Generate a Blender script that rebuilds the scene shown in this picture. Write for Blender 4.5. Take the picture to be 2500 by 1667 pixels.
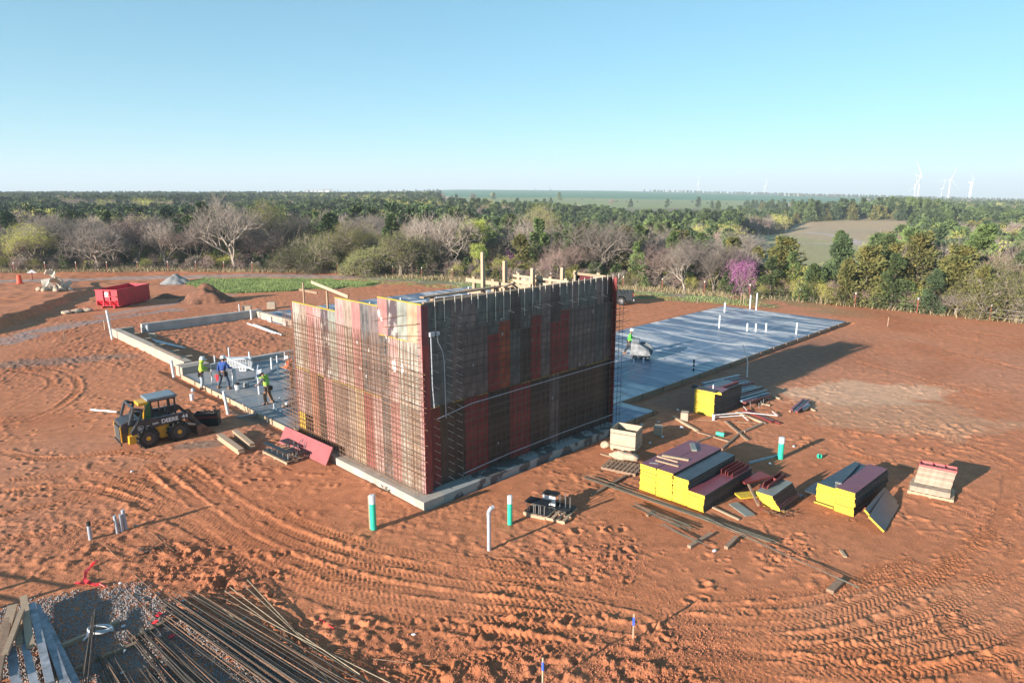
import bpy, math, random
import numpy as np
from mathutils import Vector, Matrix

for o in list(bpy.data.objects):
    bpy.data.objects.remove(o)
S = bpy.context.scene
COL = S.collection
R = math.radians
# ---------------------------------------------------------------- camera
F_PX, CAM_H = 1667.0, 11.2
PITCH = math.atan((833 - 468) / F_PX)
cd = bpy.data.cameras.new('camera')
cam = bpy.data.objects.new('camera', cd)
COL.objects.link(cam)
cam.location = (0, 0, CAM_H)
cam.rotation_euler = (R(90) - PITCH, 0, 0)
cd.sensor_width = 36
cd.lens = 24.0
cd.clip_start = 0.1
cd.clip_end = 40000
S.camera = cam
# ---------------------------------------------------------------- sky and sun
SUN_AZ, SUN_EL = R(39.5), R(14.5)          # direction the light travels towards, height of the sun
w = bpy.data.worlds.new('World')
S.world = w
w.use_nodes = True
nt = w.node_tree
nt.nodes.clear()
sky = nt.nodes.new('ShaderNodeTexSky')
sky.sky_type = 'NISHITA'
sky.sun_disc = False
sky.sun_elevation = SUN_EL
sky.sun_rotation = math.pi * 1.5 - SUN_AZ    # sun stands behind the camera on the left
sky.altitude = 300
sky.air_density = 0.8
sky.dust_density = 0.0
sky.ozone_density = 6.0
tint = nt.nodes.new('ShaderNodeMix')
tint.data_type = 'RGBA'
tint.blend_type = 'MULTIPLY'
tint.inputs[0].default_value = 1.0
tint.inputs[7].default_value = (0.97, 1.37, 1.17, 1)
bg = nt.nodes.new('ShaderNodeBackground')
bg.inputs['Strength'].default_value = 0.098
wo = nt.nodes.new('ShaderNodeOutputWorld')
gm = nt.nodes.new('ShaderNodeGamma')
gm.inputs[1].default_value = 0.67      # flatter, hazier brightness range of the whole sky
nt.links.new(sky.outputs[0], gm.inputs[0])
nt.links.new(gm.outputs[0], tint.inputs[6])
nt.links.new(tint.outputs[2], bg.inputs['Color'])
nt.links.new(bg.outputs[0], wo.inputs['Surface'])
sl = bpy.data.lights.new('sun', 'SUN')
sl.energy = 5.0
sl.angle = R(0.6)
sl.color = (1.0, 0.89, 0.77)
sun = bpy.data.objects.new('sun', sl)
COL.objects.link(sun)
sun.location = (-30, -20, 40)
ld = Vector((math.cos(SUN_AZ) * math.cos(SUN_EL), math.sin(SUN_AZ) * math.cos(SUN_EL), -math.sin(SUN_EL)))
sun.rotation_euler = ld.to_track_quat('-Z', 'Y').to_euler()
S.view_settings.view_transform = 'Standard'
S.view_settings.look = 'None'
S.view_settings.gamma = 1
S.view_settings.use_curve_mapping = False
S.view_settings.exposure = 1.45
S.render.engine = 'CYCLES'
S.cycles.max_bounces = 5
S.cycles.diffuse_bounces = 3
S.cycles.glossy_bounces = 2
S.cycles.transparent_max_bounces = 6
S.cycles.volume_bounces = 0

# ---------------------------------------------------------------- helpers
def at(px, py, z=0.0):
    """point on the level z seen at pixel (px, py) of the 2500 x 1667 photograph"""
    a = (px - 1250) / F_PX
    b = (py - 833.5) / F_PX
    dy = math.cos(PITCH) - b * math.sin(PITCH)
    dz = -math.sin(PITCH) - b * math.cos(PITCH)
    t = (z - CAM_H) / dz
    return Vector((a * t, dy * t, z))

A0 = Vector((-3.15, 23.4, 0))
UU = Vector((math.cos(R(45)), math.sin(R(45)), 0))
TT = Vector((-UU.y, UU.x, 0))
def ut(u, t, z=0.0):
    """building axes: u along the shaded wall, t along the sunlit wall"""
    p = A0 + UU * u + TT * t
    return Vector((p.x, p.y, z))
MUT = Matrix.Translation(A0) @ Matrix.Rotation(R(45), 4, 'Z')

def tag(o, label=None, cat=None, group=None, kind=None):
    if label: o['label'] = label
    if cat: o['category'] = cat
    if group: o['group'] = group
    if kind: o['kind'] = kind
    return o

def empty(name, loc=(0, 0, 0), rz=0.0, label=None, cat=None, group=None):
    o = bpy.data.objects.new(name, None)
    o.empty_display_size = 0.2
    COL.objects.link(o)
    o.location = loc
    o.rotation_euler = (0, 0, rz)
    return tag(o, label, cat, group)

def mobj(name, me, parent=None, loc=None, rot=None, scale=None, mw=None):
    o = bpy.data.objects.new(name, me)
    COL.objects.link(o)
    if parent is not None: o.parent = parent
    if mw is not None: o.matrix_local = mw
    if loc is not None: o.location = loc
    if rot is not None: o.rotation_euler = rot
    if scale is not None: o.scale = scale
    return o

class MB:
    def __init__(s):
        s.v = []; s.f = []; s.m = []
        s.cur = 0
    def add(s, vs, fs, M=None):
        b = len(s.v)
        for p in vs:
            p = Vector(p)
            s.v.append(tuple(M @ p if M else p))
        for f in fs:
            s.f.append(tuple(i + b for i in f)); s.m.append(s.cur)
        return s
    def box(s, x0, x1, y0, y1, z0, z1, M=None):
        vs = [(x0, y0, z0), (x1, y0, z0), (x1, y1, z0), (x0, y1, z0), (x0, y0, z1), (x1, y0, z1), (x1, y1, z1), (x0, y1, z1)]
        return s.add(vs, [(3, 2, 1, 0), (4, 5, 6, 7), (0, 1, 5, 4), (1, 2, 6, 5), (2, 3, 7, 6), (3, 0, 4, 7)], M)
    def beam(s, p, q, wd, ht, up=(0, 0, 1)):
        p = Vector(p); q = Vector(q); d = q - p; L = d.length; d.normalize()
        up = Vector(up)
        sd = d.cross(up)
        if sd.length < 1e-4: sd = d.cross(Vector((1, 0, 0)))
        sd.normalize(); u2 = sd.cross(d)
        M = Matrix((( d.x, sd.x, u2.x, p.x), (d.y, sd.y, u2.y, p.y), (d.z, sd.z, u2.z, p.z), (0, 0, 0, 1)))
        return s.box(0, L, -wd / 2, wd / 2, -ht / 2, ht / 2, M)
    def tube(s, p, q, r0, r1=None, n=6, cap=True):
        p = Vector(p); q = Vector(q); r1 = r0 if r1 is None else r1
        d = (q - p).normalized()
        a = d.orthogonal().normalized(); b = d.cross(a)
        vs = []
        for (c, r) in ((p, r0), (q, r1)):
            for i in range(n):
                t = 2 * math.pi * i / n
                vs.append(c + a * (math.cos(t) * r) + b * (math.sin(t) * r))
        fs = [(i, (i + 1) % n, n + (i + 1) % n, n + i) for i in range(n)]
        if cap: fs += [tuple(range(n - 1, -1, -1)), tuple(range(n, 2 * n))]
        return s.add(vs, fs)
    def path(s, pts, r, n=6):
        for i in range(len(pts) - 1): s.tube(pts[i], pts[i + 1], r, r, n)
        return s
    def lathe(s, prof, n=16, M=None):
        vs = []; fs = []
        for (r, z) in prof:
            for i in range(n):
                t = 2 * math.pi * i / n
                vs.append((r * math.cos(t), r * math.sin(t), z))
        for k in range(len(prof) - 1):
            for i in range(n):
                fs.append((k * n + i, k * n + (i + 1) % n, (k + 1) * n + (i + 1) % n, (k + 1) * n + i))
        fs.append(tuple(range(n - 1, -1, -1))); fs.append(tuple(range((len(prof) - 1) * n, len(prof) * n)))
        return s.add(vs, fs, M)
    def prism(s, outline, y0, y1, M=None):
        """outline in x,z extruded along y"""
        n = len(outline)
        vs = [(x, y0, z) for x, z in outline] + [(x, y1, z) for x, z in outline]
        fs = [tuple(range(n)), tuple(range(2 * n - 1, n - 1, -1))]
        fs += [(i, n + i, n + (i + 1) % n, (i + 1) % n) for i in range(n)]
        return s.add(vs, fs, M)
    def mesh(s, name, mats, bevel=None, smooth=False):
        me = bpy.data.meshes.new(name)
        me.from_pydata(s.v, [], s.f)
        mats = mats if isinstance(mats, (list, tuple)) else [mats]
        for m in mats: me.materials.append(m)
        if len(mats) > 1: me.polygons.foreach_set('material_index', s.m)
        if smooth: me.polygons.foreach_set('use_smooth', [True] * len(me.polygons))
        me.update()
        return me
    def build(s, name, mats, parent=None, bevel=None, smooth=False, **k):
        o = mobj(name, s.mesh(name, mats, smooth=smooth), parent, **k)
        if bevel:
            b = o.modifiers.new('bevel', 'BEVEL'); b.width = bevel; b.segments = 2; b.limit_method = 'ANGLE'
        return o

def copy_tree(o, parent=None):
    c = o.copy(); COL.objects.link(c); c.parent = parent
    for ch in o.children: copy_tree(ch, c)
    return c

# ---------------------------------------------------------------- materials
def mat(name, col, rough=0.8, var=0.15, scale=3.0, metal=0.0, bump=0.0, col2=None, stretch=None, detail=4, spec=0.5, rand=0.0, coord='Object', thr=None):
    m = bpy.data.materials.new(name); m.use_nodes = True
    t = m.node_tree; n = t.nodes; L = t.links
    b = n['Principled BSDF']
    b.inputs['Roughness'].default_value = rough
    b.inputs['Metallic'].default_value = metal
    b.inputs['Specular IOR Level'].default_value = spec
    tc = n.new('ShaderNodeTexCoord')
    mp = n.new('ShaderNodeMapping')
    if stretch: mp.inputs['Scale'].default_value = stretch
    L.new(tc.outputs[coord], mp.inputs[0])
    nz = n.new('ShaderNodeTexNoise'); nz.inputs['Scale'].default_value = scale; nz.inputs['Detail'].default_value = detail
    L.new(mp.outputs[0], nz.inputs['Vector'])
    rp = n.new('ShaderNodeValToRGB')
    c = Vector(col[:3])
    if col2 is None:
        lo = c * (1 - var); hi = c * (1 + var)
    else:
        lo = Vector(col2[:3]); hi = c
    e = rp.color_ramp.elements
    e[0].position, e[1].position = thr if thr else (0.3, 0.7)
    e[0].color = (*lo, 1); e[1].color = (*hi, 1)
    L.new(nz.outputs[0], rp.inputs[0])
    out = rp.outputs[0]
    if rand:
        oi = n.new('ShaderNodeObjectInfo')
        hs = n.new('ShaderNodeHueSaturation')
        mr = n.new('ShaderNodeMapRange'); mr.inputs[3].default_value = 1 - rand; mr.inputs[4].default_value = 1 + rand
        L.new(oi.outputs['Random'], mr.inputs[0]); L.new(mr.outputs[0], hs.inputs['Value'])
        L.new(out, hs.inputs['Color']); out = hs.outputs[0]
    L.new(out, b.inputs['Base Color'])
    if bump:
        bp = n.new('ShaderNodeBump'); bp.inputs['Strength'].default_value = bump; bp.inputs['Distance'].default_value = 0.02
        L.new(nz.outputs[0], bp.inputs['Height']); L.new(bp.outputs[0], b.inputs['Normal'])
    return m

M = {}
M['lumber'] = mat('lumber', (0.40, 0.285, 0.19), 0.75, 0.18, 6, stretch=(1, 8, 8), rand=0.12)
M['lumber_old'] = mat('weathered_lumber', (0.27, 0.18, 0.12), 0.85, 0.3, 6, stretch=(1, 6, 6), rand=0.2)
M['plywood'] = mat('plywood', (0.42, 0.33, 0.245), 0.7, 0.12, 4, rand=0.05)
M['pvc'] = mat('white_pvc', (0.60, 0.62, 0.64), 0.4, 0.05, 5)
M['pvc_grey'] = mat('grey_pvc', (0.36, 0.38, 0.42), 0.45, 0.12, 5)
M['green_pipe'] = mat('green_pipe', (0.03, 0.50, 0.33), 0.4, 0.08, 5)
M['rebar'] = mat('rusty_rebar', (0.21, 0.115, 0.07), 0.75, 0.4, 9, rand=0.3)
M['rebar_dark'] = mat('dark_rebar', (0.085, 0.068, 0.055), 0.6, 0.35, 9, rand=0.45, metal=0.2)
M['rebar_tan'] = mat('sunlit_tan_rebar', (0.24, 0.19, 0.13), 0.6, 0.3, 9, rand=0.25, metal=0.2)  # lighter tan copy of the bar steel, sunlight put into the colour
M['steel'] = mat('steel', (0.35, 0.36, 0.37), 0.4, 0.15, 9, metal=0.7)
M['black_steel'] = mat('black_coated_steel', (0.018, 0.022, 0.026), 0.45, 0.3, 6)
M['concrete'] = mat('concrete', (0.46, 0.40, 0.32), 0.85, 0.2, 3, bump=0.2)
M['concrete_grey'] = mat('grey_concrete', (0.30, 0.30, 0.29), 0.85, 0.25, 1.5, bump=0.2)
M['yellow'] = mat('yellow_edge_paint', (0.50, 0.33, 0.03), 0.5, 0.12, 4, rand=0.06)
M['clear_white'] = mat('white_plastic', (0.60, 0.61, 0.63), 0.4, 0.06, 8)
M['red_plastic'] = mat('red_plastic', (0.65, 0.02, 0.03), 0.45, 0.1, 6)
M['rubber'] = mat('rubber', (0.025, 0.023, 0.022), 0.9, 0.4, 6)
M['orange'] = mat('orange_plastic', (0.8, 0.07, 0.02), 0.5, 0.1, 6)
M['fabric_tan'] = mat('dusty_sack', (0.42, 0.32, 0.23), 0.95, 0.25, 5, bump=0.3)
# ---------------------------------------------------------------- numpy noise
rng = np.random.default_rng(7)
TAB = rng.random((256, 256)).astype(np.float32)
def vnoise(x, y, sc, seed=0):
    xs = x / sc + seed * 17.3; ys = y / sc + seed * 31.7
    xi = np.floor(xs).astype(np.int32); yi = np.floor(ys).astype(np.int32)
    fx = (xs - xi).astype(np.float32); fy = (ys - yi).astype(np.float32)
    fx = fx * fx * (3 - 2 * fx); fy = fy * fy * (3 - 2 * fy)
    x0 = xi & 255; x1 = (xi + 1) & 255; y0 = yi & 255; y1 = (yi + 1) & 255
    return (TAB[y0, x0] * (1 - fx) + TAB[y0, x1] * fx) * (1 - fy) + (TAB[y1, x0] * (1 - fx) + TAB[y1, x1] * fx) * fy - 0.5
def sst(a, b, x):
    t = np.clip((x - a) / (b - a), 0, 1); return t * t * (3 - 2 * t)

# far side of the site: line of the fence, from left to right
FEN = [(-20, 668), (400, 664), (800, 668), (1100, 686), (1400, 700), (1650, 715), (1900, 735), (2200, 763), (2500, 795), (2700, 820)]
FW = [at(x, y) for x, y in FEN]
FX = np.array([-160] + [p.x for p in FW] + [110]); FY = np.array([96.0] + [p.y for p in FW] + [20.0])
def fence_y(x): return np.interp(x, FX, FY)

def base_z(x, y):
    """large landform: level site, wooded valley beyond the fence, rising fields"""
    x = np.asarray(x, dtype=np.float64); y = np.asarray(y, dtype=np.float64)
    D = np.hypot(x, y); r = x / np.maximum(y, 5)
    d = y - fence_y(x)
    drop = np.interp(r, [-1, -0.15, 0.15, 0.5], [2.0, 3.0, 7.0, 7.5])
    z = -drop * sst(6, 70, d)
    z += (vnoise(x, y, 70, 3) * 3.0 + vnoise(x, y, 33, 5) * 1.2) * sst(10, 60, d)
    z += 4.8 * sst(285, 400, D) * sst(620, 480, D) * sst(.36, .44, r) * sst(.66, .58, r)
    zf = np.interp(r, [-0.9, -0.45, -0.2, -0.08, 0.15, 0.4, 0.75, 1.2], [7, 8, 10, 19, 15, 0, -17, -24])
    k = sst(300, 2500, D) ** 1.0
    lin = np.clip((D - 350) / (2500 - 350), 0, 1)
    z = z * (1 - np.minimum(lin * 1.6, 1)) + zf * lin + vnoise(x, y, 420, 9) * 5 * lin * (1 - lin) * 2
    far = np.maximum(D - 2500, 0)
    z += far * ((zf - 11.2) / 2500 - 0.0025)
    # raised bank on the left with its edge facing the site
    ex = np.interp(y, [50, 56.6, 63.5, 71, 78, 84], [-42.3, -43.2, -44.6, -46.6, -47.5, -52])
    bank = sst(0.55, -0.35, x - ex + vnoise(x, y, 1.6, 2) * 0.8) * sst(48, 54, y) * sst(92, 82, y) * np.interp(y, [54, 60, 78, 90], [.85, .75, 0.5, 0])
    z = z + bank * (x < -30)
    return z

# ---------------------------------------------------------------- height raster of the churned clay
X0, X1, Y0, Y1, CS = -48.0, 48.0, 9.0, 82.0, 0.04
gx = np.arange(X0, X1, CS); gy = np.arange(Y0, Y1, CS)
GX, GY = np.meshgrid(gx, gy)
GX = GX.astype(np.float32); GY = GY.astype(np.float32)
HM = (vnoise(GX, GY, 5.0, 1) * 0.10 + vnoise(GX, GY, 1.7, 2) * 0.035).astype(np.float32)
MOIST = np.zeros_like(HM)      # freshly opened, redder clay in the ruts
def blobs(pts):
    m = np.zeros_like(HM)
    for px, py, rad, a in pts:
        c = at(px, py)
        ix0 = max(int((c.x - 2 * rad - X0) / CS), 0); ix1 = int((c.x + 2 * rad - X0) / CS)
        iy0 = max(int((c.y - 2 * rad - Y0) / CS), 0); iy1 = int((c.y + 2 * rad - Y0) / CS)
        sx = GX[iy0:iy1, ix0:ix1]; sy = GY[iy0:iy1, ix0:ix1]
        m[iy0:iy1, ix0:ix1] = np.maximum(m[iy0:iy1, ix0:ix1], a * np.exp(-((sx - c.x) ** 2 + (sy - c.y) ** 2) / rad ** 2))
    return m
rough_zone = blobs([(700, 1580, 1.4, .7), (900, 1640, 1.7, .6), (1250, 1640, 1.9, .7), (1550, 1640, 1.5, 0.8), (420, 1380, 1.6, 1), (560, 1420, 1.4, 1),
                    (1700, 1560, 1.0, .8), (1480, 1360, 1.4, .8), (1350, 1350, 1.2, .6), (120, 900, 5, .5), (620, 1090, 1.8, .7),
                    (700, 1040, 2, .8), (560, 990, 2.5, .7), (250, 1330, 2, .6), (480, 870, 3, .4), (500, 830, 8, .9), (420, 800, 6, .8), (620, 830, 5, .8), (100, 1300, 2.5, .4),
                    (2300, 1060, 4, .5), (2400, 1250, 2, .4), (1900, 1330, 1.4, .4)])
cl1 = vnoise(GX, GY, 0.34, 11); cl2 = vnoise(GX, GY, 0.16, 12)
clod = np.maximum(cl1 + cl2 * 0.8, 0.02) - 0.02
f1_ = vnoise(GX, GY, 0.085, 13); f2_ = np.abs(vnoise(GX, GY, 0.24, 14)); act = 0.35 + np.clip(vnoise(GX, GY, 2.4, 15) * 2 + vnoise(GX, GY, .8, 16), -.3, 1)
HM += clod * (0.02 + 0.20 * rough_zone) + (cl2 * 0.030 + f1_ * 0.030) * act + (f1_ + cl2) * 0.07 * rough_zone - np.clip(.12 - f2_, 0, 1) * .10 * act
patch = sst(-0.05, 0.25, vnoise(GX, GY, 3.1, 21) + vnoise(GX, GY, 1.1, 22) * 0.5)
HM += clod * 0.10 * patch
K = 1.063
TRK = [  # polylines in the 2352-wide view, width m, depth m, lug period m
    ([(430, 1075), (560, 1165), (700, 1235), (860, 1285), (1080, 1320), (1330, 1362), (1560, 1415), (1800, 1440), (2000, 1400), (2180, 1310), (2290, 1200), (2320, 1090)], .42, .08, .17),
    ([(400, 1110), (520, 1200), (660, 1275), (830, 1330), (1060, 1372), (1300, 1412), (1560, 1468), (1820, 1490), (2060, 1450), (2250, 1360), (2352, 1260)], .42, .10, .17),
    ([(330, 1090), (500, 1235), (650, 1310), (850, 1390), (1120, 1428), (1400, 1462), (1700, 1500), (2000, 1520), (2250, 1480), (2352, 1430)], .42, .11, .17),
    ([(200, 1090), (380, 1160), (560, 1265), (760, 1350), (1000, 1392), (1250, 1420), (1500, 1445), (1760, 1455)], .40, .10, .16),
    ([(0, 1130), (200, 1120), (400, 1190), (560, 1290), (760, 1380), (980, 1430), (1280, 1480), (1600, 1530), (1900, 1580), (2200, 1620)], .42, .09, .18),
    ([(1000, 1300), (1300, 1345), (1520, 1390), (1700, 1395), (1900, 1375), (2080, 1310)], .40, .06, .15),
    ([(0, 1185), (150, 1150), (300, 1100), (480, 1060)], .4, .06, .16),
    ([(0, 1240), (180, 1215), (330, 1180), (500, 1165)], .4, .05, .16),
    ([(0, 1040), (120, 1055), (260, 1040), (380, 1050)], .4, .05, .16),
    ([(20, 940), (90, 905), (120, 880), (100, 862), (20, 850)], .35, .07, .2),
    ([(60, 965), (140, 930), (180, 890), (150, 855), (60, 840)], .35, .08, .2),
    ([(1450, 1568), (1800, 1530), (2100, 1545), (2352, 1500)], .42, .07, .17),
    ([(1600, 1600), (1900, 1510), (2200, 1430), (2352, 1330)], .42, .06, .17),
    ([(1950, 1040), (2080, 1080), (2200, 1120), (2352, 1200)], .4, .05, .2),
    ([(1900, 960), (2100, 990), (2250, 1030), (2352, 1080)], .4, .05, .2),
    ([(1460, 760), (1560, 735), (1700, 700)], .5, .08, .3), ([(1440, 740), (1540, 718), (1640, 692)], .5, .08, .3),
    ([(1430, 725), (1530, 705), (1600, 690)], .5, .08, .3),
    ([(0, 700), (200, 690), (420, 672)], .5, .06, .3), ([(540, 690), (800, 668), (1000, 655)], .5, .08, .3),
    ([(500, 702), (760, 680), (1040, 662)], .5, .08, .3), ([(2352, 780), (2100, 745), (1850, 705)], .5, .05, .3), ([(1960, 760), (2150, 800), (2352, 850)], .5, .05, .3),
    ([(1960, 830), (2150, 880), (2352, 930)], .5, .05, .3), ([(100, 780), (260, 735), (500, 708)], .6, .06, .3), ([(120, 800), (280, 752), (520, 720)], .6, .06, .3),
    ([(2352, 1568), (2200, 1470), (2150, 1380)], .4, .05, .17), ([(900, 1568), (1200, 1500), (1500, 1500), (1700, 1568)], .4, .05, .17),
]
def spline(pts, step=0.35):
    P = [Vector((pts[0][0] * 2 - pts[1][0], pts[0][1] * 2 - pts[1][1]))] + [Vector(p) for p in pts] + [Vector((pts[-1][0] * 2 - pts[-2][0], pts[-1][1] * 2 - pts[-2][1]))]
    out = []
    for i in range(1, len(P) - 2):
        n = max(int((P[i + 1] - P[i]).length / step), 2)
        for k in range(n):
            t = k / n
            out.append(0.5 * ((2 * P[i]) + (P[i + 1] - P[i - 1]) * t + (2 * P[i - 1] - 5 * P[i] + 4 * P[i + 1] - P[i + 2]) * t * t + (3 * P[i] - P[i - 1] - 3 * P[i + 1] + P[i + 2]) * t ** 3))
    out.append(P[-2]); return out
def stamp(pts, wd, dep, per):
    W = [at(x * K, y * K) for x, y in pts]
    c = spline([(p.x, p.y) for p in W]); s0 = random.random() * 3
    hw = wd / 2
    for i in range(len(c) - 1):
        p, q = c[i], c[i + 1]; L = (q - p).length
        if L < 1e-3: s0 += L; continue
        if not (X0 + 1.5 < p.x < X1 - 1.5 and Y0 + 1.5 < p.y < Y1 - 1.5): s0 += L; continue
        ix0 = int((min(p.x, q.x) - 0.9 - X0) / CS); ix1 = int((max(p.x, q.x) + 0.9 - X0) / CS)
        iy0 = int((min(p.y, q.y) - 0.9 - Y0) / CS); iy1 = int((max(p.y, q.y) + 0.9 - Y0) / CS)
        sx = GX[iy0:iy1, ix0:ix1] - p.x; sy = GY[iy0:iy1, ix0:ix1] - p.y
        dx, dy = (q.x - p.x) / L, (q.y - p.y) / L
        a = sx * dx + sy * dy; l = -sx * dy + sy * dx
        m = (a >= 0) & (a < L + 0.02)
        jag = vnoise(GX[iy0:iy1, ix0:ix1], GY[iy0:iy1, ix0:ix1], 0.45, 41) * 0.12
        al = np.abs(l) + jag
        core = sst(hw + 0.02, hw - 0.06, al)
        lug = (np.sin((s0 + a + np.abs(l) * 0.9) * (2 * math.pi / per)) > 0.15).astype(np.float32)
        var = 0.55 + vnoise(GX[iy0:iy1, ix0:ix1], GY[iy0:iy1, ix0:ix1], 1.9, 43) * 1.3
        dep_ = dep * .62
        prof = (-dep_ + lug * 0.074 * np.clip(var * 1.2, 0.35, 1)) * core + (dep_ * 0.8 + f1_[iy0:iy1, ix0:ix1] * .06) * np.exp(-((al - hw - 0.10) / 0.09) ** 2) * np.clip(var * 1.5, .2, 1.5)
        h = HM[iy0:iy1, ix0:ix1]
        HM[iy0:iy1, ix0:ix1] = np.where(m, h * (1 - 0.75 * core) + prof, h)
        mo = MOIST[iy0:iy1, ix0:ix1]
        MOIST[iy0:iy1, ix0:ix1] = np.where(m, np.maximum(mo, sst(hw + 0.35, hw - 0.1, al) * np.clip(var, .3, 1)), mo)
        s0 += L
random.seed(3)
for t in TRK: stamp(*t)
# second wheel of each pair runs beside the first
for pts, wd, dep, per in TRK[:6]:
    stamp([(x + 15, y - 26) for x, y in pts], wd, dep * 0.45, per)
# boot prints, pits and thrown clods
def pits(n, poly, rad, dep):
    for _ in range(n):
        px = random.uniform(poly[0], poly[2]); py = random.uniform(poly[1], poly[3])
        c = at(px, py); r = random.uniform(*rad)
        if not (X0 + 2 < c.x < X1 - 2 and Y0 + 2 < c.y < Y1 - 2): continue
        ix0 = int((c.x - 2.5 * r - X0) / CS); ix1 = int((c.x + 2.5 * r - X0) / CS) + 1
        iy0 = int((c.y - 2.5 * r - Y0) / CS); iy1 = int((c.y + 2.5 * r - Y0) / CS) + 1
        an = random.random() * 3
        sx = GX[iy0:iy1, ix0:ix1] - c.x; sy = GY[iy0:iy1, ix0:ix1] - c.y
        a = (sx * math.cos(an) + sy * math.sin(an)) * random.uniform(.7, 1.3); b = -sx * math.sin(an) + sy * math.cos(an)
        q = np.hypot(a, b) / r + vnoise(sx + c.x, sy + c.y, 0.1, 51) * 0.5
        HM[iy0:iy1, ix0:ix1] += dep * random.uniform(.6, 1.2) * (-1.4 * np.exp(-q ** 2 * 2.2) + 0.9 * np.exp(-((q - 1.15) / .3) ** 2) * (1 + 2 * vnoise(sx + c.x, sy + c.y, 0.12, 52)))
pits(46, (1350, 1290, 1560, 1420), (.09, .16), .06)
pits(14, (1880, 1300, 1980, 1370), (.09, .16), .06)
pits(10, (1640, 1380, 1900, 1500), (.12, .18), .05)
pits(60, (650, 1500, 1700, 1667), (.08, .2), .07)
pits(60, (360, 1330, 700, 1480), (.08, .2), .07)
pits(120, (0, 850, 700, 1250), (.1, .22), .04)
pits(60, (1500, 1050, 2500, 1400), (.08, .18), .035)
pits(80, (1900, 850, 2500, 1100), (.12, .3), .04)
pits(6, (520, 1400, 560, 1440), (.25, .35), .07)

HM *= 0.60
def samp(G, x, y):
    fx = np.clip((x - X0) / CS, 0, G.shape[1] - 2.001); fy = np.clip((y - Y0) / CS, 0, G.shape[0] - 2.001)
    xi = fx.astype(int); yi = fy.astype(int); a = fx - xi; b = fy - yi
    return (G[yi, xi] * (1 - a) + G[yi, xi + 1] * a) * (1 - b) + (G[yi + 1, xi] * (1 - a) + G[yi + 1, xi + 1] * a) * b

# rows get wider apart with distance, one sheet out to the horizon
rows = [7.0, 8.0, 9.0, 10.0, 11.0, 12.0, 12.4]
while rows[-1] < 9500:
    y = rows[-1]
    rows.append(y + (y / 440 if y < 40 else y / 230 if y < 105 else (y / 85 if y < 700 else y / 45)))
rows = np.array(rows); NC = 1150
sarr = np.linspace(-1, 1, NC)
VX = sarr[None, :] * (rows[:, None] * 0.93 + 7); VY = np.repeat(rows[:, None], NC, 1)
fx_, fy_ = VX.ravel(), VY.ravel()
inr = (fx_ > X0 + .2) & (fx_ < X1 - .2) & (fy_ > Y0 + .2) & (fy_ < Y1 - .3)
edge = np.minimum.reduce([sst(0, 3, fx_ - X0), sst(0, 3, X1 - fx_), sst(0, 3, Y1 - fy_)])
hs = np.where(inr, samp(HM, fx_, fy_), 0) * edge
dpast = fy_ - fence_y(fx_)
outn = (vnoise(fx_, fy_, 3.0, 61) * .12 + vnoise(fx_, fy_, 0.8, 62) * .1) * (1 - edge)
# level pads below the slabs so that clay never pokes through
bu = ((fx_ - A0.x) * UU.x + (fy_ - A0.y) * UU.y); bt = ((fx_ - A0.x) * TT.x + (fy_ - A0.y) * TT.y)
pad = np.zeros_like(fx_)
def padr(u0, u1, t0, t1, m=0.25):
    global pad
    pad = np.maximum(pad, sst(-m, m * 0.2, bu - u0) * sst(-m, m * 0.2, u1 - bu) * sst(-m, m * 0.2, bt - t0) * sst(-m, m * 0.2, t1 - bt))
padr(-0.3, 13.4, -0.4, 26.8); padr(11, 48.2, 1.6, 14.2); padr(11, 15, -0.1, 2.5); padr(13.2, 40, 34.2, 43.4)
vz = base_z(fx_, fy_) + hs * (1 - pad) + outn - 0.12 * pad
# ---- colour of the soil and vegetation
def mixc(a, b, k): return a * (1 - k[:, None]) + np.array(b)[None, :] * k[:, None]
CLAY = np.array([0.47, 0.182, 0.088])
c = np.repeat(CLAY[None, :], len(fx_), 0)
n1 = vnoise(fx_, fy_, 6, 71) + vnoise(fx_, fy_, 2.1, 72) * .6
n2 = vnoise(fx_, fy_, 14, 73) + vnoise(fx_, fy_, 4, 74) * .5
c = mixc(c, (0.45, 0.20, 0.115), sst(-0.1, 0.45, n2) * 0.75)          # dry dusty crust
c = mixc(c, (0.36, 0.118, 0.050), sst(0.0, 0.5, n1) * 0.6)            # darker red earth
mo = np.where(inr, samp(MOIST, fx_, fy_), 0)
c = mixc(c, (0.44, 0.150, 0.060), mo * 0.55)
ro = np.where(inr, samp(rough_zone, fx_, fy_), 0)
c = mixc(c, (0.30, 0.105, 0.055), np.clip(ro, 0, 1) * 0.45)
def zone(px, py, ru, rv, ang=0):
    p = at(px, py); ca, sa = math.cos(R(ang)), math.sin(R(ang))
    a = ((fx_ - p.x) * ca + (fy_ - p.y) * sa) / ru; b = (-(fx_ - p.x) * sa + (fy_ - p.y) * ca) / rv
    q = np.hypot(a, b) + vnoise(fx_, fy_, 1.5, 81) * .5 + vnoise(fx_, fy_, .5, 82) * .3
    return sst(1.15, 0.8, q)
c = mixc(c, (0.62, 0.41, 0.27), zone(2100, 960, 5.0, 2.2, 10) * 0.6)      # pale sandy patch
c = mixc(c, (0.46, 0.29, 0.18), zone(2200, 1020, 5, 3, 0) * 0.5)
c = mixc(c, (0.47, 0.30, 0.19), zone(2250, 1500, 3.5, 1.4, 10) * 0.15)
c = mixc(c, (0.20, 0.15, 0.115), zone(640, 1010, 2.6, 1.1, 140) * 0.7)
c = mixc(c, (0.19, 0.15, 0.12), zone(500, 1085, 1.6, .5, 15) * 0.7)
c = mixc(c, (0.21, 0.15, 0.12), zone(150, 880, 6, 1.2, 20) * 0.6)
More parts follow.
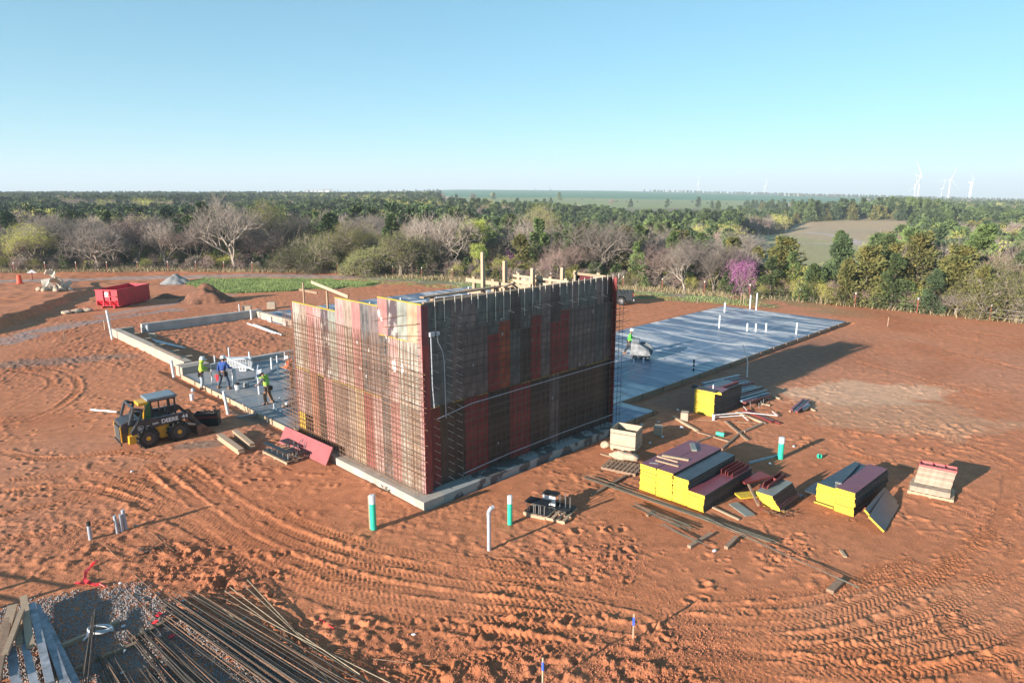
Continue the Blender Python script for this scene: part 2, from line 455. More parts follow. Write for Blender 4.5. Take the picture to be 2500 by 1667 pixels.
c = mixc(c, (0.15, 0.10, 0.08), sst(3.4, 1.0, np.abs(bt + 0.2)) * sst(13, 17, bu) * sst(45, 36, bu) * (bt < 2.4) * 0.55)
# grey gravel haul road and loose grey streak on the left
def band(pts, wd):
    W = spline([(at(x, y).x, at(x, y).y) for x, y in pts], 1.5)
    m = np.full(len(fx_), 99.0)
    for i in range(len(W) - 1):
        p, q = W[i], W[i + 1]; L2 = (q - p).length_squared
        t = np.clip(((fx_ - p.x) * (q.x - p.x) + (fy_ - p.y) * (q.y - p.y)) / L2, 0, 1)
        m = np.minimum(m, np.hypot(fx_ - p.x - t * (q.x - p.x), fy_ - p.y - t * (q.y - p.y)))
    return sst(wd * 1.25, wd * 0.7, m + vnoise(fx_, fy_, 2.2, 83) * wd * .5)
road = band([(-60, 690), (300, 680), (620, 673), (900, 678), (1150, 694), (1330, 701), (1560, 712), (1750, 729)], 1.9)
c = mixc(c, (0.33, 0.26, 0.23), road * 0.85)
c = mixc(c, (0.27, 0.23, 0.22), band([(-60, 850), (120, 805), (280, 772), (420, 758)], 1.3) * 0.75 * sst(-0.35, .2, vnoise(fx_, fy_, 1.2, 84)))
c = mixc(c, (0.30, 0.25, 0.24), band([(250, 772), (420, 742), (560, 720)], .8) * 0.5)
# grass on the site
def inpoly(pts, z=0):
    P = [at(x, y) for x, y in pts]; m = np.zeros(len(fx_), bool)
    xw = fx_ + vnoise(fx_, fy_, 2.5, 85) * 1.6; yw = fy_ + vnoise(fx_, fy_, 3, 86) * 2.0
    j = len(P) - 1
    for i in range(len(P)):
        xi, yi, xj, yj = P[i].x, P[i].y, P[j].x, P[j].y
        if yi != yj: m ^= ((yi > yw) != (yj > yw)) & (xw < (xj - xi) * (yw - yi) / (yj - yi) + xi)
        j = i
    return m.astype(float)
GRASS = [(462, 694), (500, 682), (640, 681), (800, 684), (930, 693), (900, 700), (800, 705), (690, 711), (560, 716), (500, 708)]
grs = inpoly(GRASS)
c = mixc(c, (0.16, 0.21, 0.06), grs * (0.7 + vnoise(fx_, fy_, .6, 87) * .6))
verge = sst(-7.5, -4.5, dpast + vnoise(fx_, fy_, 3, 88) * 2.5) * (fx_ > -20) * (dpast < 6) * sst(38, 24, fx_)
c = mixc(c, (0.17, 0.19, 0.085), verge * 0.8 * sst(-.35, .1, vnoise(fx_, fy_, 1.8, 89)))
# beyond the fence
D = np.hypot(fx_, fy_); r_ = fx_ / np.maximum(fy_, 5)
wood = sst(0, 3.5, dpast)
c = mixc(c, (0.17, 0.135, 0.08), wood)
c = mixc(c, (0.12, 0.16, 0.055), wood * sst(-.05, .25, vnoise(fx_, fy_, 25, 90)) * .7)
rc, dc = r_, D
clear = sst(1.1, .85, np.hypot((rc - 0.455) / 0.125, (dc - 255) / 85) + vnoise(fx_, fy_, 18, 91) * .3)
c = mixc(c, (0.34, 0.30, 0.145), clear)
clear2 = sst(1.1, .85, np.hypot((rc - 0.50) / 0.11, (dc - 345) / 60) + vnoise(fx_, fy_, 18, 92) * .3)
c = mixc(c, (0.38, 0.28, 0.17), clear2)
def farband(pts, wd):      # pts in (ratio, distance)
    m = np.full(len(fx_), 9e3)
    W = [(r * d / math.sqrt(1 + r * r), d / math.sqrt(1 + r * r)) for r, d in pts]
    for i in range(len(W) - 1):
        (ax, ay), (bx, by) = W[i], W[i + 1]; L2 = (bx - ax) ** 2 + (by - ay) ** 2
        t = np.clip(((fx_ - ax) * (bx - ax) + (fy_ - ay) * (by - ay)) / L2, 0, 1)
        m = np.minimum(m, np.hypot(fx_ - ax - t * (bx - ax), fy_ - ay - t * (by - ay)))
    return sst(wd, wd * .6, m)
c = mixc(c, (0.42, 0.34, 0.27), farband([(0.43, 330), (0.50, 290), (0.53, 255), (0.56, 225), (0.56, 180)], 3.5) + farband([(0.41, 265), (0.46, 275), (0.50, 288)], 2.5) * .8)
# the meadow edge (near, yellow green) and the wheat field (far, blue green)
meadow = sst(-0.30, -0.26, r_) * sst(620, 680, D + vnoise(fx_, fy_, 120, 93) * 40)
c = mixc(c, (0.22, 0.25, 0.09), meadow)
c = mixc(c, (0.24, 0.25, 0.12), sst(.55, .58, r_) * sst(.78, .72, r_) * sst(430, 450, D) * sst(560, 520, D) * .8)
wheat = sst(-0.17, -0.13, r_ + vnoise(fx_, fy_, 200, 94) * .01) * sst(1000, 1060, D + r_ * -250) * sst(.62, .56, r_) * sst(2560, 2480, D)
c = mixc(c, (0.045, 0.17, 0.075), wheat)
c = mixc(c, (0.40, 0.30, 0.20), sst(1500, 1600, D) * sst(-0.13, -0.19, r_) * 0.9)
c = mixc(c, (0.46, 0.34, 0.23), sst(850, 900, D) * sst(1150, 1050, D) * sst(-0.24, -0.2, r_) * sst(-0.06, -0.1, r_))
c = mixc(c, (0.44, 0.33, 0.24), sst(700, 800, D) * sst(1150, 950, D) * sst(.62, .66, r_))
c = np.clip(c, 0.01, 0.9)

def grid_mesh(name, vx, vy, vzz, nr, nc, colr=None):
    me = bpy.data.meshes.new(name)
    co = np.stack([vx, vy, vzz], 1).astype(np.float32)
    me.vertices.add(nr * nc); me.vertices.foreach_set('co', co.ravel())
    i = np.arange((nr - 1) * (nc - 1)); rr = i // (nc - 1); cc = i % (nc - 1); a = rr * nc + cc
    q = np.stack([a, a + 1, a + nc + 1, a + nc], 1).astype(np.int32)
    me.loops.add(q.size); me.loops.foreach_set('vertex_index', q.ravel())
    me.polygons.add(len(q)); me.polygons.foreach_set('loop_start', np.arange(0, q.size, 4, dtype=np.int32))
    me.polygons.foreach_set('loop_total', np.full(len(q), 4, dtype=np.int32))
    me.polygons.foreach_set('use_smooth', np.ones(len(q), bool))
    me.update(calc_edges=True)
    if colr is not None:
        at_ = me.color_attributes.new('soil', 'FLOAT_COLOR', 'POINT')
        at_.data.foreach_set('color', np.concatenate([colr, np.ones((len(colr), 1))], 1).astype(np.float32).ravel())
    return me
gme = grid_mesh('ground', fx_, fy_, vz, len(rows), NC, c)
def ground_material():
    m = bpy.data.materials.new('soil'); m.use_nodes = True
    t = m.node_tree; n = t.nodes; L = t.links; b = n['Principled BSDF']
    b.inputs['Roughness'].default_value = 0.93; b.inputs['Specular IOR Level'].default_value = 0.25
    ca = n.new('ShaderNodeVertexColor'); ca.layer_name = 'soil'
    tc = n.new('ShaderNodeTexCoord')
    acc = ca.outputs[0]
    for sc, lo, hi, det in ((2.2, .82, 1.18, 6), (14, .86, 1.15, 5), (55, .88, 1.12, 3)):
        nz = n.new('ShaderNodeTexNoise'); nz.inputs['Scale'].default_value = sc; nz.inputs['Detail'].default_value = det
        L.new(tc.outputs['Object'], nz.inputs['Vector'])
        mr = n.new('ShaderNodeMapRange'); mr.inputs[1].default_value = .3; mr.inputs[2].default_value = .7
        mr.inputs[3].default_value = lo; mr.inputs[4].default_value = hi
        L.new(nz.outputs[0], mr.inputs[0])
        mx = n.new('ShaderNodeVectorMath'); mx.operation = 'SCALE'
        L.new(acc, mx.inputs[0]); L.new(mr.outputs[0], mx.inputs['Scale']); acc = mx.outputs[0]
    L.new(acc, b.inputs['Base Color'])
    nz = n.new('ShaderNodeTexNoise'); nz.inputs['Scale'].default_value = 22; nz.inputs['Detail'].default_value = 6; nz.inputs['Roughness'].default_value = .65
    L.new(tc.outputs['Object'], nz.inputs['Vector'])
    bp = n.new('ShaderNodeBump'); bp.inputs['Strength'].default_value = .5; bp.inputs['Distance'].default_value = .03
    L.new(nz.outputs[0], bp.inputs['Height']); L.new(bp.outputs[0], b.inputs['Normal'])
    return m
M['soil'] = ground_material(); gme.materials.append(M['soil'])
tag(mobj('ground', gme), kind='structure')
def gz(x, y):
    """ground level under a point"""
    z = float(base_z(np.array([x]), np.array([y]))[0])
    if X0 + .3 < x < X1 - .3 and Y0 + .3 < y < Y1 - .3:
        z += float(samp(HM, np.array([x]), np.array([y]))[0])
    return z
def on(px, py):
    p = at(px, py); p.z = gz(p.x, p.y); return p

# ---- haze over the whole country
hz = MB().box(-14000, 14000, -1500, 14000, -400, 190).build('haze', bpy.data.materials.new('haze'))
hm = hz.data.materials[0]; hm.use_nodes = True; hm.node_tree.nodes.clear()
pv = hm.node_tree.nodes.new('ShaderNodeVolumePrincipled'); ho = hm.node_tree.nodes.new('ShaderNodeOutputMaterial')
pv.inputs['Color'].default_value = (0.78, 0.90, 1.0, 1); pv.inputs['Density'].default_value = 0.00030; pv.inputs['Anisotropy'].default_value = 0.0
hm.node_tree.links.new(pv.outputs[0], ho.inputs['Volume'])
tag(hz, kind='stuff')
# ---------------------------------------------------------------- trees
M['bark'] = mat('bark', (0.22, 0.18, 0.145), 0.9, 0.3, 4, rand=0.25)
M['bark_dark'] = mat('dark_bark', (0.13, 0.10, 0.08), 0.9, 0.3, 4, rand=0.2)
M['twig'] = mat('twig', (0.235, 0.195, 0.165), 0.9, 0.25, 2, rand=0.25)
M['twig_red'] = mat('reddish_twig', (0.25, 0.175, 0.15), 0.9, 0.25, 2, rand=0.2)
M['leaf_cedar'] = mat('cedar_foliage', (0.135, 0.180, 0.055), 0.85, 0.3, 0.9, col2=(0.055, 0.095, 0.03), rand=0.38, detail=6)
M['leaf_gold'] = mat('olive_cedar_foliage', (0.20, 0.17, 0.045), 0.85, 0.3, 0.9, col2=(0.07, 0.095, 0.028), rand=0.2, detail=6)
M['leaf_dark'] = mat('dark_cedar_foliage', (0.085, 0.125, 0.05), 0.85, 0.3, 0.9, col2=(0.032, 0.06, 0.025), rand=0.25, detail=6)
M['leaf_bud'] = mat('spring_buds', (0.38, 0.37, 0.07), 0.8, 0.2, 2, rand=0.15)
M['leaf_lime'] = mat('lime_leaves', (0.40, 0.46, 0.09), 0.8, 0.2, 2, rand=0.1)
M['leaf_olive'] = mat('olive_leaves', (0.17, 0.17, 0.06), 0.85, 0.3, 2, rand=0.2)
M['leaf_pink'] = mat('redbud_blossom', (0.36, 0.12, 0.29), 0.8, 0.2, 3, rand=0.1)

def branching(seed, h, spread, n1=5, lv=5, up=0.35, droop=0.0, trunk=0.2, r0=None):
    """wood of a leafless tree: returns a mesh builder for the trunk, one for the crown and the twig tips"""
    rd = random.Random(seed); T = MB(); C = MB(); tips = []
    r0 = r0 or h * 0.0145
    def grow(p, d, L, r, l):
        B = T if l <= 1 else C
        B.cur = 0 if l <= 2 else 1
        ns = 3 if l <= 2 else (2 if l <= 3 else 1)
        n = 6 if l == 0 else (5 if l <= 2 else 3)
        pts = [p]; dd = d.copy()
        for k in range(ns):
            dd = (dd + Vector((rd.uniform(-1, 1), rd.uniform(-1, 1), rd.uniform(-.5, .8))) * (0.18 if l < 3 else .12)).normalized()
            q = pts[-1] + dd * (L / ns)
            ra = r * (1 - 0.45 * k / ns); rb = r * (1 - 0.45 * (k + 1) / ns)
            if l == lv: rb = r * .25
            B.tube(pts[-1], q, ra, rb, n, cap=False); pts.append(q)
        if l == lv: tips.append(pts[-1]); return
        nb = n1 if l == 0 else rd.choice((4, 4, 5, 5) if l < lv - 1 else (5, 6, 7))
        for k in range(nb):
            f = rd.uniform(0.35 if l else 0.45, 1.0) * ns
            i = min(int(f), ns - 1); q = pts[i].lerp(pts[i + 1], f - i)
            an = 2 * math.pi * (k + rd.random() * .7) / nb
            side = dd.orthogonal(); side.rotate(Matrix.Rotation(an, 3, dd))
            nd = (dd * rd.uniform(.5, .9) + side * rd.uniform(.5, 1.0) * spread + Vector((0, 0, up - droop * l))).normalized()
            grow(q, nd, L * rd.uniform(.58, .82) * (1.25 if l == 0 else 1), r * rd.uniform(.45, .62), l + 1)
    grow(Vector((0, 0, -0.3)), Vector((rd.uniform(-.1, .1), rd.uniform(-.1, .1), 1)), h * trunk, r0, 0)
    zt = max(p.z for p in tips); k = h / zt
    for B in (T, C): B.v = [(x * k, y * k, z * k) for x, y, z in B.v]
    return T, C, [p * k for p in tips], rd
def leaves(C, tips, rd, size, per, spread, mi=2):
    C.cur = mi
    for p in tips:
        for _ in range(per):
            c = p + Vector((rd.gauss(0, spread), rd.gauss(0, spread), rd.gauss(0, spread)))
            a = Vector((rd.uniform(-1, 1), rd.uniform(-1, 1), rd.uniform(-1, 1))).normalized(); b = a.orthogonal()
            s = size * rd.uniform(.6, 1.3)
            C.add([c, c + a * s, c + a * s * .4 + b * s * .8], [(0, 1, 2)])
def conifer(seed, h, rad, leafmat, n=1500, size=.26, squat=0.75, lobes=7, skirt=.06):
    rd = random.Random(seed); T = MB(); C = MB()
    T.tube((0, 0, -.3), (0, 0, h * .5), h * .022, h * .012, 6)
    ph = [rd.uniform(0, 6.28) for _ in range(6)]
    lob = []
    for k in range(int(26)):
        z = rd.uniform(skirt, .97) ** .9; an = rd.uniform(0, 6.28)
        Rr = rad * (1 - z) ** squat * rd.uniform(.75, 1.12) + .12
        lob.append((Vector((math.cos(an) * Rr * .62, math.sin(an) * Rr * .62, z * h)), Rr * rd.uniform(.32, .55) + .25))
    lob.append((Vector((0, 0, h * .93)), .35)); lob.append((Vector((rd.uniform(-.3, .3), 0, h * .8)), .5))
    for _ in range(int(n * 1.7)):
        c, s = rd.choice(lob)
        v = Vector((rd.gauss(0, 1), rd.gauss(0, 1), rd.gauss(0, .8))).normalized() * s * rd.uniform(.55, 1.12)
        p = c + v; p.z = max(p.z, .15)
        out = (Vector((p.x, p.y, 0)).normalized() * .8 + Vector((rd.uniform(-.7, .7), rd.uniform(-.7, .7), rd.uniform(-.1, .9)))).normalized()
        sd = out.cross(Vector((rd.uniform(-1, 1), rd.uniform(-1, 1), rd.uniform(-1, 1)))).normalized()
        L = size * rd.uniform(.6, 1.4); wd = L * .35
        C.add([p - out * L * .4, p + sd * wd, p + out * L, p - sd * wd], [(0, 1, 2), (0, 2, 3)])
        if rd.random() < .5:
            sd2 = out.cross(sd)
            C.add([p - out * L * .3, p + sd2 * wd, p + out * L * .9, p - sd2 * wd], [(0, 1, 2), (0, 2, 3)])
    for k in range(10):
        c, s = rd.choice(lob); T.tube((0, 0, c.z * .7), c, .05, .015, 3)
    return T, C
def make_bare(seed, h, spread=.9, mats=None, **k):
    T, C, tips, rd = branching(seed, h, spread, **k)
    m = mats or [M['bark'], M['twig']]
    return T.mesh('trunk', m), C.mesh('crown', m)
def make_leafy(seed, h, leaf, size, per, sp, spread=.9, mats=None, **k):
    T, C, tips, rd = branching(seed, h, spread, **k)
    leaves(C, tips, rd, size, per, sp)
    m = (mats or [M['bark'], M['twig']]) + [leaf]
    return T.mesh('trunk', m[:2]), C.mesh('crown', m)
def make_con(seed, h, rad, leaf, **k):
    T, C = conifer(seed, h, rad, leaf, **k)
    return T.mesh('trunk', M['bark_dark']), C.mesh('crown', leaf)
KIND = {
    'bare': [make_bare(1, 9, .95), make_bare(2, 9, .8, up=.45), make_bare(3, 9, 1.05, up=.25), make_bare(4, 9, .85, mats=[M['bark'], M['twig_red']])],
    'pale': [make_bare(5, 10, .8, up=.4, mats=[mat('pale_bark', (0.34, 0.29, 0.24), .9, .2, 4), M['twig']], trunk=.26, r0=.2)],
    'bud': [make_leafy(11, 9, M['leaf_bud'], .09, 5, .16, .95), make_leafy(12, 9, M['leaf_bud'], .08, 4, .18, .85)],
    'lime': [make_leafy(13, 6, M['leaf_lime'], .10, 9, .14, .6, up=.5)],
    'olive': [make_leafy(14, 5, M['leaf_olive'], .11, 7, .18, 1.1, trunk=.1, mats=[M['bark_dark'], M['twig']]), make_leafy(15, 6.5, M['leaf_olive'], .10, 5, .2, 1.0, trunk=.12)],
    'redbud': [make_leafy(16, 4.5, M['leaf_pink'], .09, 14, .16, .9, trunk=.15, lv=4, mats=[M['bark_dark'], M['twig']])],
    'cedar': [make_con(21, 8, 2.6, M['leaf_cedar'], n=2300), make_con(22, 8, 2.1, M['leaf_cedar'], n=2000), make_con(23, 7, 2.9, M['leaf_cedar'], n=2300, squat=.55), make_con(24, 8, 2.4, M['leaf_dark'], n=2000, squat=.6)],
    'gold': [make_con(31, 7, 2.7, M['leaf_gold'], n=2300, squat=.6), make_con(32, 7, 2.3, M['leaf_gold'], n=2000)],
}
HREF = {'bare': 9, 'pale': 10, 'bud': 9, 'lime': 6, 'olive': 5.5, 'redbud': 4.5, 'cedar': 8, 'gold': 7}
NAME = {'bare': 'bare_tree', 'pale': 'bare_tree', 'bud': 'budding_tree', 'lime': 'budding_tree', 'olive': 'shrub', 'redbud': 'redbud_tree', 'cedar': 'cedar_tree', 'gold': 'cedar_tree'}
rt = random.Random(99)
TREEPOS = []
def tree(kind, x, y, h, label, group=None, wide=1.0, var=None):
    ms = KIND[kind]; v = ms[var % len(ms)] if var is not None else rt.choice(ms)
    o = empty(NAME[kind], (x, y, float(base_z(np.array([x]), np.array([y]))[0]) - .1), rt.uniform(0, 6.28), label, 'shrub' if kind == 'olive' else 'tree', group)
    s = h / HREF[kind]; o.scale = (s * wide, s * wide, s)
    mobj('trunk', v[0], o); mobj('crown', v[1], o)
    TREEPOS.append((x, y)); return o
def tpx(kind, px, d, h, label, group=None, wide=1.0, var=None):
    """tree seen in column px of the photograph, d metres behind the fence line"""
    r = (px - 1250) / (F_PX * 1.0)
    y = 90.0
    for _ in range(12): y = float(fence_y(r * y * 1.0)) + d
    x = r * (y * math.cos(PITCH) + 11 * math.sin(PITCH)); return tree(kind, x, y, h, label, group, wide, var)
# trees that stand out
tpx('bud', 85, 3, 7.2, 'low wide olive-green budding tree at the left edge behind the fence', wide=1.25, var=0)
tpx('bare', 190, 8, 8.5, 'dark spreading bare tree right of the low olive tree', wide=1.2, var=0)
tpx('bare', 245, 3, 8.0, 'brown bare tree behind the heap of broken concrete pipes', wide=1.2, var=2)
tpx('bare', 340, 10, 9.0, 'wide bare tree behind the red dumpster', wide=1.2, var=3)
tpx('bare', 405, 5, 8.2, 'grey bare tree behind the gap between dumpster and gravel heap', wide=1.1, var=1)
tpx('cedar', 505, 10, 9.6, 'dark green cedar rising above the bare trees behind the gravel heap', wide=.9, var=3)
tpx('cedar', 470, 13, 8.6, 'dark flat-topped cedar left of the tall pale tree', wide=1.1, var=2)
tpx('pale', 572, 3, 11.8, 'tall pale-barked bare tree with forked trunk behind the grass', wide=.95, var=0)
tpx('bud', 655, 12, 10.6, 'big yellow-green budding tree right of the tall pale tree', wide=.95, var=1)
tpx('bare', 705, 4, 9.4, 'grey bare tree in front of the yellow-green tree', var=1)
tpx('olive', 745, 2, 4.8, 'large olive shrub by the fence behind the left form wall', wide=1.3, var=0)
tpx('olive', 800, 2, 5.2, 'olive shrub above the left half of the sunlit form wall', wide=1.1, var=1)
tpx('bud', 860, 8, 6.8, 'olive-yellow budding tree behind the sunlit form wall', var=0)
tpx('olive', 905, 1, 4.6, 'bushy olive shrub beside the road behind the form walls', wide=1.3, var=0)
tpx('olive', 980, 2, 5.4, 'round olive shrub above the right half of the sunlit wall', wide=1.1, var=1)
tpx('bare', 1085, 6, 9.6, 'large twiggy grey bare tree behind the fence posts', wide=1.1, var=0)
tpx('bare', 1020, 14, 8.6, 'tall grey bare tree left of the large twiggy one', wide=1.0, var=2)
tpx('lime', 1155, 9, 8.0, 'narrow lime-green tree left of the tallest timber post', wide=.75, var=0)
tpx('lime', 1168, 5, 4.8, 'small bright lime-green sapling under the narrow lime tree', wide=.7, var=0)
tpx('bud', 1330, 26, 11.0, 'pale yellow-green tree in the middle of the cedar wood', wide=.7, var=1)
tpx('redbud', 1245, 9, 3.6, 'dim magenta redbud deep in shade behind the timber posts', wide=.5)
tpx('redbud', 1337, 4, 2.6, 'small magenta redbud above the timber bracing', wide=.45)
tpx('bare', 1355, 2, 5.0, 'small grey bare tree beside the small redbud', wide=1.0, var=3)
tpx('bare', 1470, 5, 9.0, 'white-twigged bare tree behind the far corner of the shaded wall', wide=1.05, var=0)
tpx('bare', 1400, 4, 6.0, 'reddish bare tree behind the timber bracing', wide=1.2, var=3)
tpx('cedar', 1450, 1.5, 3.6, 'round green cedar bush right above the shaded wall', wide=.9, var=2)
tpx('cedar', 1555, 2, 5.6, 'pointed green cedar above the parked pickup', wide=1.0, var=1)
tpx('bare', 1610, 3, 6.2, 'pinkish bare tree right of the pointed cedar', wide=1.1, var=3)
tpx('pale', 1672, 1, 6.6, 'thin pale forked tree by the grassy verge', wide=.8, var=0)
tpx('bare', 1742, 2, 6.4, 'grey-brown bare tree left of the bright redbud', wide=1.1, var=1)
tpx('redbud', 1806, 3, 4.9, 'bright magenta redbud tree beside the cedar wood', wide=.62)
tpx('bare', 1790, 5, 6.0, 'bare tree partly hidden by the bright redbud', wide=.9, var=0)
for i, (px, d, h, k, wd, v, lb) in enumerate([
        (1880, 3, 4.4, 'cedar', 1.15, 0, 'bushy bright green cedar right of the redbud'), (1930, 6, 4.9, 'cedar', 1.1, 1, 'second bright green cedar right of the redbud'),
        (1985, 2, 4.6, 'cedar', 1.1, 2, 'broad green cedar above the far end of the slab'), (2040, 10, 7.2, 'cedar', .9, 1, 'tall pointed cedar standing before the meadow'),
        (2062, 2, 4.8, 'gold', 1.0, 1, 'golden cedar right of the broad green cedar'), (2110, 4, 6.0, 'gold', 1.15, 0, 'tall rusty golden cedar behind the red clay'),
        (2160, 14, 8.0, 'cedar', 1.1, 2, 'big dark cedar behind the rusty golden cedar'), (2175, 2, 5.4, 'cedar', 1.1, 0, 'full green cedar right of the golden one'),
        (2230, 5, 7.4, 'gold', 1.0, 0, 'olive golden cedar half behind the full green one'), (2275, 1.5, 4.2, 'cedar', 1.0, 3, 'low dark cedar by the fence on the right'),
        (2330, 5, 6.4, 'gold', 1.2, 0, 'wide golden cedar left of the right edge'), (2390, 2, 4.8, 'gold', 1.1, 1, 'low golden cedar near the right edge'),
        (2380, 15, 8.5, 'cedar', 1.1, 0, 'tall green cedar near the right edge'), (2450, 4, 6.0, 'olive', 1.0, 0, 'grey-green shrub at the right edge'),
        (2300, 16, 7.5, 'pale', 1.0, 0, 'pale bare tree with crooked trunk among the right cedars'), (2480, 18, 8.0, 'pale', 1.0, 0, 'pale bare tree at the right edge above the cedars'),
        (1520, 7, 7.2, 'gold', 1.0, 1, 'olive cedar behind the far corner of the shaded wall'), (1640, 9, 6.5, 'cedar', 1.0, 0, 'dark cedar behind the thin pale tree'),
        (2330, 2, 2.6, 'bare', 1.4, 2, 'small fallen-looking bare bush by the right fence'), (1700, 8, 6.6, 'bare', 1.1, 1, 'bare tree behind the thin pale tree')]):
    tpx(k, px, d, h, lb, wide=wd, var=v)

# the rest of the wood edge, tree by tree
REG = [(-1, -.68, 'above the rubble heap at the left edge'), (-.68, -.60, 'above the gap left of the dumpster'), (-.60, -.53, 'above the red dumpster'),
       (-.53, -.45, 'above the gravel heap'), (-.45, -.38, 'above the left end of the green grass'), (-.38, -.30, 'above the right end of the green grass'),
       (-.30, -.20, 'above the left half of the sunlit wall'), (-.20, -.12, 'above the right half of the sunlit wall'), (-.12, 0, 'above the near part of the shaded wall'),
       (0, .08, 'above the tallest lumber posts'), (.08, .17, 'above the far part of the shaded wall'), (.17, .26, 'above the parked pickup truck'), (.26, .345, 'just left of the bright redbud'),
       (.345, .53, 'below the meadow clearing'), (.53, .62, 'right of the meadow clearing'), (.62, 1.2, 'near the right edge')]
def kinds(r, d, u):
    if r < -.38: tb = (('bare', .50), ('cedar', .86), ('olive', .93), ('bud', 1)) if d < 45 else (('cedar', .62), ('bare', 1))
    elif r < -.02: tb = (('bare', .38), ('cedar', .78), ('bud', .86), ('olive', 1)) if d < 45 else (('cedar', .6), ('bare', .95), ('bud', 1))
    elif r < .32: tb = (('cedar', .62), ('bare', .84), ('gold', .95), ('bud', 1))
    else: tb = (('cedar', .45), ('gold', .70), ('bare', .93), ('olive', 1))
    for k, c_ in tb:
        if u < c_: return k
def clearing(x, y):
    D = math.hypot(x, y); r = x / max(y, 1)
    if math.hypot((r - .455) / .125, (D - 262) / 82) < 1.05: return True
    if math.hypot((r - .50) / .115, (D - 350) / 55) < .95: return True
    return False
WHAT = {'bare': 'bare grey-brown tree in the wood', 'cedar': 'dark green cedar in the wood', 'bud': 'budding yellow-green tree in the wood', 'gold': 'olive golden cedar in the wood', 'olive': 'olive shrub in the wood edge'}
n = 0; tries = 0
while n < 262 and tries < 30000:
    tries += 1
    r = rt.uniform(-.86, .86); d = 5 + 40 * rt.random() ** 1.3
    y = 90.
    for _ in range(8): y = float(fence_y(r * y)) + d
    x = r * y
    if clearing(x, y): continue
    if .34 < r < .53 and d > 12: continue
    if r < -.35 and d < 9 and rt.random() < .6: continue
    if any((x - a) ** 2 + (y - b) ** 2 < 7.0 for a, b in TREEPOS): continue
    k = kinds(r, d, rt.random())
    if k == 'olive' and d > 20: k = 'bare'
    h = {'bare': rt.uniform(5.4, 9.2), 'cedar': rt.uniform(5.4, 8.8), 'bud': rt.uniform(6, 8.2), 'gold': rt.uniform(5.5, 7.6), 'olive': rt.uniform(3.5, 5)}[k]
    if r > .3: h *= 0.92
    reg = [t for a, b, t in REG if a <= r < b][0]
    lab = WHAT[k] + ' ' + reg
    tree(k, x, y, h, lab, lab.replace('tree', 'trees').replace('cedar in', 'cedars in').replace('shrub', 'shrubs'), rt.uniform(.95, 1.25)); n += 1

# the far wood: too many to count, instanced on points
def combined(pair, name):
    T, C = pair
    me = bpy.data.meshes.new(name)
    vs = []; fs = []; mi = []; mats_ = []
    for m_ in (T, C):
        b = len(vs); vs += [tuple(v.co) for v in m_.vertices]
        mo = []
        for mm in m_.materials:
            if mm not in mats_: mats_.append(mm)
            mo.append(mats_.index(mm))
        for p in m_.polygons: fs.append(tuple(i + b for i in p.vertices)); mi.append(mo[p.material_index])
    me.from_pydata(vs, [], fs)
    for mm in mats_: me.materials.append(mm)
    me.polygons.foreach_set('material_index', mi); me.update()
    return bpy.data.objects.new(name, me)
pc = bpy.data.collections.new('wood_kinds')
farL = [make_bare(41, 7.5, .95, lv=4, r0=.22), make_bare(42, 7.5, .85, lv=4, r0=.22, mats=[M['bark'], M['twig_red']]), make_con(43, 7.8, 3.0, M['leaf_cedar'], n=750, size=.6), make_con(44, 7.8, 2.8, M['leaf_dark'], n=600, size=.6, squat=.6),
        make_con(45, 6.5, 2.6, M['leaf_gold'], n=600, size=.6, squat=.6), make_leafy(46, 8, M['leaf_bud'], .2, 4, .3, .9, lv=4)]
for i, p_ in enumerate(farL): pc.objects.link(combined(p_, 'wood_kind_%d' % i))
pts = []; kk = []; sc_ = []
def density(x, y):
    D = math.hypot(x, y); r = x / y
    if clearing(x, y): return 0
    if .335 < r < .53 and D < 215: return 0
    if r < -.27: return 1.0 if D < 1450 else .0
    if r < -.10: return 1.0 if D < 640 + (-.10 - r) * 5200 * .8 else .15 * (D < 1500)
    if r < .36: return 1.0 if D < 400 + 60 * math.sin(r * 23) + 200 * max(0, -.02 - r) * 10 else (.004 if D < 1000 else 0)
    if r < .55: return .9 if D < 430 else (.12 if D < 700 else .0)
    return .9 if D < 700 else (.3 if D < 1500 else .0)
n = 0
while n < 19000:
    r = rt.uniform(-.95, .95); D = math.sqrt(rt.uniform(100 ** 2, 900 ** 2)) if rt.random() < .72 else rt.uniform(600, 1450)
    y = D / math.sqrt(1 + r * r); x = r * y
    d = y - float(fence_y(x))
    if d < 40: continue
    if rt.random() > density(x, y): continue
    k = kinds(r, d, rt.random())
    clus = vnoise(np.array([x]), np.array([y]), 45, 5)[0]
    if clus > .12 and rt.random() < .75: k = 'bare' if rt.random() < .85 else 'bud'
    elif clus < -.04 and k != 'gold': k = 'cedar'
    i = {'bare': rt.choice((0, 1)), 'cedar': rt.choice((2, 3)), 'gold': 4, 'bud': 5, 'olive': 0}[k]
    pts.append((x, y, float(base_z(np.array([x]), np.array([y]))[0]) - .2)); kk.append(i); sc_.append(rt.uniform(.9, 1.35) * (1 if D < 900 else .85)); n += 1
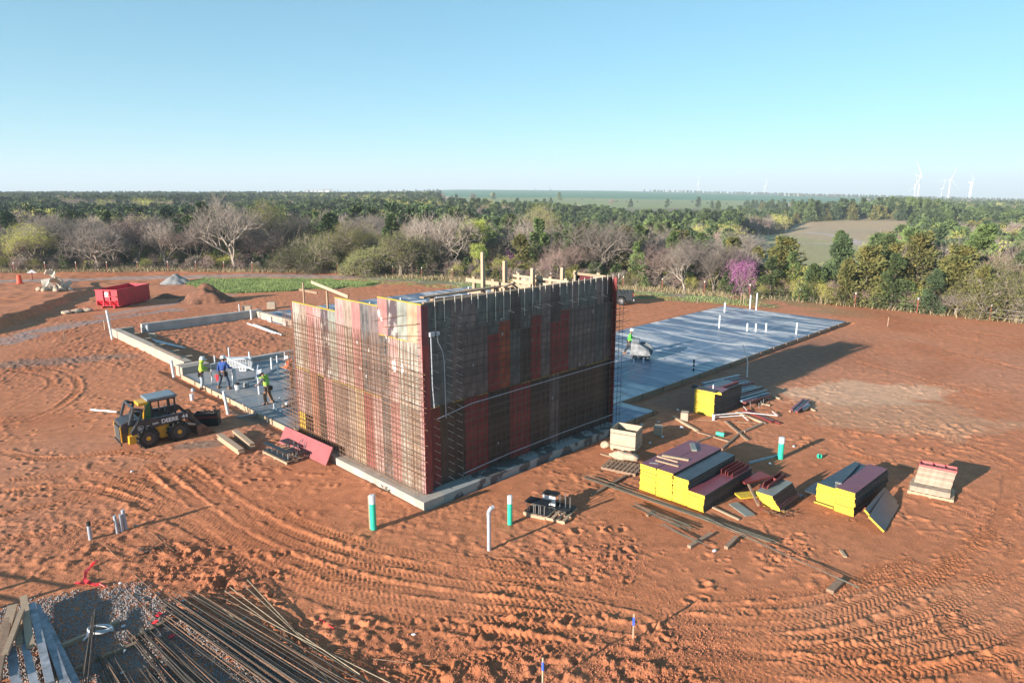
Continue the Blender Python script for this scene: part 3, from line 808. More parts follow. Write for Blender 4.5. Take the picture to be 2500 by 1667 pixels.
# thin tree lines and clumps along the far hill
for (r0_, r1_, D0, n_) in ((.2, .42, 2350, 150), (.38, .9, 1900, 420), (.3, .75, 2300, 260), (.5, .9, 1250, 260), (-.9, -.1, 2100, 150), (-.05, .5, 2450, 14), (.05, .3, 640, 5), (.33, .60, 720, 60), (-.26, -.1, 1500, 140)):
    for _ in range(n_):
        r = rt.uniform(r0_, r1_); D = D0 + rt.gauss(0, 25); y = D / math.sqrt(1 + r * r); x = r * y
        pts.append((x, y, float(base_z(np.array([x]), np.array([y]))[0]) - .3)); kk.append(rt.choice((0, 2, 3, 3))); sc_.append(rt.uniform(.7, 1.1))
me = bpy.data.meshes.new('far_wood'); me.from_pydata(pts, [], [])
a_ = me.attributes.new('kind_index', 'INT', 'POINT'); a_.data.foreach_set('value', kk)
a_ = me.attributes.new('size', 'FLOAT', 'POINT'); a_.data.foreach_set('value', sc_)
fw = tag(mobj('far_wood', me), kind='stuff')
ng = bpy.data.node_groups.new('plant_wood', 'GeometryNodeTree')
ng.interface.new_socket('Geometry', in_out='INPUT', socket_type='NodeSocketGeometry')
ng.interface.new_socket('Geometry', in_out='OUTPUT', socket_type='NodeSocketGeometry')
N = ng.nodes; gi = N.new('NodeGroupInput'); go = N.new('NodeGroupOutput')
ip = N.new('GeometryNodeInstanceOnPoints'); ci = N.new('GeometryNodeCollectionInfo')
ci.inputs['Collection'].default_value = pc; ci.inputs['Separate Children'].default_value = True; ci.inputs['Reset Children'].default_value = True
ip.inputs['Pick Instance'].default_value = True
ak = N.new('GeometryNodeInputNamedAttribute'); ak.data_type = 'INT'; ak.inputs[0].default_value = 'kind_index'
as_ = N.new('GeometryNodeInputNamedAttribute'); as_.data_type = 'FLOAT'; as_.inputs[0].default_value = 'size'
rv = N.new('FunctionNodeRandomValue'); rv.data_type = 'FLOAT'; rv.inputs[3].default_value = 6.28
cx = N.new('ShaderNodeCombineXYZ')
Lk = ng.links.new
Lk(gi.outputs[0], ip.inputs['Points']); Lk(ci.outputs[0], ip.inputs['Instance'])
Lk([o for o in ak.outputs if o.enabled][0], ip.inputs['Instance Index'])
Lk([o for o in as_.outputs if o.enabled][0], ip.inputs['Scale'])
Lk([o for o in rv.outputs if o.enabled][0], cx.inputs[2]); Lk(cx.outputs[0], ip.inputs['Rotation'])
Lk(ip.outputs[0], go.inputs[0])
fw.modifiers.new('plant', 'NODES').node_group = ng
# undergrowth: low brush along the wood edge
pts = []; kk = []; sc_ = []
for _ in range(1500):
    r = rt.uniform(-.86, .86); d = 2.2 + 30 * rt.random() ** 1.6; y = 90.
    for _ in range(6): y = float(fence_y(r * y)) + d
    x = r * y
    if clearing(x, y) or (r < -.3 and d < 12 and rt.random() < .55): continue
    pts.append((x, y, float(base_z(np.array([x]), np.array([y]))[0]) - .1)); kk.append(rt.choice((0, 1, 1, 5, 2, 4) if r > -.3 else (0, 1, 1, 5, 5, 2))); sc_.append(rt.uniform(.22, .46) * (1 if d > 5 else .8))
me = bpy.data.meshes.new('undergrowth'); me.from_pydata(pts, [], [])
a_ = me.attributes.new('kind_index', 'INT', 'POINT'); a_.data.foreach_set('value', kk)
a_ = me.attributes.new('size', 'FLOAT', 'POINT'); a_.data.foreach_set('value', sc_)
ug = tag(mobj('undergrowth', me), kind='stuff'); ug.modifiers.new('plant', 'NODES').node_group = ng
# ---------------------------------------------------------------- slabs and low walls
def slab_material(name, base, wet_sky, wm_rot):
    m = bpy.data.materials.new(name); m.use_nodes = True
    t = m.node_tree; n = t.nodes; L = t.links; b = n['Principled BSDF']
    tc = n.new('ShaderNodeTexCoord'); mp = n.new('ShaderNodeMapping')
    mp.inputs['Rotation'].default_value = (0, 0, wm_rot); mp.inputs['Scale'].default_value = (1.0, .22, 1)
    L.new(tc.outputs['Object'], mp.inputs[0])
    n1 = n.new('ShaderNodeTexNoise'); n1.inputs['Scale'].default_value = .55; n1.inputs['Detail'].default_value = 5; n1.inputs['Distortion'].default_value = 1.6
    L.new(mp.outputs[0], n1.inputs['Vector'])
    n2 = n.new('ShaderNodeTexNoise'); n2.inputs['Scale'].default_value = 2.6; n2.inputs['Detail'].default_value = 7
    L.new(tc.outputs['Object'], n2.inputs['Vector'])
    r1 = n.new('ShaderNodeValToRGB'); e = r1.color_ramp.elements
    e[0].position = .45; e[0].color = (*wet_sky, 1); e[1].position = .64; e[1].color = (*base, 1)
    L.new(n1.outputs[0], r1.inputs[0])
    mr = n.new('ShaderNodeMapRange'); mr.inputs[1].default_value = .3; mr.inputs[2].default_value = .7; mr.inputs[3].default_value = .85; mr.inputs[4].default_value = 1.12
    L.new(n2.outputs[0], mr.inputs[0])
    sc = n.new('ShaderNodeVectorMath'); sc.operation = 'SCALE'; L.new(r1.outputs[0], sc.inputs[0]); L.new(mr.outputs[0], sc.inputs['Scale'])
    L.new(sc.outputs[0], b.inputs['Base Color'])
    r2 = n.new('ShaderNodeMapRange'); r2.inputs[1].default_value = .4; r2.inputs[2].default_value = .64; r2.inputs[3].default_value = .30; r2.inputs[4].default_value = .7; b.inputs['Specular IOR Level'].default_value = .14
    L.new(n1.outputs[0], r2.inputs[0]); L.new(r2.outputs[0], b.inputs['Roughness'])
    return m
M['slab'] = slab_material('polished_slab', (0.60, 0.59, 0.58), (0.11, 0.165, 0.25), .15)  # blue wet tone and pale streaks paint in sky reflection and sheen
M['slab2'] = slab_material('worked_slab', (0.30, 0.29, 0.28), (0.19, 0.20, 0.22), .5)
M['slab_line'] = mat('saw_cut', (0.55, 0.60, 0.66), .7, .1, 5)
M['joint'] = mat('joint', (0.05, 0.05, 0.055), .9, .2, 5)
def ubox(B, u0, u1, t0, t1, z0, z1): return B.box(u0, u1, t0, t1, z0, z1)
def ubuild(B, name, mats, parent=None, **k):
    o = B.build(name, mats, parent, **k)
    o.matrix_local = MUT if parent is None else Matrix.Identity(4); return o
def umt(name, label, cat, group=None):
    o = empty(name, label=label, cat=cat, group=group); o.matrix_world = MUT; return o

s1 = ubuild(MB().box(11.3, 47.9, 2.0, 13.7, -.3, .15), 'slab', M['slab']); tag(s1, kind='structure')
B = MB()
for u in (16.5, 22, 27.5, 33, 38.5, 44): B.box(u, u + .035, 2.02, 13.68, .1505, .154)
for t_ in (5.4, 9.6): B.box(14.8, 47.9, t_, t_ + .035, .1505, .1535)
ubuild(B, 'saw_cut_line', M['slab_line'], s1).matrix_local = Matrix.Identity(4)
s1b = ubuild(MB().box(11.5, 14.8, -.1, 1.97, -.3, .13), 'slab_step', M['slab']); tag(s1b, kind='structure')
s2 = ubuild(MB().box(.14, 13.2, 9.5, 24.6, -.3, .12), 'slab', M['slab2']); tag(s2, kind='structure')
B = MB()
for t_ in (12.6, 14.7, 17.3): B.box(.16, 9, t_, t_ + .05, .1205, .124)
B.box(3.6, 3.64, 9.7, 24.5, .1205, .1235)
ubuild(B, 'joint_line', M['joint'], s2).matrix_local = Matrix.Identity(4)
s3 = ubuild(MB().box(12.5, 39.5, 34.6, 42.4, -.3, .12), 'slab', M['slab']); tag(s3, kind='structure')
s4 = ubuild(MB().box(.4, 13.2, .4, 9.47, -.3, .11), 'slab', M['slab2']); tag(s4, kind='structure')
# footing below the form walls, with its step and wet patches
M['wet_concrete'] = mat('footing_concrete', (0.36, 0.32, 0.275), .85, .2, 1.7, bump=.2)
M['patchy'] = mat('patchy_damp_concrete', (0.30, 0.31, 0.30), .85, .2, 1.6, col2=(0.11, 0.10, 0.095), thr=(.46, .50), detail=3)
B = MB().box(-.46, .05, -.42, 8.1, -.4, .27).box(.051, .5, -.42, .4, -.4, .268)
f1 = ubuild(B, 'footing', M['wet_concrete'], bevel=.015); tag(f1, 'pale concrete footing along the foot of the sunlit form wall', 'footing')
f2 = ubuild(MB().box(.503, 11.4, -.42, .35, -.4, .266), 'footing', M['patchy'], bevel=.015); tag(f2, 'patchy damp concrete footing along the foot of the shaded form wall', 'footing')
# form boards round the slabs
def boards(name, label, u0, t0, u1, t1, L, h, mt, z0=-.12, group='boards edging the slabs'):
    n_ = max(1, int(math.hypot(u1 - u0, t1 - t0) / L)); root = umt(name, label, 'formwork', group)
    rr = random.Random(len(label))
    for i in range(n_):
        a = Vector((u0 + (u1 - u0) * i / n_, t0 + (t1 - t0) * i / n_, z0 + h / 2)); b = Vector((u0 + (u1 - u0) * (i + 1) / n_, t0 + (t1 - t0) * (i + 1) / n_, z0 + h / 2))
        a.z += rr.uniform(-.01, .01); d = (b - a).normalized()
        MB().beam(a + d * .004, b - d * .004, .045, h, (0, 0, 1)).build('board', mt, root)
        o = d.cross(Vector((0, 0, 1)))
        q = a + d * .25
        MB().beam(q - o * .06 + Vector((0, 0, -.1)), q - o * .06 + Vector((0, 0, .22)), .04, .04).build('stake', mt, root)
        if i % 2 == 0:
            MB().beam(q - o * .05 + Vector((0, 0, .12)), q - o * -.55 + Vector((0, 0, -.05)), .04, .07).build('brace', mt, root)
    return root
boards('edge_board', 'pale lumber edge board along the workers\' slab', .1, 9.7, .1, 24.6, 2.4, .27, M['lumber'])
boards('edge_board', 'weathered board and stakes along the long right edge of the blue slab', 47.9, 1.96, 14.85, 1.96, 2.0, .3, M['lumber_old'])
boards('edge_board', 'board round the small step of the blue slab', 14.83, 1.9, 14.83, -.15, 1, .28, M['lumber_old'])
boards('edge_board', 'board on the front of the small slab step', 14.8, -.15, 11.6, -.15, 1.6, .28, M['lumber_old'])
# low concrete walls of the left wing
M['cast'] = mat('cast_concrete', (0.38, 0.31, 0.25), .85, .12, 1.3, bump=.2, stretch=(1, 1, 2))
M['cast_grey'] = mat('grey_cast_concrete', (0.38, 0.37, 0.35), .85, .18, 1.2, bump=.2)
def wall(name, label, boxes, m):
    B = MB()
    for b in boxes: B.box(*b)
    o = ubuild(B, name, m, bevel=.012); return tag(o, label, 'wall')
w1 = wall('low_wall', 'long pale low concrete wall running to the left corner', [(.75, 1.25, 25.9, 41.2, -.3, .62)], M['cast'])
B = MB(); 
wall('low_wall', 'short concrete return at the far left end of the low wall', [(1.254, 2.3, 40.8, 41.15, -.3, .60)], M['cast'])
wall('low_wall', 'square concrete block where the low wall meets the workers\' slab', [(.2, 1.9, 24.7, 25.85, -.3, .55)], M['cast'])
wall('low_wall', 'grey rear concrete wall of the dirt court', [(2.9, 13.0, 40.9, 41.3, -.3, .72)], M['cast_grey'])
lw = wall('low_wall', 'concrete wall with square pockets between dirt court and rear slab', [(12.5, 12.9, 26.5, 40.85, -.3, .62)], M['cast'])
for t_ in (29.5, 32.3, 35.0, 37.8):
    ubuild(MB().box(12.38, 12.498, t_, t_ + .7, .0, .5), 'pocket', M['cast_grey'], lw).matrix_local = Matrix.Identity(4)
wall('low_wall', 'low dark concrete kerb at the back of the workers\' slab', [(2.0, 9.2, 24.9, 25.25, -.3, .38)], M['cast_grey'])
wall('low_wall', 'raised pale kerb at the back of the workers\' slab by the form wall', [(9.25, 12.4, 24.9, 25.3, -.3, .50), (9.2, 9.45, 24.0, 24.89, -.3, .45)], M['cast'])
pl = MB()
for i, t_ in enumerate((27.6, 29.9, 32.6, 35.6, 38.2)):
    tag(ubuild(MB().box(1.26, 1.95, t_, t_ + .28, .48, .54), 'timber_block', M['lumber']), 'flat timber block sticking out from the top of the low wall', 'timber block', 'flat timber blocks on the low wall')
tag(ubuild(MB().box(.95, 1.1, 27, 32.5, .622, .66), 'wall_plate', M['lumber_old']), 'dark timber strip lying along the top of the low wall', 'timber strip')

# ---------------------------------------------------------------- form walls
def ply(name, a, b, thr=(.36, .62), rough=.6, sc=2.2, st=(1.8, 1.8, .7)):
    return mat(name, a, rough, .2, sc, col2=b, thr=thr, stretch=st, detail=8, rand=.06)
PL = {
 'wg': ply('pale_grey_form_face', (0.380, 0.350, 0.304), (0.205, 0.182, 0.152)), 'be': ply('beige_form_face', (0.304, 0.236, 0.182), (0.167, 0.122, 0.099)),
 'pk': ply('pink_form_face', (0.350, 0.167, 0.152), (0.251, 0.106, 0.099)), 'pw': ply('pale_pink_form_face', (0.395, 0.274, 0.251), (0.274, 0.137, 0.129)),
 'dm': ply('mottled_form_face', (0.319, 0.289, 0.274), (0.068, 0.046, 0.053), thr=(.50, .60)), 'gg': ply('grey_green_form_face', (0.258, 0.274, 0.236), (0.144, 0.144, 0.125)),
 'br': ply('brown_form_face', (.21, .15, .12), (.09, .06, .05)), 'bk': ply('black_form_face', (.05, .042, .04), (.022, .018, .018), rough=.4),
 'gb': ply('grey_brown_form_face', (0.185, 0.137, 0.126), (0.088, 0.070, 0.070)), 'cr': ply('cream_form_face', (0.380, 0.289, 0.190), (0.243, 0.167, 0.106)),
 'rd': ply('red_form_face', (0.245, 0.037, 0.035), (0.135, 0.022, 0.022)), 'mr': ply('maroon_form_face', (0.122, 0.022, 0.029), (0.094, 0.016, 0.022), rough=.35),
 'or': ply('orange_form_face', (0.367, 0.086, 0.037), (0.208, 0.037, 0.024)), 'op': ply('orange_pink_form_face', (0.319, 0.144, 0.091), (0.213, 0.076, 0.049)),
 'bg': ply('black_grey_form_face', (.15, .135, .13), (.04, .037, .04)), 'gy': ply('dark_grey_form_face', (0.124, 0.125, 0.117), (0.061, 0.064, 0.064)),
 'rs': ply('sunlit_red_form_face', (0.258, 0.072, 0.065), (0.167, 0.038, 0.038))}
M['rib'] = mat('red_steel_edge', (0.17, 0.03, 0.028), .5, .2, 5)
PM = {}
def panel_mesh(w_, h_, key):
    k = (round(w_, 3), round(h_, 3), key)
    if k not in PM:
        B = MB()
        x0, x1 = .003, w_ - .003
        vs = [(x0, 0, .003), (x1, 0, .003), (x1, .055, .003), (x0, .055, .003), (x0, 0, h_ - .003), (x1, 0, h_ - .003), (x1, .055, h_ - .003), (x0, .055, h_ - .003)]
        B.add(vs, [(0, 1, 5, 4)]); B.cur = 1; B.add(vs, [(3, 2, 1, 0), (4, 5, 6, 7)]); B.cur = 2
        B.add(vs, [(1, 2, 6, 5), (2, 3, 7, 6), (3, 0, 4, 7)])
        B.cur = 2; B.box(.05, w_ - .05, .056, .10, .1, .14); B.box(.05, w_ - .05, .056, .10, h_ - .14, h_ - .1)
        PM[k] = B.mesh('form_panel', [PL[key], M['yellow'], M['rib']])
    return PM[k]
rp = random.Random(5)
# sunlit wall: panels face -u; panel local x runs along -t
lw_ = umt('form_wall', 'sunlit form wall of pink, grey and brown panels facing the tracks', 'form wall')
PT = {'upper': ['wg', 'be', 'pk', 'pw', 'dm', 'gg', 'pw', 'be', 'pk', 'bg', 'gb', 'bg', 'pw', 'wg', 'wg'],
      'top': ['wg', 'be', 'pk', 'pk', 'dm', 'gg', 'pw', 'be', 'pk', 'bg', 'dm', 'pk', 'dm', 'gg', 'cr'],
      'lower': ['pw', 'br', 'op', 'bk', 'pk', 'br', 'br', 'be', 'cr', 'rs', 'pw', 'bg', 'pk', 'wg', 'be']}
W_ = .61; TL = .25 + 15 * W_
def lp(t_hi, z0, w_, h_, key, label=None):
    Mx = Matrix.Translation((rp.uniform(-.004, .004), t_hi, z0)) @ Matrix.Rotation(-math.pi / 2, 4, 'Z')
    o = mobj('form_panel', panel_mesh(w_, h_, key), lw_, mw=Mx)
    if label: o['label'] = label
for i in range(15):
    th = TL - i * W_
    top = 6.42 if i < 6 else (7.0 if i < 11 else 7.35)
    z0 = .3
    if i in (0, 1): z0 = 1.35 if i else .3
    if i == 1: lp(th, 1.35, W_, 2.10, PT['lower'][i])
    elif i == 0: lp(th, 1.35, W_, 2.10, PT['lower'][i])
    else: lp(th, .3, W_, 3.15, PT['lower'][i])
    if i < 11:
        lp(th, 3.45, W_, top - 3.45, PT['upper'][i])
    else:
        zj = 5.95
        lp(th, 3.45, W_, zj - 3.45, PT['upper'][i]); lp(th, zj, W_, 7.35 - zj, PT['top'][i])
lp(.25, .3, .22, 3.15, 'pw'); lp(.25, 3.45, .22, 2.5, 'pw'); lp(.25, 5.95, .22, 1.4, 'pk')
# yellow edge strips seen at the joints and on top
def ch(B, name, mt, parent): 
    o = B.build(name, mt, parent); return o
for t0, t1, z in ((TL - 15 * W_, TL, 3.45), (.25, TL - 11 * W_, 5.95)):
    k_ = int((t1 - t0) / .61)
    for j in range(k_):
        if rp.random() < .6: ch(MB().box(-.009, -.0005, t0 + j * .61 + .02, t0 + j * .61 + .59, z - .018, z + .014), 'edge_strip', M['yellow'], lw_)
for t0, t1, z in ((TL - 6 * W_, TL, 6.421), (TL - 11 * W_, TL - 6 * W_, 7.001), (.03, TL - 11 * W_, 7.351)):
    ch(MB().box(0, .11, t0, t1, z, z + .03), 'top_edge', M['yellow'], lw_)
ch(MB().box(-.03, .16, TL + .002, TL + .06, .3, 6.42), 'end_panel', PL['rs'], lw_)
ch(MB().box(-.0, .10, TL - .5, TL - .02, .28, 1.33), 'side_panel', M['yellow'], lw_)['label'] = 'yellow end panel beside the low opening'
ch(MB().box(.35, .38, TL - 1.3, TL, .2, 1.5), 'opening_shade', PL['bk'], lw_)  # black board stands in for the shade of the inside behind the opening
ch(MB().box(-.012, .30, .0, .028, .3, 5.9), 'return_panel', PL['rd'], lw_)['label'] = 'dark red return panel on the corner'
ch(MB().box(-.01, .28, .0, .028, 5.903, 7.34), 'return_panel', PL['mr'], lw_)
# guard rail of lumber standing above the left end
g_ = umt('guard_rail', 'lumber post and rail standing above the left end of the sunlit wall', 'guard rail')
ch(MB().box(.12, .16, TL - .9, TL - .81, 5.6, 7.35), 'post', M['lumber_old'], g_); ch(MB().box(.17, .21, TL - 1.95, TL - .4, 6.95, 7.05), 'rail', M['lumber_old'], g_)
g_ = umt('guard_rail', 'pale lumber rail and post left of the taller part of the sunlit wall', 'guard rail')
ch(MB().box(.14, .19, 6.55, 6.66, 5.6, 7.18), 'post', M['lumber_old'], g_); ch(MB().beam((.12, 7.75, 7.45), (.12, 4.9, 7.12), .05, .12), 'rail', M['lumber'], g_)
# white blotches where cement was splashed (flat marks on the panels)
M['splash'] = mat('cement_splash', (.75, .72, .70), .9, .1, 6)
for t_, z, r_0 in ((1.75, 4.9, .17), (1.25, 4.85, .13), (2.6, 6.75, .09), (2.45, 6.55, .07), (4.05, 4.4, .08), (3.7, 4.1, .07), (3.4, 5.2, .05), (2.2, 5.9, .06), (4.2, 5.4, .06)):
    vs = [(0, r_0 * math.cos(a * .524) * random.uniform(.55, .9), r_0 * math.sin(a * .524) * random.uniform(.9, 1.9)) for a in range(12)]
    o = MB().add([(-.007, t_ + y, z + zz) for x, y, zz in vs], [tuple(range(12))]).build('cement_splash', M['splash'], lw_)
# shaded wall: panels face -t
rw_ = umt('form_wall', 'shaded form wall of dark grey, red and black panels on the right', 'form wall')
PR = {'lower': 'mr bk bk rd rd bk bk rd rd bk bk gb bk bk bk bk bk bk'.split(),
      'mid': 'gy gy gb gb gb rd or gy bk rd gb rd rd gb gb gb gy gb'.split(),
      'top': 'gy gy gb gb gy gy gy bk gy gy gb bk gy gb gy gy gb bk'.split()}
def rpn(u, z0, w_, h_, key):
    mobj('form_panel', panel_mesh(w_, h_, key), rw_, mw=Matrix.Translation((u, .25 + rp.uniform(-.004, .004), z0)))
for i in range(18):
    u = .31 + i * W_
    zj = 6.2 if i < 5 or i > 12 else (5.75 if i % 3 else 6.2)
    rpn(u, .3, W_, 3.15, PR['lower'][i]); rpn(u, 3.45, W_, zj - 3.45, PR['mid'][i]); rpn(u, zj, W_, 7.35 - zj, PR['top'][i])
    if rp.random() < .55: ch(MB().box(u + .02, u + .59, .242, .2495, 3.435, 3.462), 'edge_strip', M['yellow'], rw_)
ch(MB().box(.31, .31 + 18 * W_, .25, .37, 7.351, 7.385), 'top_edge', M['lumber'], rw_)
ch(MB().box(.31 + 18 * W_ + .002, .31 + 18 * W_ + .06, -.0, .31, .3, 7.34), 'end_panel', PL['rd'], rw_)['label'] = 'red end panel at the far corner'
for u, z in ((4.1, 6.3), (4.15, 5.7), (2.6, 4.7), (9.9, 5.9), (9.6, 5.1), (7.2, 2.4), (8.6, 1.6), (3.9, 1.2), (9.0, 3.6), (5.9, 5.2)):
    r_0 = random.uniform(.05, .09)
    vs = [(r_0 * math.cos(a * .7854) * random.uniform(.6, 1), r_0 * math.sin(a * .7854) * random.uniform(.8, 1.5)) for a in range(8)]
    MB().add([(u + x, .243, z + y) for x, y in vs], [tuple(range(8))]).build('cement_splash', mat('grey_splash', (.3, .29, .28), .9, .2, 6) if u == 4.1 else bpy.data.materials['grey_splash'], rw_)
# ---------------------------------------------------------------- reinforcing steel
bar_cache = {}
def bar_mesh(L, r=.0095, key='rebar', n=5):
    k = (round(L, 2), r, key)
    if k not in bar_cache:
        bar_cache[k] = MB().tube((0, 0, 0), (0, 0, L), r, r, n).mesh('bar', M[key])
    return bar_cache[k]
def bar(parent, p, d, L, name, key='rebar', r=.0095):
    q = Vector((0, 0, 1)).rotation_difference(Vector(d))
    return mobj(name, bar_mesh(round(L * 5) / 5, r, key), parent, mw=Matrix.Translation(p) @ q.to_matrix().to_4x4())
c1 = umt('rebar_cage', 'rusty rebar grid standing in front of the sunlit wall', 'rebar cage')
t_ = .12; k = 0
while t_ < 9.95:
    for du in (-.10, -.26):
        bar(c1, (du + rp.uniform(-.012, .012), t_ + (0.05 if du < -.2 else 0) + rp.uniform(-.02, .02), .2), (rp.uniform(-.004, .004), rp.uniform(-.006, .006), 1), 5.75 + rp.uniform(-.12, .12), 'vertical_bar')
    t_ += .17 if t_ > 3 else .21
z = .42
while z < 5.55:
    for du in (-.085, -.275):
        t0 = -.2 if z > 1 else 0.02; t1 = 10.4 if du < -.2 else 9.9
        if z > 5.0: t0 = 2.3
        bar(c1, (du, t0 + rp.uniform(-.1, .1), z + rp.uniform(-.015, .015)), (0, 1, rp.uniform(-.002, .002)), t1 - t0, 'horizontal_bar')
    z += .205
# loose diagonal and corner bars
for z in [1.0 + i * .3 for i in range(16)]:
    bar(c1, (-.3, -.3 + rp.uniform(-.05, .05), z), (rp.uniform(.0, .05), 1, rp.uniform(-.03, .1)), 2.4, 'corner_bar')
for (a, b) in (((-.1, 1.0, 6.9), (-.12, 2.9, 6.45)), ((-.1, .1, 6.7), (-.1, 2.2, 6.3)), ((-.1, -.1, 6.3), (-.12, 2.6, 5.9)), ((-.12, 4.6, 5.9), (-.12, 8.2, 6.1)), ((-.25, -.2, 5.4), (-.25, 3.2, 5.15))):
    a = Vector(a); b = Vector(b); bar(c1, a, (b - a).normalized(), (b - a).length, 'loose_bar')
for t_ in (9.75, 9.98, 10.2):
    for z in [.6 + .42 * i for i in range(12)]: bar(c1, (-.28, t_, z), (1, 0, 0), .6, 'tie_bar')
for t_ in (9.98, 10.2): 
    for u in (.05, .3): bar(c1, (u, t_, .1), (0, 0, 1), 5.4, 'vertical_bar')
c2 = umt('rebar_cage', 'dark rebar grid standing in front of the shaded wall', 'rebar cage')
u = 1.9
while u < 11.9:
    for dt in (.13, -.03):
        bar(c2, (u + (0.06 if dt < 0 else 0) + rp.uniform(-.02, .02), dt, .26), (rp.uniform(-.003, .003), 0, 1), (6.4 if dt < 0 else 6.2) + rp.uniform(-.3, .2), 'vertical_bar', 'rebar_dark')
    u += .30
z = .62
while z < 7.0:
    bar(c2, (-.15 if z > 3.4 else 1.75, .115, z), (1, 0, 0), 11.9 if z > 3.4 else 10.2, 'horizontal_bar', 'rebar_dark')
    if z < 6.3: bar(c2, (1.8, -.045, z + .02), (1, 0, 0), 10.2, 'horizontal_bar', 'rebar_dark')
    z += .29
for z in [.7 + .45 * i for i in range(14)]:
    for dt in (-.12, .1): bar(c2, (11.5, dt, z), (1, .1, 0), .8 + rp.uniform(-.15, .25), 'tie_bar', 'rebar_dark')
M['tie'] = mat('bright_form_tie', (.62, .56, .48), .4, .1, 6)
B = MB()
for u in (.62, 1.28, 1.72):
    for i in range(21):
        z = .55 + i * .31
        if u == .62 and z > 3.2 and i % 2: continue
        q = u + rp.uniform(-.02, .02)
        ch(MB().tube((q, .26, z), (q + .05, -.04, z - .06), .008, .008, 4), 'form_tie', M['tie'], rw_)
for i in range(27):          # light stubs hanging from the top of the shaded wall
    u = .8 + i * .42 + rp.uniform(-.06, .06); L = rp.choice((.3, .5, .8, 1.1))
    ch(MB().tube((u, .2, 7.40 + .1), (u, .2, 7.40 - L), .012, .012, 4), 'top_dowel', M['tie'], c2)
for i in range(9):
    u = 4.5 + i * .75; ch(MB().tube((u, .26, 6.6), (u + .12, .02, 6.52), .011, .011, 4), 'form_tie', M['tie'], rw_)
# conduits tied to the cage
def conduit(label, pts, r=.015):
    o = MB().path([ut(*p) for p in pts], r, 7).build('conduit', M['pvc_grey']); 
    return tag(o, label, 'conduit', None)
conduit('long grey conduit crossing the shaded wall at half height', [(.55, -.08, 3.12), (2.2, -.08, 3.34), (6, -.08, 3.37), (11.3, -.08, 3.40)])
conduit('grey conduit low on the shaded wall with couplings', [(1.72, -.08, .62), (4.2, -.08, .75), (7.5, -.08, .80), (11.2, -.08, .78)])
conduit('upright pair of grey conduits at the top of the shaded corner', [(.34, -.06, 6.25), (.36, -.06, 4.4), (.42, -.06, 3.55)], .022)
conduit('bent grey conduit hanging beside the upright pair', [(.62, -.06, 6.25), (.66, -.06, 5.95), (.85, -.06, 5.6), (.92, -.06, 5.2), (.95, -.06, 3.05)], .018)
o = MB().box(.28, .48, -.12, .0, 6.2, 6.36).box(.56, .7, -.12, 0, 6.22, 6.34).build('junction_box', M['pvc_grey']); o.matrix_local = MUT
tag(o, 'small grey electrical boxes on top of the upright conduits', 'electrical box')

# ---------------------------------------------------------------- timber behind the shaded wall
def frame(label, u, t0, t1, z, posts, rails, panel=None):
    r_ = umt('bracing_frame', label, 'bracing', 'lumber bracing behind the shaded wall')
    for t_ in posts: ch(MB().box(u - .05, u + .05, t_ - .08, t_ + .08, .15, z + .08), 'post', M['lumber'], r_)
    for dz, hh, ta, tb in rails:
        ch(MB().box(u - .10, u - .052, ta, tb, z + dz - hh, z + dz), 'rail', M['lumber'], r_)
    if panel:
        for j, (ta, tb, key) in enumerate(panel): 
            o = ch(MB().box(u + .06, u + .12, ta, tb - .01, .2, z - .02), 'form_panel', PL[key], r_)
    return r_
frame('front lumber bracing frame with two long rails behind the shaded wall', 6.0, .4, 4.4, 7.42, (.5, 1.5, 2.7, 3.95), ((0, .17, .38, 4.4), (-.5, .17, .38, 4.4)))
frame('second lumber frame close behind the front one', 6.6, .4, 3.2, 7.1, (.9, 2.2), ((0, .17, .5, 3.2), (-.4, .15, .5, 3.0)), ((.6, 1.6, 'wg'), (1.6, 2.8, 'pk')))
frame('middle lumber frame over pale panels behind the shaded wall', 8.4, .4, 3.7, 7.42, (.6, 1.5, 2.4, 3.5), ((0, .10, .38, 3.8), (-.22, .17, .38, 3.8)), ((.5, 1.3, 'wg'), (1.3, 2.1, 'be'), (2.1, 2.9, 'wg'), (2.9, 3.6, 'wg')))
frame('far lumber frame with a maroon and a white panel by the far corner', 11.1, .4, 2.4, 7.42, (.9, 2.3), ((0, .06, .4, 2.4), (-.02, .08, .4, 2.4)), ((.5, 1.3, 'wg'), (1.3, 2.3, 'mr')))
for i, (u, zt, wd) in enumerate(((5.0, 8.75, .13), (6.3, 8.3, .16), (8.05, 7.85, .16), (10.1, 7.72, .16))):
    lab = ['tallest lumber post of the four, at the left', 'second of the four tall lumber posts', 'third of the four tall lumber posts', 'lumber post nearest the far corner'][i]
    r_ = umt('timber_post', lab, 'timber post', 'tall lumber posts behind the shaded wall')
    for j in (0, 1, 2): ch(MB().box(u + j * .052 - .07, u + j * .052 - .02, 2.2, 2.2 + wd, .15, zt - (.4 if (j == 2 and i == 0) else 0)), 'stud', M['lumber'], r_)
# dark planks and lumber lying over the inner corner
for (a, b, wd, mt, lb) in (((1.1, 1.4, 7.36), (5.4, 1.5, 7.36), .25, M['lumber_old'], 'dark brown plank lying behind the near top edge'),
                           ((1.3, 1.05, 7.30), (6.2, 1.0, 7.2), .18, M['lumber_old'], 'second dark brown plank just below the near top edge'),
                           ((4.8, .9, 7.42), (6.2, 1.6, 7.42), .12, M['lumber'], 'short pale board beside the dark planks'),
                           ((4.2, 2.6, 7.2), (5.6, 1.4, 7.35), .15, M['lumber_old'], 'short dark board near the bracing')):
    o = MB().beam(a, b, wd, .06).build('plank', mt); o.matrix_local = MUT; tag(o, lb, 'plank', 'planks on top of the forms')
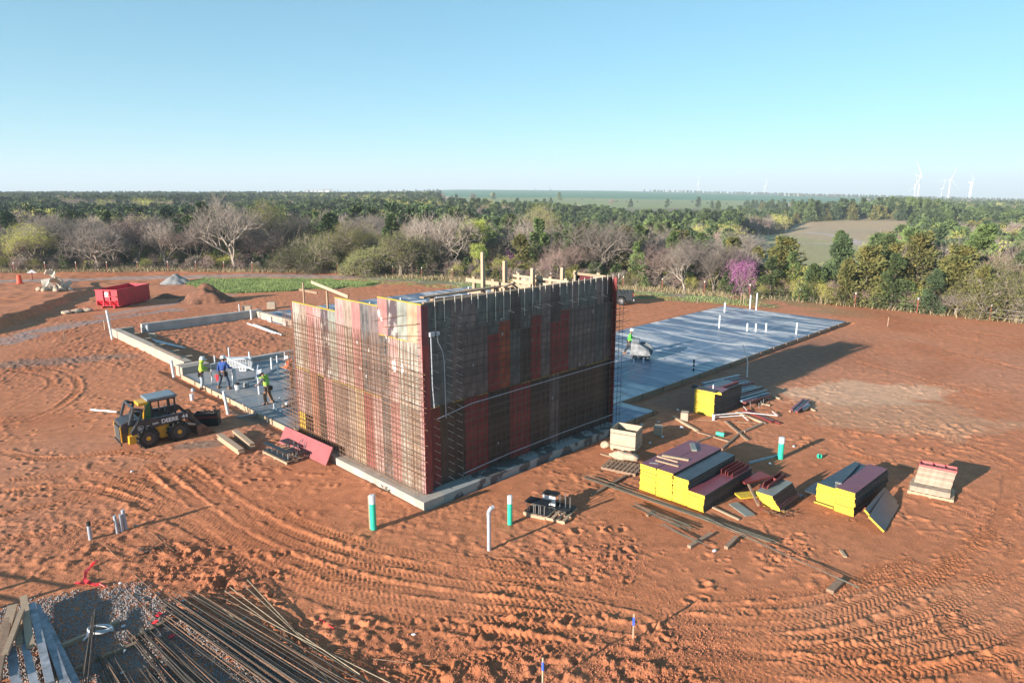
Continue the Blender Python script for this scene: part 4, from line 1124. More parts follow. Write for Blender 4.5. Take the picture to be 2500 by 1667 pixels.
# props carrying the planks
for u in (1.6, 5.0):
    o = MB().box(u - .05, u + .05, .9, 1.6, .11, .2).box(u - .05, u + .05, 1.0, 1.1, .2, 7.16).box(u - .05, u + .05, 1.35, 1.5, .2, 7.32).build('prop', M['lumber_old']); o.matrix_local = MUT
    tag(o, 'timber prop inside the forms under the dark planks', 'prop', 'props inside the forms')
# ---------------------------------------------------------------- stacks of form panels
M['top_maroon'] = mat('maroon_panel_face', (.20, .055, .070), .35, .15, 2, col2=(.15, .040, .055))
M['top_black'] = mat('black_panel_face', (.045, .052, .06), .28, .3, 2, col2=(.022, .026, .032))
M['top_grey'] = mat('grey_panel_face', (.20, .21, .19), .4, .15, 2)
M['side_dark'] = mat('dark_panel_edge', (.10, .085, .075), .8, .4, 7, col2=(.03, .025, .022), stretch=(1, 1, 6), rand=.3)
M['side_pale'] = mat('pale_panel_edge', (.42, .35, .27), .85, .25, 6, col2=(.22, .16, .12), stretch=(1, 1, 5), rand=.2)
M['yellow_side'] = mat('yellow_panel_edge', (.66, .46, .03), .6, .2, 9, col2=(.46, .32, .05), thr=(.3, .55), rand=.12)
def flat_panel(L, W, H, top, side='side_dark', end='yellow_side'):
    """panel lying flat: x length, y width; end faces yellow"""
    k = ('fp', L, W, H, top, side, end)
    if k not in PM:
        B = MB(); vs = [(0, 0, 0), (L, 0, 0), (L, W, 0), (0, W, 0), (0, 0, H), (L, 0, H), (L, W, H), (0, W, H)]
        B.add(vs, [(4, 5, 6, 7), (3, 2, 1, 0)]); B.cur = 1; B.add(vs, [(0, 1, 5, 4), (2, 3, 7, 6)]); B.cur = 2; B.add(vs, [(1, 2, 6, 5), (3, 0, 4, 7)])
        PM[k] = B.mesh('panel', [M[top], M[side], M[end]])
    return PM[k]
def stack(label, u, t, az, n, L, W, H, tops, side='side_dark', end='yellow_side', z=0, jit=.022, lean=(0, 0), group=None, skew=None):
    """column of n flat panels, near left corner at u,t; each panel is a part"""
    r_ = umt('panel_stack', label, 'panel stack', group)
    rr = random.Random(hash(label) % 1000 if False else len(label) * 7 + n)
    for i in range(n):
        top = tops[-1] if i == n - 1 else tops[0]
        off = skew(i) if skew else 0
        Mx = Matrix.Translation((u + rr.uniform(-jit, jit) + off + lean[0] * i, t + rr.uniform(-jit, jit) + lean[1] * i, z + i * (H + .004))) @ Matrix.Rotation(az + rr.uniform(-.006, .006), 4, 'Z')
        mobj('panel', flat_panel(L, W, H, top, side, end), r_, mw=Mx)
    return r_
gnd = gz(*ut(8, -6)[:2])
# four columns side by side (panels 2.4 x 0.61 m); panel x runs along u, y along -t -> rotate so that width goes towards -t
def col(label, u, t, n, tops, L=3.6, W=.66, H=.064, z=None, **k):
    q = ut(u + 1, t - .3); z = gz(q.x, q.y) - .02 if z is None else z
    return stack(label, u, t - W, 0, n, L, W, H, tops, z=z, **k)
zz = max(gz(*ut(u, t)[:2]) for u in (6.6, 8, 9.6) for t in (-5.2, -6.2, -7.4)) - .02
col('tall yellow-ended stack, leftmost column of the largest group, maroon top', 6.45, -4.95, 16, ['top_black', 'top_maroon'], W=.70, z=zz)
col('tall yellow-ended stack, second column of the largest group, maroon top', 6.45, -5.67, 16, ['top_black', 'top_maroon'], W=.70, z=zz)
col('black-topped column of the largest group of yellow-ended panels', 6.45, -6.40, 15, ['top_black', 'top_black'], W=.62, z=zz, L=3.5)
col('lowest, glossy maroon-topped column of the largest group', 6.40, -7.04, 10, ['top_black', 'top_maroon'], W=.66, z=zz, L=3.6)
ztop = zz + 16 * .066
def loose(label, name, cat, a, b, wd, ht, m, z=None, group=None, lift=0):
    pa, pb = (at(*a), at(*b)) if len(a) == 2 else (ut(*a), ut(*b))
    if len(a) == 2:
        for p in (pa, pb): p.z = gz(p.x, p.y) + ht / 2 + lift
    o = MB().beam(pa, pb, wd, ht).build(name, M[m] if isinstance(m, str) else m)
    return tag(o, label, cat, group)
loose('pale board lying on the maroon stack top, longer one at the back', 'board', 'board', (7.7, -5.1, ztop + .05), (8.0, -6.1, ztop + .05), .12, .05, 'lumber')
loose('second pale board crossing the longer one on the maroon stack', 'board', 'board', (7.5, -5.0, ztop + .04), (7.55, -5.9, ztop + .04), .08, .04, 'lumber')
loose('pale board nearest the edge on the maroon stack top', 'board', 'board', (7.1, -5.2, ztop + .04), (7.2, -6.15, ztop + .04), .09, .05, 'lumber')
loose('short grey metal angle on the maroon stack top', 'metal_angle', 'metal angle', (6.75, -5.15, ztop + .03), (6.9, -5.45, ztop + .03), .07, .04, 'steel')
loose('narrow yellow-ended filler panel on the back of the maroon stack', 'filler_panel', 'filler panel', (9.0, -5.75, ztop + .06), (9.6, -5.3, ztop + .06), .20, .09, 'top_grey')
zl = zz + 10 * .066
for i, (t_, hh) in enumerate(((-7.15, .16), (-7.42, .12))):
    o = MB(); 
    o.box(8.6, 9.95, t_ - .02, t_, zl, zl + hh + .05).box(8.6, 9.95, t_ - .2, t_ - .18, zl, zl + hh + .05).box(8.6, 9.95, t_ - .18, t_ - .02, zl, zl + .02)
    ob = o.build('channel_filler', M['rib']); ob.matrix_local = MUT
    tag(ob, ['red channel-shaped filler at the back of the low maroon stack', 'second red channel filler leaning in front of the first'][i], 'channel filler')
# small skewed stack and fallen fillers right of the big group
z2 = gz(*ut(8.6, -9.5)[:2]) + .0
p2 = at(1880, 1262)
su = (p2 - A0).dot(UU); st_ = (p2 - A0).dot(TT)
stack('small skewed yellow-ended stack with a grey top right of the large group', su + .35, st_ - .25, R(0), 11, 1.7, .60, .064, ['top_maroon', 'top_grey'], z=z2, lean=(-.035, .028), skew=lambda i: .35 * 1 if i < 2 else .1)
o = MB().box(0, 1.5, 0, .025, 0, .22).box(0, 1.5, .18, .205, 0, .22).box(0, 1.5, .025, .18, 0, .02).box(.7, .73, .025, .18, .02, .2).build('channel_filler', M['rib'])
o.matrix_world = MUT @ Matrix.Translation((su + .5, st_ + .40 , z2 + .72)) @ Matrix.Rotation(R(12), 4, 'X')
tag(o, 'dark red channel filler lying on the small skewed stack', 'channel filler')
for i, (a, b, m, w_, h_, dz, lb) in enumerate((
        ((1805, 1196), (1868, 1180), 'rib', .55, .07, .35, 'red framed panel leaning between the large group and the skewed stack'),
        ((1800, 1222), (1862, 1215), 'yellow_side', .45, .06, .15, 'yellow-edged panel lying below the red framed one'),
        ((1822, 1190), (1850, 1252), 'lumber_old', .07, .07, .25, 'thin pinkish stick leaning over the red framed panel'),
        ((1856, 1200), (1858, 1260), 'rib', .10, .07, .22, 'upright dark red filler in front of the small skewed stack'),
        ((1790, 1232), (1832, 1262), 'top_grey', .38, .04, .02, 'grey-brown board lying in front of the fallen red fillers'),
        ((1740, 1243), (1805, 1272), 'lumber', .08, .05, .02, 'long pale stick on the ground in front of the large group'))):
    loose(lb, 'filler_panel' if 'panel' in lb else 'board', 'panel' if 'panel' in lb else 'board', a, b, w_, h_, m, lift=dz)
# second group to the right
z3 = max(gz(*ut(u, t)[:2]) for u in (10, 12) for t in (-10.3, -11.2)) - .02
q0 = at(1996, 1228); q1 = at(2085, 1268)
a3 = Vector(((q0 - A0).dot(UU), (q0 - A0).dot(TT)))
stack('left column of the second yellow-ended group with black and blue tops', 10.15, -10.15 - .70, R(-4), 11, 3.1, .70, .064, ['top_black', 'top_black'], z=z3, skew=lambda i: -.12 if i == 0 else 0)
stack('right column of the second yellow-ended group with a maroon top', 9.95, -10.88 - .70, R(-2), 12, 3.2, .68, .064, ['top_black', 'top_maroon'], z=z3, lean=(.012, .006))
loose('narrow dark filler lying on the left column of the second group', 'filler_panel', 'filler panel', (10.6, -10.75, z3 + 11 * .068 + .05), (13.1, -10.55, z3 + 11 * .068 + .05), .22, .09, 'top_black')
loose('black panel sticking out behind the left column of the second group', 'panel', 'panel', (10.3, -9.9, z3 + .25), (11.3, -9.95, z3 + .3), .45, .06, 'top_black')
# two black panels leaning on it
for i, (du, dt, lb) in enumerate(((0, 0, 'back one of two black panels leaning on the second group'), (-.32, -.28, 'front one of two black panels leaning by the second group, yellow end showing'))):
    q = ut(9.75 + du, -12.35 + dt)
    ob = mobj('panel', flat_panel(2.5, .64, .064, 'top_black', 'side_dark', 'yellow_side'))
    ob.matrix_world = MUT @ Matrix.Translation((9.75 + du, -12.42 + dt, gz(q.x, q.y) + .02)) @ Matrix.Rotation(R(3 + i * 3), 4, 'Z') @ Matrix.Rotation(R(42 - 4 * i), 4, 'X')
    tag(ob, lb, 'panel')
# pallet stack far right
def pallet(label, c, rz, L=1.2, W=1.0, m='lumber', z=None, slats=7, group=None, tilt=0):
    r_ = empty('pallet', (c.x, c.y, (gz(c.x, c.y) if z is None else z)), rz, label, 'pallet', group)
    if tilt: r_.rotation_euler = (tilt, 0, rz)
    for y in (-W / 2 + .05, 0, W / 2 - .05): MB().box(-L / 2, L / 2, y - .025, y + .025, .02, .11).build('stringer', M[m], r_)
    for i in range(slats):
        x = -L / 2 + .06 + i * (L - .12) / (slats - 1)
        MB().box(x - .055, x + .055, -W / 2, W / 2, .111, .131).build('slat', M[m], r_)
    for x in (-L / 2 + .08, 0, L / 2 - .08): MB().box(x - .05, x + .05, -W / 2, W / 2, 0, .019).build('slat', M[m], r_)
    return r_
c4 = (at(2236, 1208) + at(2330, 1212)) * .5 + Vector((.0, .25, 0))
az4 = R(-35)
zp = gz(c4.x, c4.y)
pallet('weathered pallet under the rightmost stack', c4, az4, 1.5, 1.1, 'lumber')
r_ = empty('panel_stack', (c4.x, c4.y, zp + .135), az4, 'rightmost stack of short pale panels with a red steel frame on top', 'panel stack')
for i in range(13):
    B = MB(); 
    if i < 3: mobj('panel', flat_panel(1.3, .95, .064, 'side_pale', 'side_pale', 'yellow_side'), r_, mw=Matrix.Translation((-.68, -.5, i * .068)))
    else: mobj('panel', flat_panel(1.2, .5, .064, 'side_pale', 'side_pale', 'yellow_side'), r_, mw=Matrix.Translation((-.60 + rp.uniform(-.012, .012) + .012 * (i - 3), -.08, i * .068)))
B = MB(); B.box(-.5, .72, -.08, -.05, .86, .95).box(-.5, .72, .39, .42, .86, .95).box(-.5, -.47, -.05, .39, .86, .95).box(.69, .72, -.05, .39, .86, .95).box(-.09, -.06, -.05, .39, .86, .95).box(.3, .33, -.05, .39, .86, .95)
B.build('steel_frame', mat('pink_red_steel', (.55, .10, .10), .5, .15, 5), r_); MB().box(-.47, .69, -.05, .39, .858, .88).build('panel_face', M['top_grey'], r_)
# upper stack by the slab
z5 = max(gz(*ut(u, t)[:2]) for u in (16.4, 18.4) for t in (-1.5, -2.6)) - .03
stack('tall half-shaded yellow-ended stack by the slab', 16.3, -2.62, R(-2), 19, 2.7, 1.15, .064, ['top_black', 'top_black'], z=z5)
zt5 = z5 + 19 * .066
stack('two short yellow-ended panels on top of the half-shaded stack', 16.35, -2.95, R(6), 2, .95, 1.0, .064, ['top_maroon', 'top_maroon'], z=zt5)
loose('bundle of red fillers along the top of the half-shaded stack', 'filler_panel', 'filler panel', (17.4, -2.4, zt5 + .06), (18.9, -2.5, zt5 + .07), .15, .12, 'rib')
for i in range(3):
    loose(['first', 'middle', 'last'][i] + ' dark channel laid across the left end of the half-shaded stack', 'channel', 'channel', (16.3 + i * .10, -1.3, zt5 + .1 + .03 * i), (16.15 + i * .10, -2.75, zt5 + .16), .07, .07, 'black_steel')
tag(MB().lathe([(.03, 0), (.035, .16), (.015, .2), (.015, .23)], 10).build('bottle', M['clear_white'], loc=ut(16.7, -2.3, zt5 + .135)), 'small white bottle standing on the half-shaded stack', 'bottle')
# fan of narrow fillers behind
for i in range(13):
    f_ = i / 12
    a = (18.9 + rp.uniform(-.3, .3), -.4 - 2.7 * f_, z5 + .78 - .40 * f_); b = (22.9 - 1.2 * f_ + rp.uniform(-.3, .3), -.5 - 2.7 * f_, z5 + .50 - .30 * f_)
    m_ = ['top_grey', 'top_black', 'rib', 'top_black', 'top_grey', 'rib', 'top_black'][i % 7]
    if m_ == 'top_grey': m_ = M.setdefault('blue_grey_face', mat('blue_grey_panel_face', (.16, .20, .25), .3, .2, 2))
    loose('narrow blue-grey or dark red filler in the fan behind the half-shaded stack', 'filler_panel', 'filler panel', a, b, .19, .10, m_, group='narrow filler panels fanned out behind the half-shaded stack')
for i in range(2):
    o = MB(); a = Vector((19.0 + i * .5, -3.25 - .25 * i, z5 + .35 - .14 * i)); b = a + Vector((2.1, .35, 0))
    o.beam(a, b, .02, .02).beam(a - Vector((0, .03, .22)), b - Vector((0, .03, .22)), .02, .02)
    for k in range(6): o.beam(a.lerp(b, k / 5) + Vector((-.02, 0, .06)), a.lerp(b, k / 5) - Vector((.02, .05, .30)), .02, .02)
    ob = o.build('steel_ladder', M['steel']); ob.matrix_local = MUT
    tag(ob, ['thin steel ladder rail on the edge of the fan of fillers', 'lower steel ladder rail beside the fan of fillers'][i], 'steel rail')
B = MB(); pts = [at(1824, 921, .6), at(1823, 921, .6) + Vector((0, 0, .9)), at(1820, 921, .6) + Vector((-.1, 0, 1.5)), at(1812, 921, .6) + Vector((-.1, 0, 1.95))]; B.path(pts, .03, 7)
tag(B.build('bent_pipe', M['pvc']), 'tall curved white pipe rising behind the fan of fillers', 'pipe')
# supports under the fan
for i, (a, b) in enumerate((((1886, 969), (1905, 975)), ((1860, 987), (1880, 991)))):
    loose(['pale support block end right of the fan', 'pale support block end below the fan'][i], 'support_block', 'block', a, b, .10, .09, 'lumber')
# small bundle of dark fillers
for i, (a, b, wd, m_) in enumerate((((1932, 1006), (1962, 980), .12, 'top_maroon'), ((1938, 1010), (1970, 982), .10, 'top_black'), ((1944, 1011), (1976, 985), .12, 'top_maroon'), ((1956, 1002), (1974, 992), .15, M['blue_grey_face']), ((1962, 1006), (1978, 996), .12, 'top_black'))):
    loose('dark narrow filler in the small bundle lying alone on the right', 'filler_panel', 'filler panel', a, b, wd, .10, m_, group='small bundle of dark fillers lying alone', lift=.08)
for i, (a, b) in enumerate((((1928, 1005), (1945, 988)), ((1962, 992), (1990, 1004)))): loose(['left', 'right'][i] + ' pale dunnage stick under the small dark bundle', 'dunnage', 'stick', a, b, .09, .08, 'lumber')

# ---------------------------------------------------------------- lumber and scraps between the stacks
for (a, b, wd, ht, m_, lb) in (
        ((1798, 1008), (1868, 1036), .13, .09, 'lumber', 'pinkish pale timber beside the white bent pipes'),
        ((1815, 1003), (1885, 1033), .13, .09, 'rib', 'reddish timber, second in the row near the white pipes'),
        ((1826, 1002), (1905, 1036), .12, .08, 'rib', 'long reddish timber with pale end near the white pipes'),
        ((1836, 1010), (1890, 1030), .12, .08, 'lumber_old', 'brown timber half under the reddish ones'),
        ((1643, 1020), (1703, 1054), .13, .09, 'lumber', 'pale round-ended timber pointing at the small box'),
        ((1703, 1056), (1780, 1080), .10, .06, 'lumber_old', 'brown plank continuing the line of the pale timber'),
        ((1693, 1083), (1754, 1063), .10, .06, 'lumber_old', 'brown plank leading to the short green pipe'),
        ((1762, 1098), (1812, 1055), .10, .08, 'lumber_old', 'brown timber of the crossed pair, running to upper right'),
        ((1816, 1056), (1866, 1034), .13, .09, 'lumber_old', 'dark double timber near the reddish lumber'),
        ((1770, 1032), (1824, 1076), .10, .08, 'lumber_old', 'pale-edged timber of the crossed pair'),
        ((1828, 1132), (1905, 1112), .09, .08, 'pvc_grey', 'dark grey pipe lying towards the green standing pipe'),
        ((1702, 1026), (1846, 1034), .03, .03, 'lumber_old', 'thin brown lath below the white bent pipes'),
        ((1445, 1210), (1530, 1165), .10, .08, 'lumber_old', 'brown sleeper under the left end of the long bars'),
        ((1580, 1262), (1600, 1250), .10, .08, 'lumber_old', 'small brown sleeper beside the shorter bars'),
        ((1682, 1340), (1737, 1308), .13, .10, 'lumber_old', 'dark brown sleeper under the shorter bars'),
        ((1772, 1342), (1798, 1318), .13, .10, 'lumber_old', 'dark brown sleeper in the middle under the long bars'),
        ((2026, 1448), (2056, 1420), .20, .11, 'lumber_old', 'thick brown sleeper under the far end of the single long bar'),
        ((2052, 1346), (2064, 1362), .10, .04, 'lumber', 'small pale wood scrap on bare clay'),
        ((1467, 1108), (1492, 1115), .10, .03, 'lumber', 'thin wood scrap left of the pallet'),
        ((1560, 1152), (1590, 1160), .06, .04, 'lumber', 'pale stick between pallet and large stack group')):
    loose(lb, 'timber', 'timber', a, b, wd, ht, m_)
B = MB(); zz_ = gz(*at(1745, 1022)[:2]) + .12
B.path([at(1745, 1018) + Vector((0, 0, .12)), at(1820, 1016) + Vector((0, 0, .2)), at(1898, 1020) + Vector((0, 0, .12)), at(1885, 1011) + Vector((0, 0, .15))], .025, 6)
tag(B.build('bent_pipe', M['clear_white']), 'long white bent pipe lying over the reddish timbers', 'pipe')
B = MB(); B.path([at(1746, 1023) + Vector((0, 0, .1)), at(1812, 1021) + Vector((0, 0, .15)), at(1826, 1031) + Vector((0, 0, .1))], .025, 6)
B.path([at(1815, 1001) + Vector((0, 0, .2)), at(1822, 1010) + Vector((0, 0, .2))], .025, 6)
tag(B.build('bent_pipe', M['clear_white']), 'shorter white bent pipe beside the long one', 'pipe')
tag(MB().lathe([(.07, 0), (.07, .22), (.085, .22), (.085, .3)], 12).build('pipe_fitting', M['clear_white'], loc=on(1742, 1026)), 'white pipe fitting at the end of the bent pipes', 'pipe fitting')

# ---------------------------------------------------------------- plywood crates
def crate(label, px, py, az, L, W, H, m='plywood', open_=True, z=None, fill=None):
    p = on(px, py); r_ = empty('crate', p, az, label, 'crate')
    th = .02
    if open_:
        MB().box(0, L, 0, th, .1, H).build('side', M[m], r_); MB().box(0, L, W - th, W, .1, H).build('side', M[m], r_)
        MB().box(0, th, th, W - th, .1, H).build('end', M[m], r_); MB().box(L - th, L, th, W - th, .1, H).build('end', M[m], r_)
        MB().box(th, L - th, th, W - th, .1, .12).build('floor', M[m], r_)
    else: MB().box(0, L, 0, W, 0, H).build('box_body', M[m], r_, bevel=.008)
    return r_
c_ = crate('large open plywood crate with two black straps in front of the shaded wall', 1489, 1098, R(-28), 1.15, 1.0, .98)
p = c_.location
for z_ in (.26, .80): MB().box(-.006, 1.156, -.006, -.0005, z_, z_ + .022).box(1.1505, 1.156, 0, 1.0, z_, z_ + .022).build('strap', M['black_steel'], c_)
for x in (.02, .5, .98): MB().box(x, x + .13, .02, .95, -.02, .098).build('skid', M['lumber'], c_)
crate('small closed plywood box left of the half-shaded stack', 1661, 1028, R(-20), .36, .42, .42, open_=False)
crate('small plywood box in the shade beside the large crate', 1595, 1063, R(-20), .38, .42, .42, open_=False)
pallet('slatted pallet with a slumped sack in front of the large crate', at(1520, 1143), R(-30), 1.5, 1.1, 'lumber_old', slats=9)
def lump(name, label, cat, px, py, rx, ry, rz_, m, seed=1, az=0, z=0, n=2, group=None):
    import bmesh
    bm = bmesh.new(); bmesh.ops.create_icosphere(bm, subdivisions=n + 1, radius=1)
    rr = random.Random(seed); off = (rr.random() * 10, rr.random() * 10)
    for v in bm.verts:
        k = 1 + .5 * float(vnoise(np.array([v.co.x * 1.3 + off[0] + v.co.z]), np.array([v.co.y * 1.3 + off[1]]), .7, seed)[0]) + .25 * float(vnoise(np.array([v.co.x * 3 + v.co.z * 2]), np.array([v.co.y * 3 + off[0]]), .7, seed)[0])
        v.co = Vector((v.co.x * rx * k, v.co.y * ry * k, max(v.co.z, -.5) * rz_ * k))
    me = bpy.data.meshes.new(name); bm.to_mesh(me); bm.free(); me.materials.append(m if not isinstance(m, str) else M[m])
    me.polygons.foreach_set('use_smooth', [True] * len(me.polygons))
    p = on(px, py); p.z += rz_ * .45 + z
    return tag(mobj(name, me, loc=p, rot=(0, 0, az)), label, cat, group)
lump('sack', 'slumped tan sack of hardened cement on the slatted pallet', 'sack', 1528, 1126, .62, .25, .2, 'fabric_tan', 4, R(-20), .15)
lump('rock', 'round tan boulder left of the large crate', 'boulder', 1478, 1092, .2, .18, .2, 'fabric_tan', 5)
lump('rock', 'pale stone in the shade left of the pale timber', 'stone', 1664, 1046, .10, .09, .07, 'clear_white', 6)
for i, (x, y) in enumerate(((1618, 1068), (1587, 1083), (1655, 1002), (1607, 1032), (1938, 1090), (1880, 1133), (1566, 1040), (1745, 1370 - 23), (303 * K, 1083 * K))):
    lump('scrap', 'crumpled scrap of white paper or plastic on the clay', 'scrap', x, y, .09, .06, .05, 'clear_white', 10 + i, i, n=1, group='white scraps scattered over the clay')

# ---------------------------------------------------------------- standing pipes
def standpipe(label, px, py, h, r_, m, cap=None, az=0, capm='clear_white', lean=(0, 0), name='standing_pipe', capout=1.12, z=None, group=None):
    p = on(px, py); 
    if z is not None: p = at(px, py, z)
    o = empty(name, p, az, label, 'pipe', group); o.rotation_euler = (lean[0], lean[1], az)
    MB().tube((0, 0, -.1), (0, 0, h), r_, r_, 14).build('pipe_body', M[m], o)
    if cap: MB().lathe([(r_ * capout, h - cap), (r_ * capout, h + .005), (r_ * .8, h + .02), (r_ * .3, h + .022)], 14).build('cap', M[capm], o)
    return o
standpipe('white-capped green standing pipe with a wooden stake, left of the grey elbow pipe', 912, 1292, 1.24, .105, 'green_pipe', .28, capout=1.05)
loose_ = on(903, 1290); tag(MB().beam(loose_ + Vector((0, 0, -.1)), loose_ + Vector((.0, 0, 1.2)), .05, .04).build('stake', M['lumber']), 'wooden stake beside the left green pipe', 'stake')
standpipe('white-capped green standing pipe right of the grey elbow pipe', 1245, 1278, 1.05, .085, 'green_pipe', .26, capout=1.05)
standpipe('white-capped green standing pipe in the open clay beyond the stacks', 1905, 1119, .95, .12, 'green_pipe', .24, capout=1.03)
o = standpipe('grey standing pipe with an elbow at its top, between the two green pipes', 1194, 1341, 1.35, .06, 'pvc_grey')
MB().tube((0, 0, 1.33), (.09, .05, 1.47), .065, .065, 12).tube((.085, .045, 1.45), (.15, .08, 1.46), .07, .07, 12).tube((0, 0, 1.18), (0, 0, 1.34), .068, .068, 12).build('elbow', M['pvc_grey'], o)
o = tag(MB().tube(on(1749, 1063) + Vector((0, 0, .1)), on(1768, 1067) + Vector((0, 0, .1)), .10, .10, 14).build('pipe_offcut', M['green_pipe']), 'short green pipe offcut lying among the brown planks', 'pipe')
B = MB(); B.lathe([(.10, 0), (.10, .1), (.08, .1), (.08, 0)], 16); o = B.build('pipe_offcut', M['green_pipe'], loc=on(1998, 1118) + Vector((0, 0, .1)), rot=(R(75), 0, .4)); tag(o, 'green pipe ring lying alone on the clay', 'pipe')
standpipe('tall leaning white pipe by the far left corner of the low wall', 274, 829, 2.3, .085, 'pvc', lean=(0, R(-4)))
standpipe('short white pipe outside the low wall', 424, 918, 1.0, .085, 'pvc', lean=(0, R(-3)))
standpipe('white pipe leaning at the slab edge right of the skid steer', 557, 1012, 1.25, .075, 'pvc', lean=(0, R(-6)))
standpipe('short thick white pipe behind the skid steer cab', 469, 977, .36, .10, 'pvc')
lump('scrap', 'dark pipe fitting lying on the clay behind the short thick pipe', 'fitting', 471, 956, .12, .1, .14, 'pvc_grey', 61, n=1)
standpipe('grey pipe with black cap, alone at the lower left', 221, 1317, .62, .06, 'pvc_grey', .12, capm='rubber')
standpipe('grey pipe, left of the cluster of three at the lower left', 287, 1300, .62, .055, 'pvc_grey', lean=(0, R(-3)))
standpipe('grey pipe in the middle of the cluster of three at the lower left', 298, 1297, .62, .055, 'pvc_grey')
standpipe('tallest grey pipe, right of the cluster of three at the lower left', 308, 1292, .72, .06, 'pvc_grey', lean=(0, R(-3)))
# pipes standing in the slabs
ZS = .12
for px, py, h, r_, lb in ((590, 1015 - 78, 1.15, .03, 'thin'), (512, 927 - 20, .6, .03, 'thin')): pass
WS = [(447, 940, .0)]
for i, (px, py, h, r_, lb) in enumerate((
        (611, 895, 1.0, .055, 'thin white pipe right of the white crates on the workers\' slab'), (664, 905, .85, .06, 'white pipe near the back of the workers\' slab'),
        (680, 924, 1.0, .055, 'taller white pipe before the back of the workers\' slab'), (677, 888, .55, .05, 'short white pipe at the back of the workers\' slab'),
        (696, 877, .5, .05, 'short white pipe beside the raised kerb'), (699, 908, .6, .05, 'white pipe just left of the form wall'),
        (633, 962, .95, .06, 'white pipe in front of the crouched worker in the green vest'), (685, 1004, .75, .035, 'slim white pipe near the slab front'),
        (525, 887, .55, .05, 'white pipe left of the worker in blue'), (560, 874, .75, .05, 'thin white pipe behind the white crates'))):
    standpipe(lb, px, py, h, r_, 'pvc', z=ZS, az=i)
standpipe('thick white pipe between the blue worker and the bent worker', 573, 940, 1.0, .12, 'pvc', z=ZS)
tag(MB().path([at(519, 942, .0), at(519, 942, .0) + Vector((0, 0, 1.3)), at(527, 940, .0) + Vector((.1, 0, 1.35))], .035, 8).build('bent_pipe', M['pvc']), 'white hooked pipe between the yellow and the blue worker', 'pipe')
tag(MB().box(-.12, .12, -.1, .1, 0, .05).box(-.06, .06, -.05, .05, .05, .32).build('pipe_support', M['pvc'], loc=at(671, 999, ZS)), 'small white fitting on a dark base near the slab front', 'fitting')
for i, (px, py, h, r_, lb) in enumerate((
        (1769, 762, 1.1, .11, 'white pipe at the far left corner of the blue slab'), (1831, 752, 1.5, .10, 'white pipe, left of the pair at the far edge of the slab'),
        (1846, 757, 1.95, .085, 'white pipe, right of the pair at the far edge of the slab'), (1756, 800, 1.25, .10, 'white pipe standing alone left on the blue slab'),
        (1824, 808, .75, .10, 'first of three short white pipes in a row on the slab'), (1845, 809, .75, .10, 'middle of three short white pipes in a row on the slab'),
        (1870, 809, .8, .10, 'right of three short white pipes in a row on the slab'), (1944, 816, 1.1, .09, 'white pipe near the right edge of the blue slab'),
        (1547, 889, .42, .07, 'left of two short white pipes in front of the concrete saw'), (1571, 887, .45, .07, 'right of two short white pipes in front of the concrete saw'))):
    standpipe(lb, px, py, h * .85, r_ * .7, 'pvc', z=.15)
o = standpipe('upright black and white striped pipe on the shaded slab', 1693, 906, .75, .055, 'rubber', z=.15)
for z_ in (.2, .45): MB().tube((0, 0, z_), (0, 0, z_ + .1), .057, .057, 12).build('stripe', M['pvc'], o)
MB().tube((0, 0, .75), (0, 0, .92), .02, .02, 8).build('tip', M['pvc'], o)
for i, (px, py, h) in enumerate(((1066, 728, .75), (1075, 727, .7), (1144, 712, .85), (978, 733, .5), (903, 741, .4))):
    standpipe(['left one of two thin white pipes on the rear slab', 'right one of two thin white pipes on the rear slab', 'white pipe at the far end of the rear slab', 'small white pipe on the rear slab above the wall step', 'stubby white pipe beside the white pipe lying on the rear slab'][i], px, py + 6, h, .07, 'pvc', z=.12)
tag(MB().tube(at(915, 745, .25), at(1040, 735, .25), .12, .12, 10).build('pipe', M['pvc']), 'long white pipe lying on the rear slab', 'pipe')
standpipe('short white pipe in the dirt court at its left end', 361, 812, .55, .10, 'pvc'); standpipe('short white pipe in the dirt court near its far corner', 614, 781, .9, .08, 'pvc')
crate('small plywood box beside the short pipe in the dirt court', 362, 826, .3, .5, .5, .35, open_=False)
for i in range(5):
    tag(MB().tube(on(604 + i * 4, 793 + i) + Vector((0, 0, .1 + .02 * i)), on(668 + i * 5, 816 + i) + Vector((0, 0, .12)), .05, .05, 7).build('pipe', M['pvc']), 'white pipe in the fan lying in the dirt court', 'pipe', 'white pipes fanned out in the dirt court')
for i in range(4):
    tag(MB().tube(on(372 + i * 3, 832 + i * 2) + Vector((0, 0, .1)), on(440 + i * 4, 849 + i * 1) + Vector((0, 0, .1)), .05, .05, 7).build('pipe', M['pvc']), 'white pipe lying in the shade of the low wall', 'pipe', 'white pipes in the shade of the low wall')
for i, (px, py) in enumerate(((592, 765), (652, 755))): crate(['left', 'right'][i] + ' pale box on the clay beyond the dirt court', px, py, .2, .75, .6, .65, open_=False)
tag(MB().box(0, .16, 0, .16, 0, .0).tube((0, 0, 0), (0, 0, .9), .05, .05, 8).build('stub_pipe', M['pvc'], loc=on(585, 766)), 'thin white pipe left of the pale box beyond the dirt court', 'pipe')
